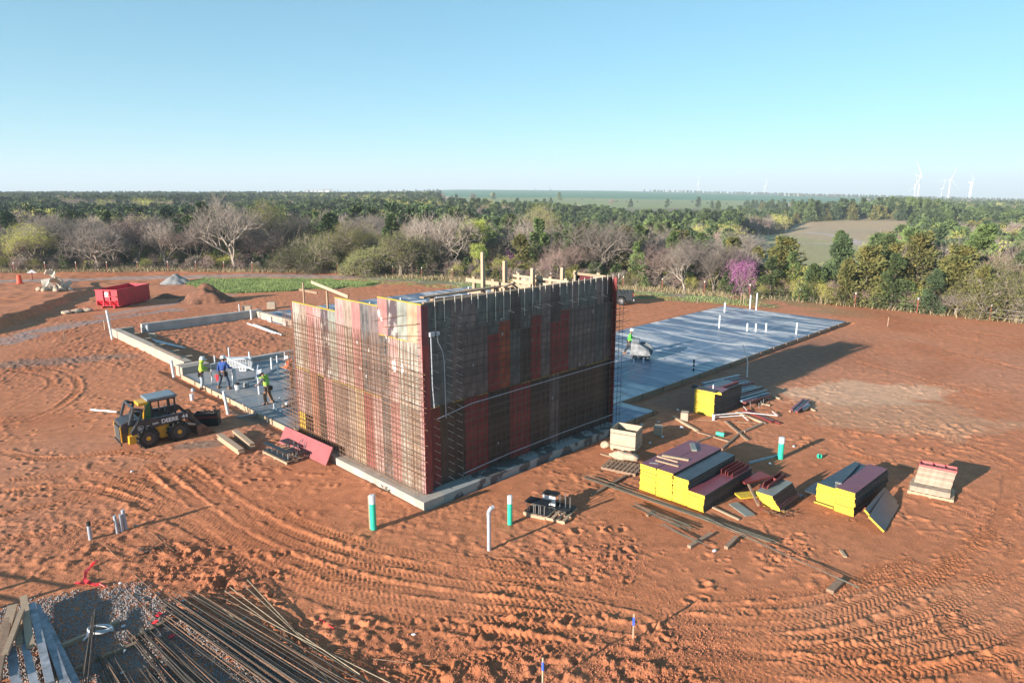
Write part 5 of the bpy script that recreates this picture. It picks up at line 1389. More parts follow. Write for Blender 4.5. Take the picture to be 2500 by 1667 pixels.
# white plastic crates and leaning white pipe on the workers' slab
def barrier(label, px, py, az, L, H):
    r_ = empty('plastic_crate', at(px, py, ZS), az, label, 'plastic crate', 'white slatted plastic crates')
    MB().box(0, L, 0, .5, H - .1, H).build('rail', M['clear_white'], r_); MB().box(0, L, 0, .5, 0, .06).build('rail', M['clear_white'], r_)
    n_ = max(2, int(L / .16))
    for i in range(n_ + 1): 
        x = i * (L - .05) / n_
        MB().box(x, x + .05, 0, .04, .061, H - .101).build('slat', M['clear_white'], r_); MB().box(x, x + .05, .46, .5, .061, H - .101).build('slat', M['clear_white'], r_)
    return r_
barrier('long white slatted plastic crate behind the leaning white pipe', 556, 899, R(12), 1.45, .62)
barrier('small white slatted plastic crate under the leaning white pipe', 584, 906, R(5), .42, .32)
tag(MB().tube(at(549, 905, ZS) + Vector((0, 0, .95)), at(620, 905, ZS) + Vector((0, 0, .06)), .06, .06, 10).build('leaning_pipe', M['pvc']), 'white pipe leaning over the white plastic crates', 'pipe')
o = MB().tube(at(580, 950, ZS), at(580, 950, ZS) + Vector((0, 0, .28)), .14, .16, 12).build('bucket', M['clear_white']); tag(o, 'white bucket with a dark lid beside the thick white pipe', 'bucket')
tag(MB().tube(at(580, 950, ZS) + Vector((0, 0, .281)), at(580, 950, ZS) + Vector((0, 0, .38)), .15, .13, 10).build('tool_heap', M['rubber']), 'dark gear heaped on the white bucket', 'gear')
tag(MB().beam(at(583, 940, ZS) + Vector((0, 0, .3)), at(622, 934, ZS) + Vector((0, 0, .28)), .2, .04).box(0, 0, 0, 0, 0, 0).build('plank', M['lumber_old']), 'plank laid from the bucket to a block on the workers\' slab', 'plank')
tag(MB().box(-.13, .13, -.1, .1, 0, .26).build('block', M['concrete_grey'], loc=at(601, 944, ZS)), 'grey block carrying the plank on the workers\' slab', 'block')
tag(MB().tube(at(626, 930, ZS), at(632, 905, ZS) + Vector((0, 0, .35)), .07, .07, 8).build('grey_pipe', M['pvc_grey']), 'leaning grey pipe between bucket and bent worker', 'pipe')
lump('tool_bag', 'dark tool bag on the slab behind the bent worker', 'bag', 638, 922, .2, .15, .14, 'pvc_grey', 71, n=1).location.z += .1
loose('pale board nailed flat on the slab at the bent worker\'s feet', 'board', 'board', (1.5, 14.1, .16), (2.3, 14.5, .16), .28, .07, 'lumber_old')
tag(MB().tube((0, 0, 0), (0, 0, .1), .09, .09, 10).build('can', M['clear_white'], loc=ut(1.75, 14.2, .197)), 'white can on the board at the bent worker\'s feet', 'can')
loose('long pale board lying on the slab by the form wall', 'board', 'board', (2.0, 10.2, .16), (4.6, 13.2, .16), .22, .05, 'lumber')
loose('second pale board beside it on the slab by the form wall', 'board', 'board', (1.75, 10.35, .16), (4.0, 13.0, .16), .12, .05, 'lumber')
loose('wood block beside the feet of the orange-vested worker', 'block', 'block', (3.1, 15.2, .2), (3.6, 14.6, .2), .2, .14, 'lumber')

# ---------------------------------------------------------------- things in front of the sunlit wall
o = mobj('form_panel', flat_panel(2.55, .72, .06, 'side_pale', 'side_dark', 'yellow'))
PLm = mat('faded_maroon_face', (.30, .085, .09), .5, .2, 2, col2=(.25, .07, .075))
pm = MB(); pm.box(0, 3.9, 0, .80, 0, .05); o.data = pm.mesh('leaning_panel', [PLm])
pa = ut(-1.0, 9.85); pb = at(833, 1126)
o.matrix_world = MUT @ Matrix.Translation((-1.02, 9.5, gz(*ut(-1.0, 9.4)[:2]) + .0)) @ Matrix.Rotation(-math.pi / 2 + R(2), 4, 'Z') @ Matrix.Rotation(R(62), 4, 'X')
tag(o, 'faded maroon panel leaning against the foot of the sunlit wall', 'panel')
c_ = crate('open plywood box with red caps at the left end of the footing', 700, 1072, R(-25), .5, .42, .42)
for k in range(9): MB().tube((.1 + .07 * (k % 5), .12 + .12 * (k // 5), .26), (.13 + .07 * (k % 5), .12 + .12 * (k // 5), .32), .04, .04, 6).build('red_cap', M['red_plastic'], c_)
def board_pile(label, a, b, n_, dz, wd=.24):
    pa, pb = at(*a), at(*b); z0 = max(gz(pa.x, pa.y), gz(pb.x, pb.y)) + .04
    r_ = empty('board_pile', (pa.x, pa.y, z0), 0, label, 'board pile')
    d = pb - pa
    for i in range(n_):
        q = Vector((rp.uniform(-.02, .02), rp.uniform(-.02, .02), i * .052)); s_ = rp.uniform(.0, .1)
        MB().beam(q + d * s_, q + d * (1 - rp.uniform(0, .06)), wd - .02 * (i % 2), .05).build('board', M['lumber'], r_)
board_pile('left pile of pale boards in front of the skid steer bucket', (536, 1071), (592, 1112), 5, .05, .26)
board_pile('right pile of pale boards in front of the skid steer bucket', (571, 1060), (618, 1099), 5, .05, .24)
def bracket_pallet(label, px, py, az, k_, sc=1.0, white=False):
    p = on(px, py); r_ = pallet(label, p, az, 2.0 * sc, 1.5 * sc, 'lumber', slats=8)
    r_['category'] = 'pallet load'
    if k_ == 0:
        for (x0, x1, y0, y1, z_) in ((-.95, .95, -.72, -.45, .16), (-.95, .95, -.72, -.50, .48), (-1.0, -.2, .1, .7, .34), (-.1, .3, .2, .75, .34), (.1, .6, -.35, .1, .30), (.55, .95, -.2, .3, .24)):
            MB().box(x0 * sc, x1 * sc, y0 * sc, y1 * sc, z_, z_ + .03).build('steel_plate', M['black_steel'], r_)
        pins = [(x, -.58, .19, .47) for x in (-.85, -.45, 0, .45, .85)] + [(rp.uniform(-.2, .5), rp.uniform(-.25, .7), .13, rp.uniform(.45, .62)) for _ in range(12)] + [(rp.uniform(.6, .95), rp.uniform(-.6, -.1), .13, rp.uniform(.35, .45)) for _ in range(9)]
    else:
        for (x0, x1, y0, y1, z_) in ((-.95, .1, -.72, -.1, .50), (-.95, .1, -.72, -.1, .14), (-.8, .9, .0, .15, .16), (-.55, .15, .25, .72, .56), (.1, .95, .2, .72, .16), (-.55, .15, .25, .72, .16)):
            MB().box(x0 * sc, x1 * sc, y0 * sc, y1 * sc, z_, z_ + .035).build('steel_plate', M['black_steel'], r_)
        pins = [(x, -.69, .175, .5) for x in (-.8, -.72, -.5, -.42, -.25, -.17, .02)] + [(.3, .35, .2, .62), (.55, .4, .2, .72), (.75, .45, .2, .6), (.2, .6, .2, .5), (.4, .65, .2, .55)] + [(-.5, .3, .19, .56), (.1, .3, .19, .56), (-.5, .7, .19, .56), (.1, .7, .19, .56)]
        MB().box(-.5 * sc, .12 * sc, .235 * sc, .25 * sc, .2, .55).build('plastic_wrap', M['clear_white'], r_)
        MB().box(-.9 * sc, .1 * sc, -.76 * sc, -.735 * sc, .0, .10).build('front_board', M['lumber'], r_)
    for x, y, a, b in pins: MB().tube((x * sc, y * sc, a), (x * sc, y * sc, b), .016, .016, 6).build('bolt', M['steel'], r_)
    return r_
bracket_pallet('pallet of black steel brackets and bolts beside the leaning maroon panel', 708, 1110, R(-42), 0, 1.0)
bracket_pallet('pallet of black steel plates with upright bolts right of the standing pipes', 1344, 1252, R(-28), 1, .80)
# tangle of wire at the footing corner
def tangle(label, px, py, r_, n_, m='rebar_dark', h=.12, rad=.012, name='wire_tangle'):
    p = on(px, py); B = MB(); rr = random.Random(int(px))
    for _ in range(n_):
        a = rr.uniform(0, 6.28); q = Vector((math.cos(a) * rr.uniform(0, r_), math.sin(a) * rr.uniform(0, r_), rr.uniform(0, h)))
        d = Vector((rr.uniform(-1, 1), rr.uniform(-1, 1), rr.uniform(-.2, .4))).normalized() * rr.uniform(.15, .5) * r_ * 1.6
        B.tube(q, q + d, rad, rad, 4)
    return tag(B.build(name, M[m], loc=p), label, 'wire')
tangle('tangle of black tie wire by the sunlit footing', 945, 1196, .3, 26)
tangle('tangle of bent rusty steel in front of the small skewed stack', 1905, 1258, .45, 40, 'rebar')
tangle('heap of short steel offcuts at the lower left', 365, 1346, .3, 45, 'rebar_dark', .15)
tag(MB().path([on(963, 1190) + Vector((0, 0, .05)), on(1000, 1212) + Vector((0, 0, .05)), on(1002, 1214) + Vector((0, 0, .05))], .02, 5).build('bar_pair', M['rebar_dark']), 'short dark bars lying along the sunlit footing', 'bars')

# ---------------------------------------------------------------- long bars on sleepers (right)
def bars(label, a, b, n_, wd, key, lift=.12, group=None, r=.011, fan=.0, name='bar_bundle', bar_n='bar'):
    pa, pb = at(*a), at(*b); za = gz(pa.x, pa.y); zb = gz(pb.x, pb.y); zb_ = max(za, zb) + lift
    r_ = empty(name, (pa.x, pa.y, zb_), 0, label, 'steel bars', group); d = Vector((pb.x - pa.x, pb.y - pa.y, 0)); L = d.length; dn = d.normalized(); s_ = Vector((-dn.y, dn.x, 0))
    for i in range(n_):
        o1 = (i / max(n_ - 1, 1) - .5) * wd + rp.uniform(-.012, .012); o2 = o1 * (1 + fan) + rp.uniform(-.03, .03)
        q0 = s_ * o1 + dn * rp.uniform(-.15, .15) + Vector((0, 0, rp.choice((0, 0, .03, .055)))); q1 = s_ * o2 + d + dn * rp.uniform(-.25, .15) + Vector((0, 0, rp.choice((0, 0, .03, .05)) + rp.uniform(-.01, .01)))
        dd = q1 - q0
        bar(r_, q0, dd.normalized(), dd.length, bar_n, key, r)
    return r_
M['strap'] = mat('grey_green_steel_strap', (.13, .13, .105), .5, .3, 6, metal=.3, rand=.3)
bars('longest bundle of dark bars running past the large stack group', (1430, 1172), (1890, 1333), 9, .34, 'strap', fan=-.3)
bars('single pair of long bars continuing to the thick brown sleeper', (1700, 1268), (2098, 1450), 2, .07, 'strap', lift=.14)
bars('shorter bundle of dark bars left of the longest bundle', (1545, 1240), (1680, 1300), 9, .32, 'strap', fan=.2)
bars('small splayed bundle of bars with a white scrap, nearest the tracks', (1622, 1292), (1715, 1338), 4, .20, 'strap', fan=-.6)
# ---------------------------------------------------------------- lower left: gravel, rebar, lumber
gp = [(-60, 1500), (60, 1470), (160, 1450), (250, 1440), (335, 1420), (410, 1480), (500, 1520), (640, 1580), (760, 1640), (860, 1700), (500, 1760), (-60, 1760)]
gp_w = [at(x, y) for x, y in gp]
def in_gp(x, y):
    m = False; j = len(gp_w) - 1
    for i in range(len(gp_w)):
        xi, yi, xj, yj = gp_w[i].x, gp_w[i].y, gp_w[j].x, gp_w[j].y
        if (yi > y) != (yj > y) and x < (xj - xi) * (y - yi) / (yj - yi) + xi: m = not m
        j = i
    return m
B = MB(); rg = random.Random(8); n = 0
xs = [p.x for p in gp_w]; ys = [p.y for p in gp_w]
base = [Vector(v) for v in ((1, 0, -.3), (-.4, .9, -.3), (-.5, -.8, -.3), (.1, .1, .8), (.5, .6, .3))]
while n < 15000:
    x = rg.uniform(min(xs), max(xs)); y = rg.uniform(min(ys), max(ys))
    jx = x + rg.gauss(0, .18); jy = y + rg.gauss(0, .18)
    if not in_gp(jx, jy): continue
    z = gz(x, y) if False else 0
    s = rg.uniform(.018, .042); an = rg.uniform(0, 6.28); ca, sa = math.cos(an) * s, math.sin(an) * s
    B.v_ = None
    b = len(B.v)
    for v in base: B.v.append((x + v.x * ca - v.y * sa, y + v.x * sa + v.y * ca, v.z * s * rg.uniform(.6, 1.2)))
    for f in ((0, 4, 3), (4, 1, 3), (1, 2, 3), (2, 0, 3), (0, 1, 4)): B.f.append(tuple(i + b for i in f)); B.m.append(0)
    n += 1
V = np.array(B.v); zz0 = base_z(V[:, 0], V[:, 1]) + np.where((V[:, 1] > Y0 + .2), samp(HM, V[:, 0], V[:, 1]), 0)
V[:, 2] += zz0 + .012
B.v = [tuple(v) for v in V]
M['gravel'] = mat('gravel_stones', (.40, .365, .35), .9, .3, 30, col2=(.15, .13, .13))
tag(B.build('gravel', M['gravel']), kind='stuff')
# scattered clods and pebbles on the clay near the camera
B = MB(); n = 0
while n < 16000:
    px = rg.uniform(-100, 2600); py = 1000 + 700 * rg.random() ** .6
    p = at(px, py); rz_ = float(samp(rough_zone, np.array([p.x]), np.array([p.y]))[0]) if p.y > Y0 + .3 and X0 < p.x < X1 else 0
    if rg.random() > .22 + rz_ * 1.0: continue
    q = p - A0
    if -.8 < q.dot(UU) < 15 and -.8 < q.dot(TT) < 26: continue
    s = rg.uniform(.012, .03) * (1 + 1.3 * rz_ * rg.random() ** 2); an = rg.uniform(0, 6.28); ca, sa = math.cos(an) * s, math.sin(an) * s; b = len(B.v)
    for v in base: B.v.append((p.x + v.x * ca - v.y * sa, p.y + v.x * sa + v.y * ca, v.z * s * rg.uniform(.6, 1.2)))
    for f in ((0, 4, 3), (4, 1, 3), (1, 2, 3), (2, 0, 3), (0, 1, 4)): B.f.append(tuple(i + b for i in f)); B.m.append(0)
    n += 1
V = np.array(B.v); V[:, 2] += base_z(V[:, 0], V[:, 1]) + np.where((V[:, 0] > X0 + .3) & (V[:, 0] < X1 - .3) & (V[:, 1] > Y0 + .3), samp(HM, np.clip(V[:, 0], X0, X1), V[:, 1]), 0) + .006
B.v = [tuple(v) for v in V]
M['clod'] = mat('clay_clods', (.42, .17, .085), .95, .3, 25, col2=(.27, .09, .045))
tag(B.build('clods', M['clod']), kind='stuff')
# rebar piles
def pile(label, a, b, n_, wd, wb, lift=.1, layers=3, r=.0125):
    pa, pb = at(*a), at(*b); z0 = max(gz(pa.x, pa.y), gz(pb.x, pb.y)) + lift
    r_ = empty('rebar_bundle', (pa.x, pa.y, z0), 0, label, 'rebar bundle')
    d = Vector((pb.x - pa.x, pb.y - pa.y, 0)); dn = d.normalized(); s_ = Vector((-dn.y, dn.x, 0))
    for i in range(n_):
        o1 = rp.gauss(0, wd * .32); o2 = o1 * wb / wd + rp.gauss(0, .05)
        st0 = rp.uniform(-.5, .9) * .8
        q0 = s_ * o1 + dn * st0 + Vector((0, 0, rp.uniform(0, layers * .03))); q1 = d + s_ * o2 + Vector((0, 0, rp.uniform(0, layers * .03)))
        bar(r_, q0, (q1 - q0).normalized(), (q1 - q0).length, 'rebar', 'rebar_dark' if rp.random() < .75 else 'rebar', r)
    return r_
pile('main thick bundle of long rebar at the lower left', (420, 1480), (830, 1760), 56, 1.0, 1.25, r=.011)
pile('second rebar bundle left of the main one, running out of the picture', (352, 1550), (560, 1760), 30, .45, .6, r=.011)
pile('short rebar bundle at the bottom between the two timbers', (255, 1620), (330, 1760), 18, .35, .4)
pile('rebar bundle in the bottom centre of the gravel', (370, 1640), (470, 1760), 22, .45, .4)
pile('thin steep rebar bundle left of the bottom centre', (232, 1520), (200, 1760), 9, .10, .35, lift=.18)
def rod(label, a, b, m='rebar', r=.011, lift=.05, group=None, mid=None):
    p = on(*a); q = on(*b); p.z += lift; q.z += lift
    pts = [p, q] if mid is None else [p, on(*mid) + Vector((0, 0, lift)), q]
    return tag(MB().path(pts, r, 5).build('rebar', M[m]), label, 'rebar', group)
rod('long rebar rising from the gravel corner to the clay bank', (310, 1388), (430, 1505), mid=(370, 1440))
rod('rebar parallel to the long one above the gravel', (250, 1326), (292, 1370))
rod('thin rebar from the steel offcuts towards upper left', (352, 1300), (405, 1355), r=.009)
rod('thin rebar right of the steel offcuts', (372, 1305), (425, 1348), r=.009)
rod('thin rod lying across the gravel below the ribbon', (300, 1430), (378, 1510), r=.009)
rod('thin upright-looking rod from the steep bundle', (262, 1450), (234, 1540), r=.009)
for i, (a, b, c_) in enumerate((((605, 1426), (880, 1660), (720, 1548)), ((596, 1438), (860, 1690), (730, 1560)), ((562, 1441), (905, 1680), (720, 1560)), ((550, 1452), (820, 1690), (690, 1550)), ((533, 1462), (955, 1680), (715, 1558)),
                              ((543, 1490), (760, 1690), (640, 1580)), ((458, 1452), (700, 1690), (580, 1540)), ((612, 1510), (655, 1542), (630, 1524)), ((672, 1553), (748, 1610), (700, 1575)), ((470, 1480), (660, 1700), (560, 1590)), ((520, 1500), (800, 1700), (650, 1600)), ((440, 1460), (640, 1690), (540, 1570)))):
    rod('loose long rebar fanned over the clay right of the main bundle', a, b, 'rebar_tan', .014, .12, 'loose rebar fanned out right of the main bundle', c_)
rod('single bent rebar lying alone at the bottom centre', (912, 1613), (1052, 1630), mid=(980, 1622))
rod('short red stick on the clay at the bottom centre', (780, 1510), (815, 1538), 'red_plastic', .014)
# timbers under the rebar
for a, b, wd, lb, m_ in (((125, 1592), (290, 1520), .12, 'pale timber at the end of the white hose, crossing the gravel', 'lumber'), ((120, 1668), (205, 1632), .11, 'dark timber at the bottom edge left of the steep bundle', 'lumber_old'),
                       ((235, 1615), (345, 1570), .11, 'rusty timber in the middle of the gravel', 'lumber_old'), ((320, 1567), (415, 1515), .11, 'timber under the upper end of the rebar bundles', 'lumber_old'),
                       ((535, 1550), (605, 1510), .12, 'timber under the main rebar bundle, right part', 'lumber_old')):
    loose(lb, 'timber', 'timber', a, b, wd, .10, m_, lift=.01)
# lumber and blue steel pile at the bottom left corner
M['blue_steel'] = mat('bluish_galvanised_steel', (.25, .26, .29), .55, .35, 5, metal=.1, rand=.2)
LP = [((35, 1503), (20, 1560), .22, 'lumber', .28, 'orange-lit board end at the top left of the corner pile'), ((62, 1485), (80, 1610), .17, 'lumber', .34, 'board sticking furthest up out of the corner pile'),
      ((48, 1518), (52, 1600), .16, 'lumber', .25, 'short board beside the furthest one'), ((60, 1528), (20, 1640), .12, 'lumber', .44, 'board lying diagonally over the corner pile'),
      ((82, 1500), (128, 1700), .17, 'blue_steel', .30, 'bluish steel beam, third from the right in the corner pile'), ((93, 1500), (165, 1700), .17, 'blue_steel', .24, 'bluish steel beam, second from the right in the corner pile'),
      ((106, 1515), (195, 1700), .15, 'blue_steel', .16, 'bluish steel beam at the right side of the corner pile'), ((20, 1535), (-10, 1690), .15, 'lumber_old', .28, 'weathered board at the left side of the corner pile'),
      ((55, 1560), (90, 1700), .16, 'blue_steel', .22, 'bluish steel beam under the diagonal board'), ((30, 1600), (45, 1700), .20, 'blue_steel', .18, 'bluish steel beam at the bottom left of the corner pile'),
      ((25, 1560), (0, 1700), .14, 'lumber_old', .40, 'dark board crossing the left of the corner pile'), ((-20, 1560), (20, 1535), .14, 'lumber', .12, 'board sticking out left under the corner pile')]
for a, b, wd, m_, lf, lb in LP: loose(lb, 'beam', 'beam', a, b, wd, .09, m_, lift=lf)
B = MB(); c0 = on(245, 1547) + Vector((0, 0, .12)); prev = None
for i in range(40):
    t_ = i / 39 * 2 * math.pi * 2
    q = c0 + Vector((math.cos(t_) * (.30 + .02 * math.sin(i)), math.sin(t_) * .16, .01 * i / 4))
    if prev: B.tube(prev, q, .028, .028, 6)
    prev = q
B.path([c0 + Vector((-.3, 0, .03)), on(215, 1560) + Vector((0, 0, .12)), on(205, 1572) + Vector((0, 0, .14))], .03, 6)
tag(B.build('hose_coil', M['clear_white']), 'coiled white hose lying on the gravel timber', 'hose')
def ribbon(label, pts, wd=.1, m='red_plastic'):
    B = MB(); W = [on(*p) + Vector((0, 0, .06 + .03 * math.sin(i * 2.1))) for i, p in enumerate(pts)]
    for i in range(len(W) - 1):
        B.beam(W[i], W[i + 1], wd * rp.uniform(.6, 1.2), .012, (rp.uniform(-.5, .5), rp.uniform(-.5, .5), 1))
    return tag(B.build('ribbon', M[m]), label, 'ribbon')
ribbon('curled red plastic ribbon above the gravel', [(236, 1372), (230, 1378), (222, 1384), (214, 1392), (210, 1402), (208, 1412), (206, 1420), (214, 1426), (224, 1425), (234, 1430), (246, 1428), (258, 1431)])
ribbon('red ribbon end left of the curled one', [(185, 1425), (195, 1428), (206, 1426)])
for i, (x, y) in enumerate(((388, 1504), (380, 1522), (418, 1558))): ribbon(['upper', 'lower', 'rightmost'][i] + ' red tag tied on the rebar', [(x - 5, y + 3), (x + 5, y - 4)], .12)
for i, (x, y) in enumerate(((294, 1427), (302, 1533), (125, 1510), (447, 1473), (487, 1500), (520, 1530), (393, 1557), (300, 1648), (305, 1595))):
    lump('scrap', 'white paper tag or scrap around the rebar bundles', 'scrap', x, y, .06, .035, .03, 'clear_white', 40 + i, i, n=1, group='white tags around the rebar bundles', z=.08)
lump('scrap', 'white crumpled scrap on the red clay at the bottom centre', 'scrap', 1010, 1548, .06, .04, .03, 'clear_white', 77, n=1)
lump('wood_chip', 'flat wood offcut near the cluster of grey pipes', 'offcut', 333, 1285, .12, .05, .03, 'lumber', 78, n=1)
def stake(label, px, py, h, m='lumber', flag=None, r_=.03, group=None):
    p = on(px, py); o = empty('survey_stake', p, rp.uniform(0, 3), label, 'stake', group)
    MB().box(-r_, r_, -.012, .012, -.1, h).build('stake_body', M[m], o)
    if flag: MB().box(-r_ * 1.3, r_ * 1.3, -.014, .014, h * .55, h * .85).build('flagging', flag, o)
    return o
BLUE = mat('blue_flagging', (.05, .12, .6), .5, .1, 5)
stake('survey stake with blue flagging near the ruts', 1545, 1562, .75, flag=BLUE, r_=.022)
stake('survey stake with blue flagging at the bottom edge', 1325, 1672, .75, flag=BLUE, r_=.022)
lump('scrap', 'white plastic bag lying alone on the clay on the right', 'scrap', 2130, 1143, .35, .12, .04, 'clear_white', 80, -.4, n=2)

pq = at(60, 1420); pq = pq - Vector((math.cos(SUN_AZ), math.sin(SUN_AZ), 0)) * 4.4  # ladder-like frame added out of view for the shadow it throws
r_ = empty('shadow_frame', (pq.x, pq.y, gz(pq.x, max(pq.y, 9.5))), R(-15), 'unseen ladder-like frame past the left edge, added to cast its shadow', 'frame')
for x in (-1.3, 0, 1.3): MB().box(x - .05, x + .05, -.05, .05, -.2, 1.25).build('post', M['lumber_old'], r_)
for z in (.35, .6, .85, 1.15): MB().box(-1.5, 1.5, .051, .08, z, z + .06).build('rail', M['lumber_old'], r_)
# ---------------------------------------------------------------- skid steer loader
def txt(s, size, m, parent, mw, ext=.004, name='lettering', bold=0.0):
    cu = bpy.data.curves.new(name, 'FONT'); cu.body = s; cu.size = size; cu.extrude = ext; cu.offset = bold
    ob = bpy.data.objects.new(name, cu); COL.objects.link(ob)
    dg = bpy.context.evaluated_depsgraph_get(); me = bpy.data.meshes.new_from_object(ob.evaluated_get(dg))
    bpy.data.objects.remove(ob); me.materials.clear(); me.materials.append(m)
    return mobj(name, me, parent, mw=mw)
M['jd_yellow'] = mat('machine_yellow', (.72, .38, .02), .4, .25, 3, col2=(.52, .26, .03))
M['jd_dark'] = mat('machine_charcoal', (.032, .036, .046), .4, .25, 4, col2=(.09, .062, .045), thr=(.28, .48), detail=7)
M['jd_green'] = mat('machine_green', (.03, .12, .035), .4, .1, 4)
M['roof_blue'] = mat('machine_roof', (.16, .19, .22), .3, .2, 3)
M['bucket_steel'] = mat('worn_bucket_steel', (.20, .13, .10), .45, .4, 4, col2=(.08, .06, .055), metal=.4)
M['letter'] = mat('white_lettering', (.75, .75, .75), .5, .03, 5)
def wheel(parent, x, y, r, wd, side, lugs=14, name='wheel', rim='jd_yellow', dark=True):
    w = empty(name, (x, y, r)); w.parent = parent
    B = MB(); n = 28; prof = [(r * .62, -wd / 2), (r * .9, -wd / 2), (r * .96, -wd * .36), (r * .96, wd * .36), (r * .9, wd / 2), (r * .62, wd / 2)]
    Rx = Matrix.Rotation(R(90), 4, 'X'); B.lathe(prof, n, Rx)
    for k in range(lugs):
        for s in (-1, 1):
            a = 2 * math.pi * (k + (.5 if s > 0 else 0)) / lugs
            Mx = Matrix.Rotation(a, 4, 'Y') @ Matrix.Translation((0, s * wd * .27, r * .955)) @ Matrix.Rotation(s * R(28), 4, 'Z')
            B.box(-.035, .035, -wd * .26, wd * .26, 0, .06, Mx)
    B.build('tyre', M['rubber'], w)
    B = MB(); B.lathe([(r * .63, -wd * .515), (r * .63, wd * .515)], 20, Rx); B.build('rim', M['jd_dark'], w)
    B = MB(); B.lathe([(r * .22, -wd * .56), (r * .22, wd * .56)], 12, Rx); B.build('hub', M[rim], w)
    return w
pr, pf = on(371, 1090), on(438, 1071)
SK = empty('skid_steer_loader', (pr.x, pr.y, min(pr.z, pf.z) + .02), R(42), 'yellow and charcoal skid steer loader parked beside the workers\' slab', 'skid steer loader')
# local: x forward, y left; the right hand side (y<0) faces the camera
SK.location = Vector((pr.x, pr.y, pr.z + .0)) + Vector((math.cos(R(42)) * 0, 0, 0)); YS = .88; SK.scale = (1.07, 1.07, 1.07)
SK.location += Matrix.Rotation(R(42), 3, 'Z') @ Vector((0, YS - .12, 0)) + Vector((-.15, 0, 0))
for x, y in ((0, -YS + .14), (1.22, -YS + .14), (0, YS - .14), (1.22, YS - .14)): wheel(SK, x, y, .42, .28, 1)
B = MB(); B.prism([(-.70, .30), (-.62, .95), (.0, 1.02), (1.45, .86), (1.62, .50), (1.55, .22), (.2, .20), (-.5, .20)], -.56, .56); B.build('chassis', M['jd_yellow'], SK, bevel=.03)
B = MB(); B.prism([(-.92, .32), (-.90, 1.12), (-.55, 1.22), (-.12, 1.20), (-.12, .98), (-.62, .9), (-.70, .32)], -.54, .54); B.build('engine_hood', M['jd_dark'], SK, bevel=.03)
B = MB(); B.box(-.95, -.925, -.44, .44, .40, 1.0); B.build('grille', M['black_steel'], SK)
B = MB()
for i in range(7): B.box(-.965, -.951, -.42, .42, .45 + i * .08, .47 + i * .08)
B.build('grille_bars', M['steel'], SK)
for y in (-.56, .48): MB().box(-.94, -.90, y, y + .08, .36, 1.02).build('rear_post', M['jd_yellow'], SK)
MB().box(-1.0, -.93, -.60, .60, .24, .34).build('bumper', M['bucket_steel'], SK)
MB().prism([(-.72, .28), (-.70, .62), (-.25, .66), (-.25, .28)], -.80, -.565).build('rear_fender', M['jd_yellow'], SK, bevel=.02)
for s in (-1, 1):
    a, b = (-.78, -.60) if s < 0 else (.60, .78)
    # lift arm with its dark cover
    arm = MB().prism([(-.62, .76), (-.28, 1.22), (.9, 1.19), (1.62, 1.21), (1.74, 1.12), (1.66, .93), (1.2, .88), (.35, .80), (-.42, .60), (-.56, .62)], a, b).build('lift_arm', M['jd_dark'], SK, bevel=.015)
    MB().prism([(1.60, 1.12), (1.74, 1.12), (2.10, .66), (2.16, .40), (2.02, .36), (1.94, .60)], a + .03, b - .03).build('arm_front', M['jd_dark'], SK, bevel=.01)
    MB().beam((1.35, (a + b) / 2, .72), (2.02, (a + b) / 2, .52), .07, .07).build('hydraulic_ram', M['steel'], SK)
    # rear tower of the lift arm
    yy = a + .04 if s < 0 else b - .12
    MB().path([(-.62, yy + .04, 1.10), (-.40, yy + .04, 1.74), (-.05, yy + .04, 1.62)], .055, 6).build('arm_tower', M['jd_dark'], SK)
    MB().path([(-.22, yy + .04, 1.18), (-.08, yy + .04, 1.62)], .05, 6).build('arm_link', M['jd_dark'], SK)
MB().path([(-.40, -.70, 1.74), (-.40, .70, 1.74)], .05, 6).build('cross_tube', M['jd_dark'], SK)
Rt = Matrix(((1, 0, 0, 0), (0, 0, -1, 0), (0, 1, 0, 0), (0, 0, 0, 1)))      # text plane x,z facing -y
def side(x, z, tilt=0): return Matrix.Translation((x, -.783, z)) @ Rt @ Matrix.Rotation(R(tilt), 4, 'Z')
txt('DEERE', .235, M['letter'], SK, side(.58, .93, 1), bold=.007); txt('44', .24, M['letter'], SK, side(1.40, .96, 1), bold=.005)
txt('324G', .11, M['letter'], SK, side(.22, .93, 4), bold=.002)
# badge: rounded frame with a small leaping animal
B = MB()
for (x0, x1, z0, z1) in ((-.32, -.14, .80, .812), (-.32, -.14, .968, .98), (-.33, -.318, .81, .97), (-.142, -.13, .81, .97)): B.box(x0, x1, -.786, -.781, z0, z1)
B.add([(-.30, -.787, .85), (-.27, -.787, .90), (-.23, -.787, .905), (-.17, -.787, .875), (-.155, -.787, .845), (-.19, -.787, .86), (-.24, -.787, .865)], [tuple(range(7))])
B.add([(-.27, -.787, .90), (-.285, -.787, .95), (-.26, -.787, .94), (-.245, -.787, .905)], [(0, 1, 2, 3)]); B.add([(-.29, -.787, .845), (-.22, -.787, .84), (-.22, -.787, .83), (-.29, -.787, .83)], [(0, 1, 2, 3)])
B.build('badge', M['letter'], SK)
MB().box(-.02, .10, -.787, -.781, .925, .94).build('small_mark', M['letter'], SK)
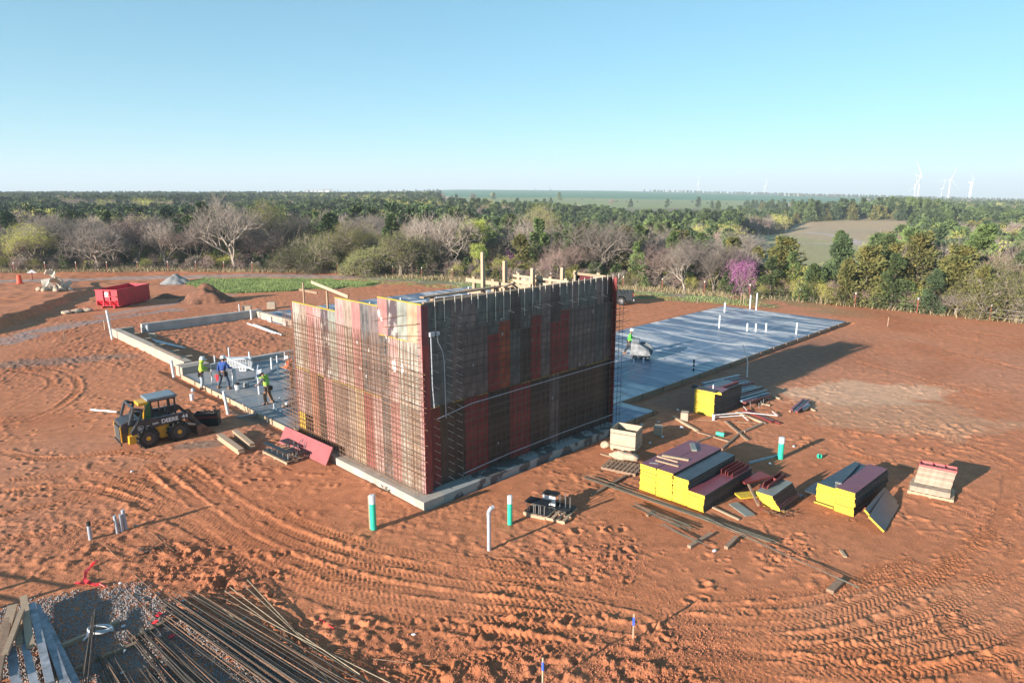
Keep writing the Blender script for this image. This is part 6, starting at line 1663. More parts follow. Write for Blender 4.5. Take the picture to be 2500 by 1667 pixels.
# cab
B = MB()
for x, y in ((.28, -.46), (.28, .42), (1.22, -.46), (1.22, .42)): B.box(x, x + .07, y, y + .05, .95, 1.90)
for y in (-.46, .42): B.box(.28, 1.29, y, y + .05, 1.82, 1.90)
B.box(.60, .65, -.455, -.42, .95, 1.82).box(.95, 1.0, -.455, -.42, .95, 1.82).box(.28, 1.29, -.452, -.43, 1.18, 1.22)
for i in range(3): B.box(.35, 1.22, -.45, -.435, 1.34 + i * .14, 1.352 + i * .14)
B.box(.28, .33, -.41, .41, .95, 1.25); B.box(.30, 1.25, -.40, .40, .86, .98)
B.build('cab_frame', M['jd_dark'], SK)
MB().prism([(.16, 1.90), (.20, 1.97), (1.30, 2.00), (1.42, 1.93), (1.30, 1.88), (.2, 1.87)], -.50, .50).build('cab_roof', M['roof_blue'], SK, bevel=.02)
MB().box(.30, .75, -.25, .25, .98, 1.12).box(.30, .42, -.25, .25, 1.12, 1.55).build('seat', M['rubber'], SK)
MB().box(-.16, .22, -.46, .20, 1.74, 1.87).build('rear_hood_box', M['jd_yellow'], SK, bevel=.02)
MB().prism([(.06, .95), (.04, 1.3), (.12, 1.75), (.27, 1.85), (.27, .95)], -.50, -.40).build('side_pillar', M['jd_green'], SK)
MB().prism([(.0, .93), (-.02, 1.25), (.035, 1.7), (.05, 1.3), (.06, .95)], -.50, -.40).build('pillar_stripe', M['jd_yellow'], SK)
MB().tube((-.40, -.15, 1.2), (-.40, -.15, 1.52), .09, .07, 10).build('exhaust', M['jd_dark'], SK)
B = MB(); B.prism([(1.98, .50), (2.0, .02), (2.68, .03), (2.68, .06), (2.25, .50), (2.15, .56)], -.86, -.84); B.prism([(1.98, .50), (2.0, .02), (2.68, .03), (2.68, .06), (2.25, .50), (2.15, .56)], .84, .86)
B.box(1.95, 2.0, -.84, .84, .03, .56).box(2.0, 2.7, -.84, .84, .0, .035); B.box(1.95, 2.15, -.84, .84, .50, .56); B.build('bucket', M['bucket_steel'], SK)
for k_ in range(3):
    MB().path([(1.30, -.60 - .03 * k_, 1.02), (1.62 + .05 * k_, -.62 - .03 * k_, 1.28), (1.92, -.64 - .02 * k_, .95), (2.0, -.60, .62)], .016, 6).build('hydraulic_hose', M['rubber'], SK)
for y in (-.44, .34): MB().box(1.28, 1.34, y, y + .12, 1.80, 1.88).build('headlight', M['clear_white'], SK)
MB().path([(1.0, -.2, 1.1), (1.02, -.2, 1.42)], .02, 6).path([(1.0, .2, 1.1), (1.02, .2, 1.42)], .02, 6).build('control_lever', M['steel'], SK)
# machine beyond: pipe behind it and crate of gear by the bucket
tag(MB().tube(at(222, 1000, 1.0), at(285, 1005, 1.0), .05, .05, 8).build('pole', M['steel']), 'grey pole sticking out behind the skid steer loader', 'pole')
pg = on(508, 1037)
r_ = empty('tool_crate', pg, R(10), 'dark open crate of tools and chains beside the loader bucket', 'crate')
MB().box(-.55, .55, -.3, -.27, 0, .62).box(-.55, .55, .27, .3, 0, .62).box(-.55, -.52, -.27, .27, 0, .62).box(.52, .55, -.27, .27, 0, .62).box(-.52, .52, -.27, .27, 0.02, .04).build('crate_body', M['black_steel'], r_)
MB().box(-.56, .56, -.315, -.301, .40, .52).build('stripe', M['rib'], r_)
rr = random.Random(2); B = MB()
for _ in range(30):
    a = Vector((rr.uniform(-.45, .45), rr.uniform(-.22, .22), rr.uniform(.5, .66))); B.tube(a, a + Vector((rr.uniform(-.3, .3), rr.uniform(-.2, .2), rr.uniform(-.05, .12))), .02, .02, 5)
B.build('tools', M['bucket_steel'], r_)
loose('grey metal beam lying between the loader shadow and the edge board', 'metal_beam', 'metal beam', (582, 1022), (636, 1012), .12, .12, 'steel')
o = tag(MB().beam((0, 0, 0), (0, 0, .6), .04, .04).build('stake', M['lumber'], loc=on(603, 1012), rot=(0, -.3, 0)), 'thin leaning stake at the edge board', 'stake')

# ---------------------------------------------------------------- dumpster
M['dump_red'] = mat('dumpster_red', (.50, .012, .035), .45, .12, 3, col2=(.30, .02, .025), thr=(.32, .5), stretch=(1, 1, .4), detail=7)
DA = math.atan2(70.15 - 65.84, -37.86 + 38.42)
pd = on(290, 754); 
DU = empty('dumpster', (pd.x, pd.y, pd.z + .02), 0, 'bright red open roll-off dumpster on the left', 'dumpster')
aX = at(290, 754); aY = at(360, 737); ax = math.atan2(aY.y - aX.y, aY.x - aX.x)
DU.rotation_euler = (0, 0, ax)
DL, DW, DH = (aY - aX).length * 1.12, 2.3, 1.75
th = .06
# x along the long side, y to the left (end wall at x=0 faces the camera's left)
def dm(B, n_, m='dump_red'): return B.build(n_, M[m], DU)
dm(MB().box(.0, DL, 0, th, .25, DH), 'side_wall'); dm(MB().box(.0, DL, DW - th, DW, .25, DH), 'side_wall')
dm(MB().prism([(0, DH), (0, .75), (.35, .2), (.42, .2), (.06, .75), (.06, DH)], th, DW - th), 'sloped_end')
dm(MB().box(DL - th, DL, th, DW - th, .2, DH), 'rear_door'); dm(MB().box(.3, DL, th, DW - th, .18, .24), 'floor')
B = MB(); B.box(-.05, DL + .05, -.06, .06, DH, DH + .09).box(-.05, DL + .05, DW - .06, DW + .06, DH, DH + .09).box(-.05, .05, .06, DW - .06, DH, DH + .09).box(DL - .05, DL + .05, .06, DW - .06, DH, DH + .09); dm(B, 'top_rim')
for y in (.75, 1.45): dm(MB().box(-.10, -.001, y, y + .10, .2, DH), 'end_post')
dm(MB().box(-.10, -.001, .1, .75, 1.15, 1.22).box(-.10, -.001, .1, .75, .72, .79), 'end_ladder')
for y in (.45, 1.75): dm(MB().box(.0, DL, y, y + .12, 0, .175), 'skid')
for i in range(5): dm(MB().box(DL + .001, DL + .10, .1 + i * .5, .18 + i * .5, .3, DH), 'door_rib')
o = dm(MB().lathe([(.20, 0), (.20, .006)], 18, Matrix.Translation((-.003, 1.15, 1.42)) @ Matrix.Rotation(R(-90), 4, 'Y')), 'round_logo', 'letter')
dm(MB().lathe([(.10, 0), (.10, .004)], 12, Matrix.Translation((-.011, 1.12, 1.40)) @ Matrix.Rotation(R(-90), 4, 'Y')), 'logo_centre', 'green_pipe')
for i in range(7): dm(MB().box(-.008, -.001, .93 + i * .065, .975 + i * .065, 1.13, 1.19), 'logo_letter', 'letter')
# ---------------------------------------------------------------- pickup truck behind the far corner
M['truck'] = mat('dark_grey_car_paint', (.025, .032, .038), .3, .1, 2)
M['glass'] = mat('dark_glass', (.02, .025, .03), .08, .1, 2)
M['alloy'] = mat('alloy', (.5, .52, .55), .35, .1, 4, metal=.6)
pt = at(1516, 746)
TK = empty('pickup_truck', (pt.x, pt.y, 0), R(168), 'dark grey pickup truck half hidden behind the shaded wall', 'pickup truck')
# local x forward, rear wheel on the side facing the camera (y=+) at the origin
TK.location = Vector((pt.x, pt.y, gz(pt.x, pt.y)))
yo = -.86
def tkb(B, n_, m, **k): return B.build(n_, M[m], TK, **k)
tkb(MB().prism([(-1.15, .55), (-1.18, 1.05), (-1.15, 1.32), (.85, 1.30), (.85, .50), (.50, .50), (.42, .78), (.2, .92), (-.2, .92), (-.42, .78), (-.5, .52)], -1.76, .05), 'bed', 'truck', bevel=.03)
tkb(MB().prism([(.86, .45), (.86, 1.32), (1.05, 1.88), (2.5, 1.90), (3.1, 1.35), (4.5, 1.25), (4.75, 1.05), (4.75, .5), (4.0, .45)], -1.72, .02), 'cab', 'truck', bevel=.04)
tkb(MB().box(1.15, 2.5, .021, .03, 1.38, 1.80), 'side_window', 'glass'); tkb(MB().box(1.15, 2.5, -1.735, -1.725, 1.38, 1.80), 'side_window', 'glass')
tkb(MB().box(-1.19, -1.17, -1.6, -.1, .7, 1.25), 'tailgate', 'truck'); tkb(MB().box(-1.30, -1.19, -1.7, 0, .48, .66), 'rear_bumper', 'alloy')
for y in (-.12, -1.74): tkb(MB().box(-1.20, -1.15, y, y + .15, .92, 1.28), 'tail_light', 'red_plastic')
B = MB()
for i in range(5): B.box(-.9 + i * .35, -.75 + i * .35, -1.5, -.3, 1.31, 1.31 + .10 + .03 * (i % 3))
tkb(B, 'tool_box', 'jd_dark')
for x in (0, 3.6):
    for y in (-.08, -1.62):
        w = empty('wheel', (x, y, .42)); w.parent = TK; Rx = Matrix.Rotation(R(90), 4, 'X')
        MB().lathe([(.27, -.13), (.40, -.13), (.42, -.09), (.42, .09), (.40, .13), (.27, .13)], 24, Rx).build('tyre', M['rubber'], w)
        B = MB(); B.lathe([(.09, -.145), (.09, .145)], 12, Rx)
        for k in range(8): B.box(.0, .27, -.14, .14, -.03, .03, Matrix.Rotation(k * math.pi / 4, 4, 'Y'))
        B.build('rim', M['alloy'], w)
# ---------------------------------------------------------------- walk-behind concrete saw
M['saw_grey'] = mat('dusty_machine_grey', (.33, .34, .35), .7, .25, 4, col2=(.16, .17, .18))
M['saw_dark'] = mat('dusty_dark_guard', (.13, .15, .17), .6, .3, 4)
ps = at(1568, 876, .15)
SW = empty('concrete_saw', ps + Vector((-.05, 0, 0)), R(-12), 'dusty grey walk-behind concrete saw with a large round blade guard', 'concrete saw')
# x forward (to the right in the picture), handles at -x
MB().prism([(-.75, .25), (-.72, 1.05), (-.55, 1.15), (-.15, 1.05), (.45, .70), (.62, .28)], -.32, .20).build('body', M['saw_grey'], SW, bevel=.04)
MB().box(-.68, -.18, -.30, .22, 1.12, 1.40).build('control_console', M['saw_dark'], SW, bevel=.03)
B = MB(); arc = [(.12 + .62 * math.cos(R(a)), .55 + .58 * math.sin(R(a))) for a in range(-30, 200, 15)]
B.prism(arc, .22, .42); B.build('blade_guard', M['saw_dark'], SW, bevel=.02)
B = MB(); Rx = Matrix.Rotation(R(90), 4, 'X'); B.lathe([(.50, -.008), (.50, .008)], 32, Matrix.Translation((.15, .32, .42)) @ Rx); B.build('blade', M['steel'], SW)
MB().prism([(.18 + .4 * math.cos(R(a)), .62 + .38 * math.sin(R(a))) for a in range(0, 181, 20)], .421, .43).build('guard_plate', M['rib'], SW)
for x, y in ((-.45, -.36), (-.45, .24), (.40, -.34), (.40, .20)):
    w = empty('wheel', (x, y, .15)); w.parent = SW
    MB().lathe([(.10, -.05), (.15, -.05), (.15, .05), (.10, .05)], 16, Rx).build('tyre', M['rubber'], w); MB().lathe([(.09, -.052), (.09, .052)], 12, Rx).build('rim', M['saw_grey'], w)
for y in (-.28, .18): MB().path([(-.68, y, .95), (-1.0, y, 1.05), (-1.18, y, 1.06)], .025, 7).build('handle', M['saw_dark'], SW)
MB().path([(.55, 0, .35), (1.6, .1, .02)], .012, 5).build('pointer_rod', M['steel'], SW)

# ---------------------------------------------------------------- heaps
def heap(name, label, cat, px, py, rx, ry, h, m, seed, az=0, kind=None, dome=1.6, rough=.10):
    p = at(px, py); n_ = 70; t = np.linspace(-1.25, 1.25, n_); X, Y = np.meshgrid(t, t)
    q = np.hypot(X, Y); qq = q + vnoise(X * 3 + seed, Y * 3, 1.0, seed) * .35
    Z = h * np.clip(1 - qq, -0.25, 1) ** 1.0 if False else h * (np.clip(1.08 - qq, 0, 1) ** dome * 1.0) - .25 * np.clip(q - .95, 0, 1)
    Z += vnoise(X * rx, Y * ry, .35, seed + 1) * rough * 2 * (q < 1.05) + vnoise(X * rx, Y * ry, .9, seed + 2) * rough * 2.5 * (q < 1.05)
    Z = np.where(q > 1.1, -.3, Z)
    ca, sa = math.cos(az), math.sin(az)
    me = grid_mesh(name, (X * rx * ca - Y * ry * sa).ravel(), (X * rx * sa + Y * ry * ca).ravel(), Z.ravel(), n_, n_); me.materials.append(m)
    return tag(mobj(name, me, loc=(p.x, p.y, gz(p.x, p.y) - .02)), label, cat)
M['dirt_heap'] = mat('brown_red_heap_soil', (.17, .075, .042), .95, .3, 3, bump=.5)
M['gravel_heap'] = mat('blue_grey_gravel_heap', (.22, .22, .22), .95, .3, 12, bump=.5)
heap('dirt_heap', 'large conical heap of brown-red soil right of the dumpster', 'heap', 503, 736, 2.7, 2.2, 1.9, M['dirt_heap'], 5, dome=1.15, rough=.07)
heap('gravel_heap', 'small pointed heap of blue-grey gravel behind the dumpster', 'heap', 430, 691, 1.7, 1.6, 1.15, M['gravel_heap'], 9, dome=1.15, rough=.03)
heap('dirt_heap', 'low mound of soil between dumpster and the large heap', 'heap', 405, 727, 2.2, .9, .5, M['dirt_heap'], 12, dome=1, rough=.06)
# broken concrete pipes
for i, (px, py, r0, L, az, el, lb) in enumerate(((108, 718, .75, 1.0, 30, 10, 'left broken concrete pipe in the rubble heap, open end showing'), (132, 720, .7, 1.1, -30, 35, 'middle broken concrete pipe in the rubble heap'),
                                                 (148, 718, .62, 1.0, 70, 15, 'right broken concrete pipe in the rubble heap'), (122, 705, .55, .8, 10, 60, 'broken concrete pipe on top of the rubble heap'), (168, 724, .5, .5, -60, -20, 'small broken shell right of the rubble heap'))):
    B = MB(); n_ = 16; rr = random.Random(i)
    arc_ = 12 if i < 3 else 7
    for k in range(arc_):
        a0, a1 = 2 * math.pi * k / n_, 2 * math.pi * (k + 1) / n_; l0 = L * rr.uniform(.7, 1.1)
        vs = []
        for (rr_, x) in ((r0, 0), (r0, l0), (r0 - .1, l0), (r0 - .1, 0)):
            for a in (a0, a1): vs.append((x, rr_ * math.cos(a), rr_ * math.sin(a)))
        B.add(vs, [(0, 1, 3, 2), (2, 3, 5, 4), (4, 5, 7, 6), (6, 7, 1, 0), (0, 2, 4, 6), (1, 7, 5, 3)])
    p = on(px, py); o = B.build('broken_pipe', mat('pale_broken_concrete_%s' % 'abcde'[i], (.50, .44, .36), .9, .2, 4) if i == 0 else bpy.data.materials['pale_broken_concrete_a'], loc=p + Vector((0, 0, .35 + (.75 if i == 3 else 0) - (.3 if i == 4 else 0))), rot=(rr.uniform(0, 6), R(-el), R(az)))
    tag(o, lb, 'concrete pipe')
for i in range(5): lump('rubble', 'chunk of broken concrete at the foot of the pipe heap', 'rubble', 98 + i * 14, 722 + (i % 2) * 2, .35, .28, .3, 'fabric_tan', 90 + i, i, n=1, group='concrete chunks in the rubble heap')
for i in range(3): lump('rock', 'pale rock lying along the edge of the bank', 'rock', 163 + i * 26, 766 - i * 3, .5, .4, .22, 'fabric_tan', 30 + i, i, group='pale rocks below the bank')
# traffic cone / orange barrel
p = on(49, 697); r_ = empty('traffic_drum', p, 0, 'orange traffic drum at the left edge by the road', 'traffic drum')
MB().lathe([(.42, 0), (.42, .08), (.30, .09), (.27, .5), (.24, .95), (.20, 1.0)], 16).build('drum_body', M['orange'], r_)
# small posts by the grass
for i, (px, py, h, lb) in enumerate(((512, 694, 1.1, 'dark post at the left corner of the green grass'), (527, 695, .9, 'second thinner post at the corner of the grass'), (452, 700, .7, 'pale stake left of the grass'), (388, 697, .6, 'small pale stake behind the low mound'),
                                     (158, 829, .7, 'thin stake on the clay left of the tall white pipe'), (256, 806, .8, 'thin white wire stake beside the tall white pipe'), (584, 762, .9, 'thin stake at the far corner of the dirt court'), (1808, 742, 1.2, 'left of two pale stakes beyond the blue slab'), (1815, 743, 1.2, 'right of two pale stakes beyond the blue slab'), (2167, 797, .8, 'thin pale stake on the open clay right of the slab'),
                                     (1702, 740, .5, 'small pale marker at the left far edge of the slab'))):
    stake(lb, px, py, h, r_=.05 if i < 1 else .03)
p = on(80, 684); r_ = empty('sign', p, .3, 'small white arrow-shaped sign at the fence on the left', 'sign'); MB().box(-.05, .05, -.05, .05, 0, 1.0).build('post', M['rib'], r_); MB().prism([(-.6, .9), (.6, .9), (0, 1.35)], -.03, .03).build('sign_board', M['clear_white'], r_)
# ---------------------------------------------------------------- fence
M['post_red'] = mat('rusty_fence_post', (.28, .09, .06), .7, .2, 4); M['post_white'] = mat('white_post_tip', (.7, .7, .68), .6, .1, 4); M['wire'] = mat('fence_wire', (.30, .27, .24), .5, .1, 4, metal=.5)
FN = empty('wire_fence', (0, 0, 0), 0, 'wire fence with rusty steel posts along the wood edge', 'fence')
fp = []
xx = -75.0
while xx < 62:
    y = float(fence_y(xx)) + 1.2; fp.append(Vector((xx, y, float(base_z(np.array([xx]), np.array([y]))[0])))); xx += 4.2
pm_ = MB().box(-.035, .035, -.035, .035, -.1, 1.25).mesh('fence_post', M['post_red']); pt_ = MB().box(-.038, .038, -.038, .038, 1.26, 1.45).mesh('post_tip', M['post_white'])
for q in fp:
    a = mobj('fence_post', pm_, FN, loc=q); mobj('post_tip', pt_, a)
for z_ in (.35, .7, 1.05):
    B = MB()
    for i in range(len(fp) - 1): B.tube(fp[i] + Vector((0, 0, z_)), fp[i + 1] + Vector((0, 0, z_)), .012, .012, 3)
    B.build('wire', M['wire'], FN)
# ---------------------------------------------------------------- grass
def blades(name, pts, hgt, wd, m, seed, lean=.4):
    rr = np.random.default_rng(seed); n_ = len(pts); P = np.array(pts)
    a = rr.random(n_) * 6.28; h = hgt * (.5 + rr.random(n_)); w_ = wd * (.6 + .8 * rr.random(n_))
    dx, dy = np.cos(a) * w_, np.sin(a) * w_; lx = rr.normal(0, lean, n_) * h; ly = rr.normal(0, lean, n_) * h
    V = np.stack([np.stack([P[:, 0] - dx, P[:, 1] - dy, P[:, 2]], 1), np.stack([P[:, 0] + dx, P[:, 1] + dy, P[:, 2]], 1), np.stack([P[:, 0] + lx, P[:, 1] + ly, P[:, 2] + h], 1)], 1).reshape(-1, 3)
    me = bpy.data.meshes.new(name); me.vertices.add(len(V)); me.vertices.foreach_set('co', V.astype(np.float32).ravel())
    me.loops.add(3 * n_); me.loops.foreach_set('vertex_index', np.arange(3 * n_, dtype=np.int32)); me.polygons.add(n_)
    me.polygons.foreach_set('loop_start', np.arange(0, 3 * n_, 3, dtype=np.int32)); me.polygons.foreach_set('loop_total', np.full(n_, 3, dtype=np.int32)); me.update(calc_edges=True)
    me.materials.append(m); return tag(mobj(name, me), kind='stuff')
M['grass'] = mat('green_grass', (.27, .35, .12), .8, .25, .5, col2=(.15, .21, .06)); M['dry_grass'] = mat('dry_grass', (.40, .32, .19), .85, .25, .6, col2=(.22, .18, .09))
gpw = [at(x, y) for x, y in GRASS]; rg2 = np.random.default_rng(4)
gx_ = rg2.uniform(min(p.x for p in gpw) - 2, max(p.x for p in gpw) + 2, 110000); gy_ = rg2.uniform(min(p.y for p in gpw) - 2, max(p.y for p in gpw) + 2, 110000)
def polymask(x, y, P):
    m = np.zeros(len(x), bool); j = len(P) - 1
    for i in range(len(P)):
        xi, yi, xj, yj = P[i].x, P[i].y, P[j].x, P[j].y
        if yi != yj: m ^= ((yi > y) != (yj > y)) & (x < (xj - xi) * (y - yi) / (yj - yi) + xi)
        j = i
    return m
k = polymask(gx_ + vnoise(gx_, gy_, 2, 5) * 2, gy_ + vnoise(gx_, gy_, 2, 6) * 2.5, gpw); gx_, gy_ = gx_[k], gy_[k]
blades('grass', np.stack([gx_, gy_, base_z(gx_, gy_)], 1), .22, .035, M['grass'], 1)
gx_ = rg2.uniform(-85, 62, 60000); off = rg2.uniform(-6.5, 7, 60000); gy_ = fence_y(gx_) + off
k = (((gx_ > -22) & (gx_ < 26) & (vnoise(gx_, gy_, 3, 7) > -.2)) | (off > .3)) & ((gx_ < 24) | (rg2.random(60000) < .22)); gx_, gy_, off = gx_[k], gy_[k], off[k]
blades('dry_grass', np.stack([gx_, gy_, base_z(gx_, gy_)], 1)[off > -1], .42, .035, M['dry_grass'], 2)
blades('verge_grass', np.stack([gx_, gy_, base_z(gx_, gy_)], 1)[off <= -1], .15, .03, M['grass'], 3)
# ---------------------------------------------------------------- wind turbines, cattle, far buildings
M['turbine'] = mat('turbine_white', (.7, .71, .72), .5, .03, 1)
def turbine(px, hub_y, D, rot, yaw, label):
    r = (px - 1250) / F_PX; y = D / math.sqrt(1 + r * r); x = r * y
    bz = float(base_z(np.array([x]), np.array([y]))[0]) - 2
    b = (hub_y - 833.5) / F_PX; dy = math.cos(PITCH) - b * math.sin(PITCH); dz = -math.sin(PITCH) - b * math.cos(PITCH)
    x = r * (y / dy) ; hz_ = CAM_H + dz * (y / dy); H = hz_ - bz
    o = empty('wind_turbine', (x, y, bz), yaw, label, 'wind turbine', 'wind turbines on the horizon')
    MB().tube((0, 0, 0), (0, 0, H), 2.3, 1.4, 12).build('tower', M['turbine'], o)
    MB().box(-2, 2, -3.5, 7, H - 1.5, H + 2.2).build('nacelle', M['turbine'], o)
    L = 46 if D < 3500 else 48
    for k_ in range(3):
        a = rot + k_ * 2.0944; d = Vector((math.sin(a), 0, math.cos(a)))
        B = MB(); c_ = Vector((0, -4.5, H)); B.beam(c_, c_ + d * L * .3, .6, 2.8, (0, 1, 0)); B.beam(c_ + d * L * .3, c_ + d * L, .4, 1.6, (0, 1, 0)); B.build('blade', M['turbine'], o)
turbine(2247, 430, 2450, R(-28), .3, 'largest wind turbine, tallest of the group at the right')
turbine(2236, 451, 3600, R(-10), .2, 'smaller wind turbine just left of the largest one')
turbine(2321, 438, 2750, R(20), -.2, 'second largest wind turbine, right of the largest')
turbine(2300, 462, 4400, R(10), .4, 'small distant wind turbine between the two large ones')
turbine(2371, 446, 2900, R(70), .9, 'rightmost wind turbine with its rotor turned edge-on')
turbine(1705, 449, 3900, R(-5), .3, 'lone wind turbine above the left part of the green field')
turbine(1868, 456, 4600, R(15), .9, 'faint small wind turbine between the lone one and the group')
M['cow'] = mat('black_cattle', (.02, .018, .016), .8, .2, 3)
def cow_mesh():
    B = MB(); B.lathe([(.10, -1.0), (.34, -.85), (.38, -.2), (.40, .4), (.30, .85), (.16, 1.0)], 10, Matrix.Translation((0, 0, 1.0)) @ Matrix.Rotation(R(90), 4, 'Y'))
    for x, y in ((-.75, -.2), (-.75, .2), (.65, -.2), (.65, .2)): B.tube((x, y, 0), (x, y, .8), .06, .11, 6)
    B.tube((.85, 0, 1.15), (1.25, 0, 1.0 - .1), .20, .13, 8); B.tube((1.2, 0, .95), (1.55, 0, .70), .14, .09, 8); B.tube((-1.0, 0, 1.2), (-1.08, 0, .6), .03, .02, 4)
    B.box(1.2, 1.24, -.22, .22, 1.0, 1.06); return B.mesh('cow', M['cow'], smooth=True)
cmesh = cow_mesh(); rc_ = random.Random(6)
for (px, py) in ((1248, 487), (1265, 486), (1260, 493), (1365, 486), (1417, 488), (1445, 487), (1499, 494), (1503, 493), (1524, 494), (1535, 495), (1550, 495), (1625, 495), (1632, 496), (1680, 494), (1683, 495), (1698, 498), (1690, 500), (1718, 498), (1748, 499), (1764, 500)):
    r = (px - 1250) / F_PX
    best = None
    for D in range(660, 2000, 10):
        y = D / math.sqrt(1 + r * r); x = r * y; z = float(base_z(np.array([x]), np.array([y]))[0])
        dz = z - CAM_H; zc = y * math.cos(PITCH) - dz * math.sin(PITCH); yc = y * math.sin(PITCH) + dz * math.cos(PITCH); yy_ = 833.5 - F_PX * yc / zc
        if best is None or abs(yy_ - py) < best[0]: best = (abs(yy_ - py), x, y, z)
    tag(mobj('cow', cmesh, loc=(best[1] * 1.0, best[2], best[3]), rot=(0, 0, rc_.uniform(0, 6.28)), scale=(1.3, 1.3, 1.3)), 'black cow grazing on the far green meadow', 'cow', 'black cattle on the far meadow')
for i, (px, D, wdt, hh, lb) in enumerate(((780, 2350, 60, 9, 'long white building on the left horizon'), (808, 2380, 30, 12, 'white silo-like building on the left horizon'), (1925, 2050, 22, 8, 'small white farmhouse on the horizon left of the turbines'), (1905, 2080, 14, 5, 'low white shed beside the small farmhouse'))):
    r = (px - 1250) / F_PX; y = D / math.sqrt(1 + r * r); x = r * y; z = float(base_z(np.array([x]), np.array([y]))[0])
    o = empty('farm_building', (x, y, z), 0, lb, 'building'); MB().box(-wdt / 2, wdt / 2, 0, 12, 0, hh * .6).build('wall', M['turbine'], o); MB().prism([(-wdt / 2 - 1, hh * .6), (wdt / 2 + 1, hh * .6), (wdt / 2 - 2, hh), (-wdt / 2 + 2, hh)], -1, 13).build('roof', M['saw_grey'], o)
# ---------------------------------------------------------------- people
M['skin'] = mat('skin', (.36, .19, .12), .6, .08, 5); M['jeans'] = mat('blue_jeans', (.055, .075, .115), .9, .2, 6); M['dark_cloth'] = mat('dark_trousers', (.02, .022, .026), .9, .2, 6)
M['blue_cloth'] = mat('blue_hoodie', (.02, .06, .24), .9, .12, 5); M['lime_cloth'] = mat('lime_shirt', (.40, .60, .06), .85, .1, 5); M['green_cloth'] = mat('bright_green_shirt', (.10, .62, .06), .85, .1, 5)
M['tan_cloth'] = mat('brown_work_trousers', (.26, .13, .07), .9, .2, 5); M['grey_cloth'] = mat('grey_shirt', (.12, .11, .13), .9, .15, 5); M['orange_cloth'] = mat('orange_vest', (.75, .13, .04), .85, .1, 5)
M['belt'] = mat('leather_tool_belt', (.04, .025, .02), .8, .3, 5); M['hat'] = mat('hard_hat_white', (.62, .63, .65), .35, .04, 5); M['boot'] = mat('work_boot', (.20, .12, .08), .85, .2, 6); M['pale_jeans'] = mat('pale_jeans', (.30, .36, .40), .9, .15, 6)
M['hair'] = mat('dark_hair', (.03, .02, .015), .9, .2, 6); M['vest_green'] = mat('green_safety_vest', (.35, .62, .08), .85, .1, 5)
def skin_obj(name, nodes, edges, m, parent, sub=2, root=0):
    me = bpy.data.meshes.new(name); me.from_pydata([n_[:3] for n_ in nodes], edges, []); me.materials.append(m)
    o = mobj(name, me, parent)
    me.skin_vertices if hasattr(me, 'skin_vertices') and len(me.skin_vertices) else None
    sk = o.modifiers.new('skin', 'SKIN')
    lay = me.skin_vertices[0] if len(me.skin_vertices) else None
    if lay is None:
        raise RuntimeError('no skin layer')
    for i, n_ in enumerate(nodes):
        r_ = n_[3]; lay.data[i].radius = (r_, n_[4] if len(n_) > 4 else r_); lay.data[i].use_root = (i == root)
    sk.use_smooth_shade = True
    sb = o.modifiers.new('sub', 'SUBSURF'); sb.levels = sub; sb.render_levels = sub
    return o
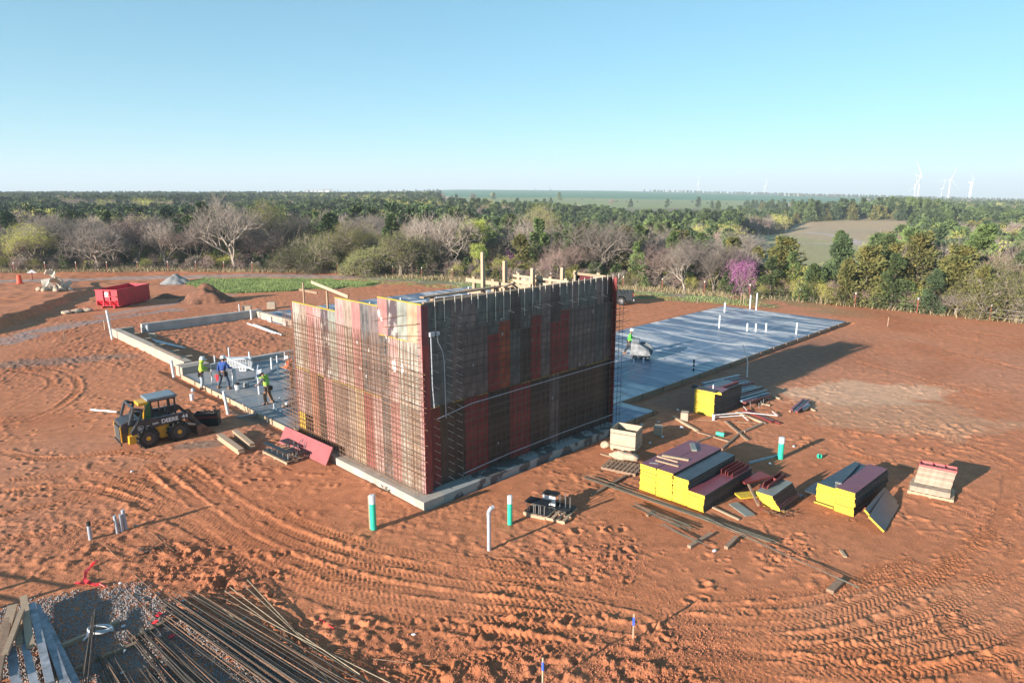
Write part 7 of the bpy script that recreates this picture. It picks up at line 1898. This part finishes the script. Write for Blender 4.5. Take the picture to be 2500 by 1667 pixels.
def person(label, loc, face, top, legs, hatm='hat', vest=None, lean=0.0, arms=None, stance=.16, step=0.0, knee=0.0, h=1.78, beard=False, head=(0, 0), boots='boot', hood=False, group=None):
    """local: x to the person's left, y = facing direction is -y; arms: (elbow, wrist) per side in local metres"""
    s = h / 1.78; P = empty('person', loc, face, label, 'person'); P.scale = (s, s, s)
    ln = lean
    hipz = .93 - knee * .25
    def up(z, x=0, y=0):       # point of the trunk leaning forward about the hips
        d = z - hipz; return (x, y - math.sin(ln) * d, hipz + math.cos(ln) * d)
    pel = (0, 0.02, hipz); wa = up(hipz + .17); chn = up(hipz + .42); nk = up(hipz + .56); 
    hd = up(hipz + .72, head[0], -.02 - head[1]); hd2 = up(hipz + .63, 0, -.01)
    sh = [up(hipz + .50, sx * .19) for sx in (1, -1)]
    hip = [(sx * .095, .02, hipz - .04) for sx in (1, -1)]
    kn = [(sx * (.10 + stance * .35), -.03 - knee * .25 + (-step if sx > 0 else step) * .45, .50 - knee * .06) for sx in (1, -1)]
    an = [(sx * (.09 + stance * .7), .03 + (-step if sx > 0 else step), .10) for sx in (1, -1)]
    arms = arms or [((.30, .02, 1.14), (.27, -.16, .92)), ((-.30, .02, 1.14), (-.27, -.16, .92))]
    # body: one continuous skin figure with head, neck, trunk, limbs and fingers
    N = [(*pel, .12, .10), (*wa, .11, .09), (*chn, .13, .10), (*nk, .055), (*hd2, .06), (*hd, .088, .10), (hd[0], hd[1] + .0, hd[2] + .09, .075)]
    E_ = [(0, 1), (1, 2), (2, 3), (3, 4), (4, 5), (5, 6)]
    def addn(n_, par): N.append(n_); E_.append((par, len(N) - 1)); return len(N) - 1
    nose = addn((hd[0], hd[1] - .105, hd[2] - .005, .014), 5)
    for k_ in (0, 1):
        a = addn((*sh[k_], .055), 2); b = addn((*arms[k_][0], .040), a); c_ = addn((*arms[k_][1], .026), b)
        e, w_ = Vector(arms[k_][0]), Vector(arms[k_][1]); d = (w_ - e).normalized(); sd = d.cross(Vector((0, -1, .2))).normalized() * (1 if k_ else -1)
        pal = w_ + d * .07; c2 = addn((*pal, .030, .018), c_)
        for f, (ofs, L_) in enumerate(((-.027, .075), (-.009, .088), (.009, .083), (.027, .065))):
            q = pal + sd * ofs + d * .02; f1 = addn((*q, .0095), c2); q2 = q + d * L_ * .55 + Vector((0, -.012, 0)); f2 = addn((*q2, .0085), f1); q3 = q2 + (d * .6 + Vector((0, -.5, -.3))).normalized() * L_ * .45; addn((*q3, .007), f2)
        q = pal - sd * .04 - d * .02; t1 = addn((*q, .011), c2); addn((*(q + (d - sd * .6).normalized() * .05), .009), t1)
        a = addn((*hip[k_], .085), 0); b = addn((*kn[k_], .055), a); c_ = addn((*an[k_], .04), b); addn((an[k_][0], an[k_][1] - .16, .04, .035), c_)
    skin_obj('body', N, E_, M['skin'], P, 1)
    # trousers
    N2 = [(*pel, .155, .13), (0, .02, hipz + .08, .15, .125)]; E2 = [(0, 1)]
    for k_ in (0, 1):
        N2 += [(*hip[k_], .115), (*kn[k_], .095), (an[k_][0], an[k_][1], .13, .080)]; b = len(N2); E2 += [(0, b - 3), (b - 3, b - 2), (b - 2, b - 1)]
    skin_obj('trousers', N2, E2, M[legs], P, 1)
    # jacket with sleeves
    N3 = [(*up(hipz + .03), .17, .14), (*wa, .17, .145), (*chn, .195, .155), (*up(hipz + .54), .085)]; E3 = [(0, 1), (1, 2), (2, 3)]
    for k_ in (0, 1):
        e, w_ = Vector(arms[k_][0]), Vector(arms[k_][1]); w2 = e.lerp(w_, .92)
        N3 += [(*sh[k_], .090), (*e, .075), (*w2, .055)]; b = len(N3); E3 += [(2, b - 3), (b - 3, b - 2), (b - 2, b - 1)]
    skin_obj('jacket', N3, E3, M[top], P, 1, root=2)
    if vest:
        N4 = [(*up(hipz + .04), .178, .15), (*wa, .178, .155), (*chn, .203, .165), (*up(hipz + .49), .13, .12)]
        skin_obj('vest', N4, [(0, 1), (1, 2), (2, 3)], M[vest], P, 1, root=2)
    Mh = Matrix.Translation(Vector(hd)) @ Matrix.Rotation(ln * .8 + head[1] * 2, 4, 'X')
    prof = [(.175, .035), (.175, .05), (.135, .055), (.133, .10), (.118, .15), (.085, .185), (.04, .20)]
    B = MB(); B.lathe(prof, 20, Mh); B.box(-.012, .012, -.12, .12, .18, .205, Mh); B.box(-.10, .10, -.225, -.15, .035, .047, Mh); B.build('hard_hat', M[hatm], P, smooth=False)
    B = MB()
    for sx in (-.032, .032): B.lathe([(.004, -.012), (.012, 0), (.004, .012)], 8, Mh @ Matrix.Translation((sx, -.088, .0)))
    B.box(-.025, .025, -.098, -.088, -.062, -.054, Mh); B.build('eyes_and_mouth', M['hair'], P)
    B = MB()
    for sx in (-1, 1): B.lathe([(.006, -.03), (.020, 0), (.008, .03)], 8, Mh @ Matrix.Translation((sx * .092, .0, -.005)))
    B.build('ears', M['skin'], P)
    MB().lathe([(.07, -.07), (.094, -.02), (.094, .05), (.08, .09)], 14, Mh @ Matrix.Translation((0, .022, 0))).build('hair', M['hair'], P)
    if hood: MB().lathe([(.105, -.14), (.125, -.08), (.118, .0), (.10, .05)], 14, Mh @ Matrix.Translation((0, .02, 0))).build('hood', M[top], P)
    B = MB()
    for k_ in range(12):
        a = k_ * math.pi / 6; q = Vector((math.cos(a) * .175, .02 + math.sin(a) * .155, hipz + .02)); q2 = Vector((math.cos(a + .52) * .175, .02 + math.sin(a + .52) * .155, hipz + .02)); B.beam(q, q2, .02, .055)
    for x in (-.20, .20, .15, -.15): B.box(x - .05, x + .05, -.06 if abs(x) > .16 else .10, .04 if abs(x) > .16 else .17, hipz - .20, hipz + .02)
    B.build('tool_belt', M['belt'], P)
    for k_ in (0, 1): MB().prism([(-.10, .0), (-.10, .15), (.02, .15), (.05, .09), (.19, .06), (.19, .0)], -.05, .05, Matrix.Translation((an[k_][0], an[k_][1], 0)) @ Matrix.Rotation(R(-90), 4, 'Z')).build('boot', M[boots], P, bevel=.012)
    return P
def facing(az): return R(az) + math.pi / 2          # az: compass of the look direction, 0 = +x
q = at(495, 949, .0); q.z = gz(q.x, q.y) + .0
person('worker in a lime yellow shirt and pale jeans standing at the slab edge', Vector((q.x, q.y, .0)), facing(20), 'lime_cloth', 'pale_jeans', lean=.08, arms=[((.28, -.06, 1.17), (.16, -.36, 1.10)), ((-.28, -.04, 1.15), (-.18, -.34, 1.05))], head=(0, .03), hood=True, h=1.86)
person('worker in a blue hooded jacket and jeans seen from behind', at(548, 948, .12), facing(75), 'blue_cloth', 'jeans', lean=.10, arms=[((.30, .0, 1.15), (.30, -.05, .86)), ((-.30, -.08, 1.18), (-.32, -.36, 1.08))], stance=.35, h=1.88)
person('worker in a green safety vest bending forward over the slab', at(656, 985, .12), facing(165), 'grey_cloth', 'tan_cloth', vest='vest_green', lean=.32, arms=[((.24, -.30, 1.08), (.12, -.55, .98)), ((-.24, -.30, 1.06), (-.10, -.52, .94))], head=(0, .06), knee=.15, step=.05, h=1.86)
person('worker in an orange vest half hidden by the rebar at the wall end', at(714, 944, .12), facing(190), 'orange_cloth', 'tan_cloth', vest='orange_cloth', lean=.15, arms=[((.24, -.20, 1.15), (.10, -.42, 1.18)), ((-.24, -.18, 1.15), (-.10, -.42, 1.14))], h=1.84)
gw = person('worker in a bright green shirt pushing the concrete saw', at(1535, 866, .15), facing(-12), 'green_cloth', 'dark_cloth', lean=.12, arms=[((.26, -.12, 1.20), (.20, -.50, 1.10)), ((-.28, -.05, 1.15), (-.24, -.42, 1.04))], stance=.2, step=-.28, head=(0, .05), h=1.80, group=None)
# red drill hanging beside the blue worker
p = at(533, 944, .12)
r_ = empty('core_drill', p, 0, 'red core drill standing beside the blue worker', 'drill'); MB().box(-.08, .08, -.06, .06, .35, .75).build('motor', M['red_plastic'], r_, bevel=.02); MB().tube((0, 0, 0), (0, 0, .35), .03, .03, 8).build('bit', M['steel'], r_); MB().box(-.16, .16, -.03, .03, .60, .66).build('handle', M['red_plastic'], r_)
# the steel tape in the lime worker's hand
tag(MB().beam(at(495, 949, 0) + Vector((.32, .1, 1.12)), at(495, 949, 0) + Vector((.50, .1, .86)), .03, .01).build('folding_rule', M['yellow']), 'yellow rule held by the lime yellow worker', 'ruler')
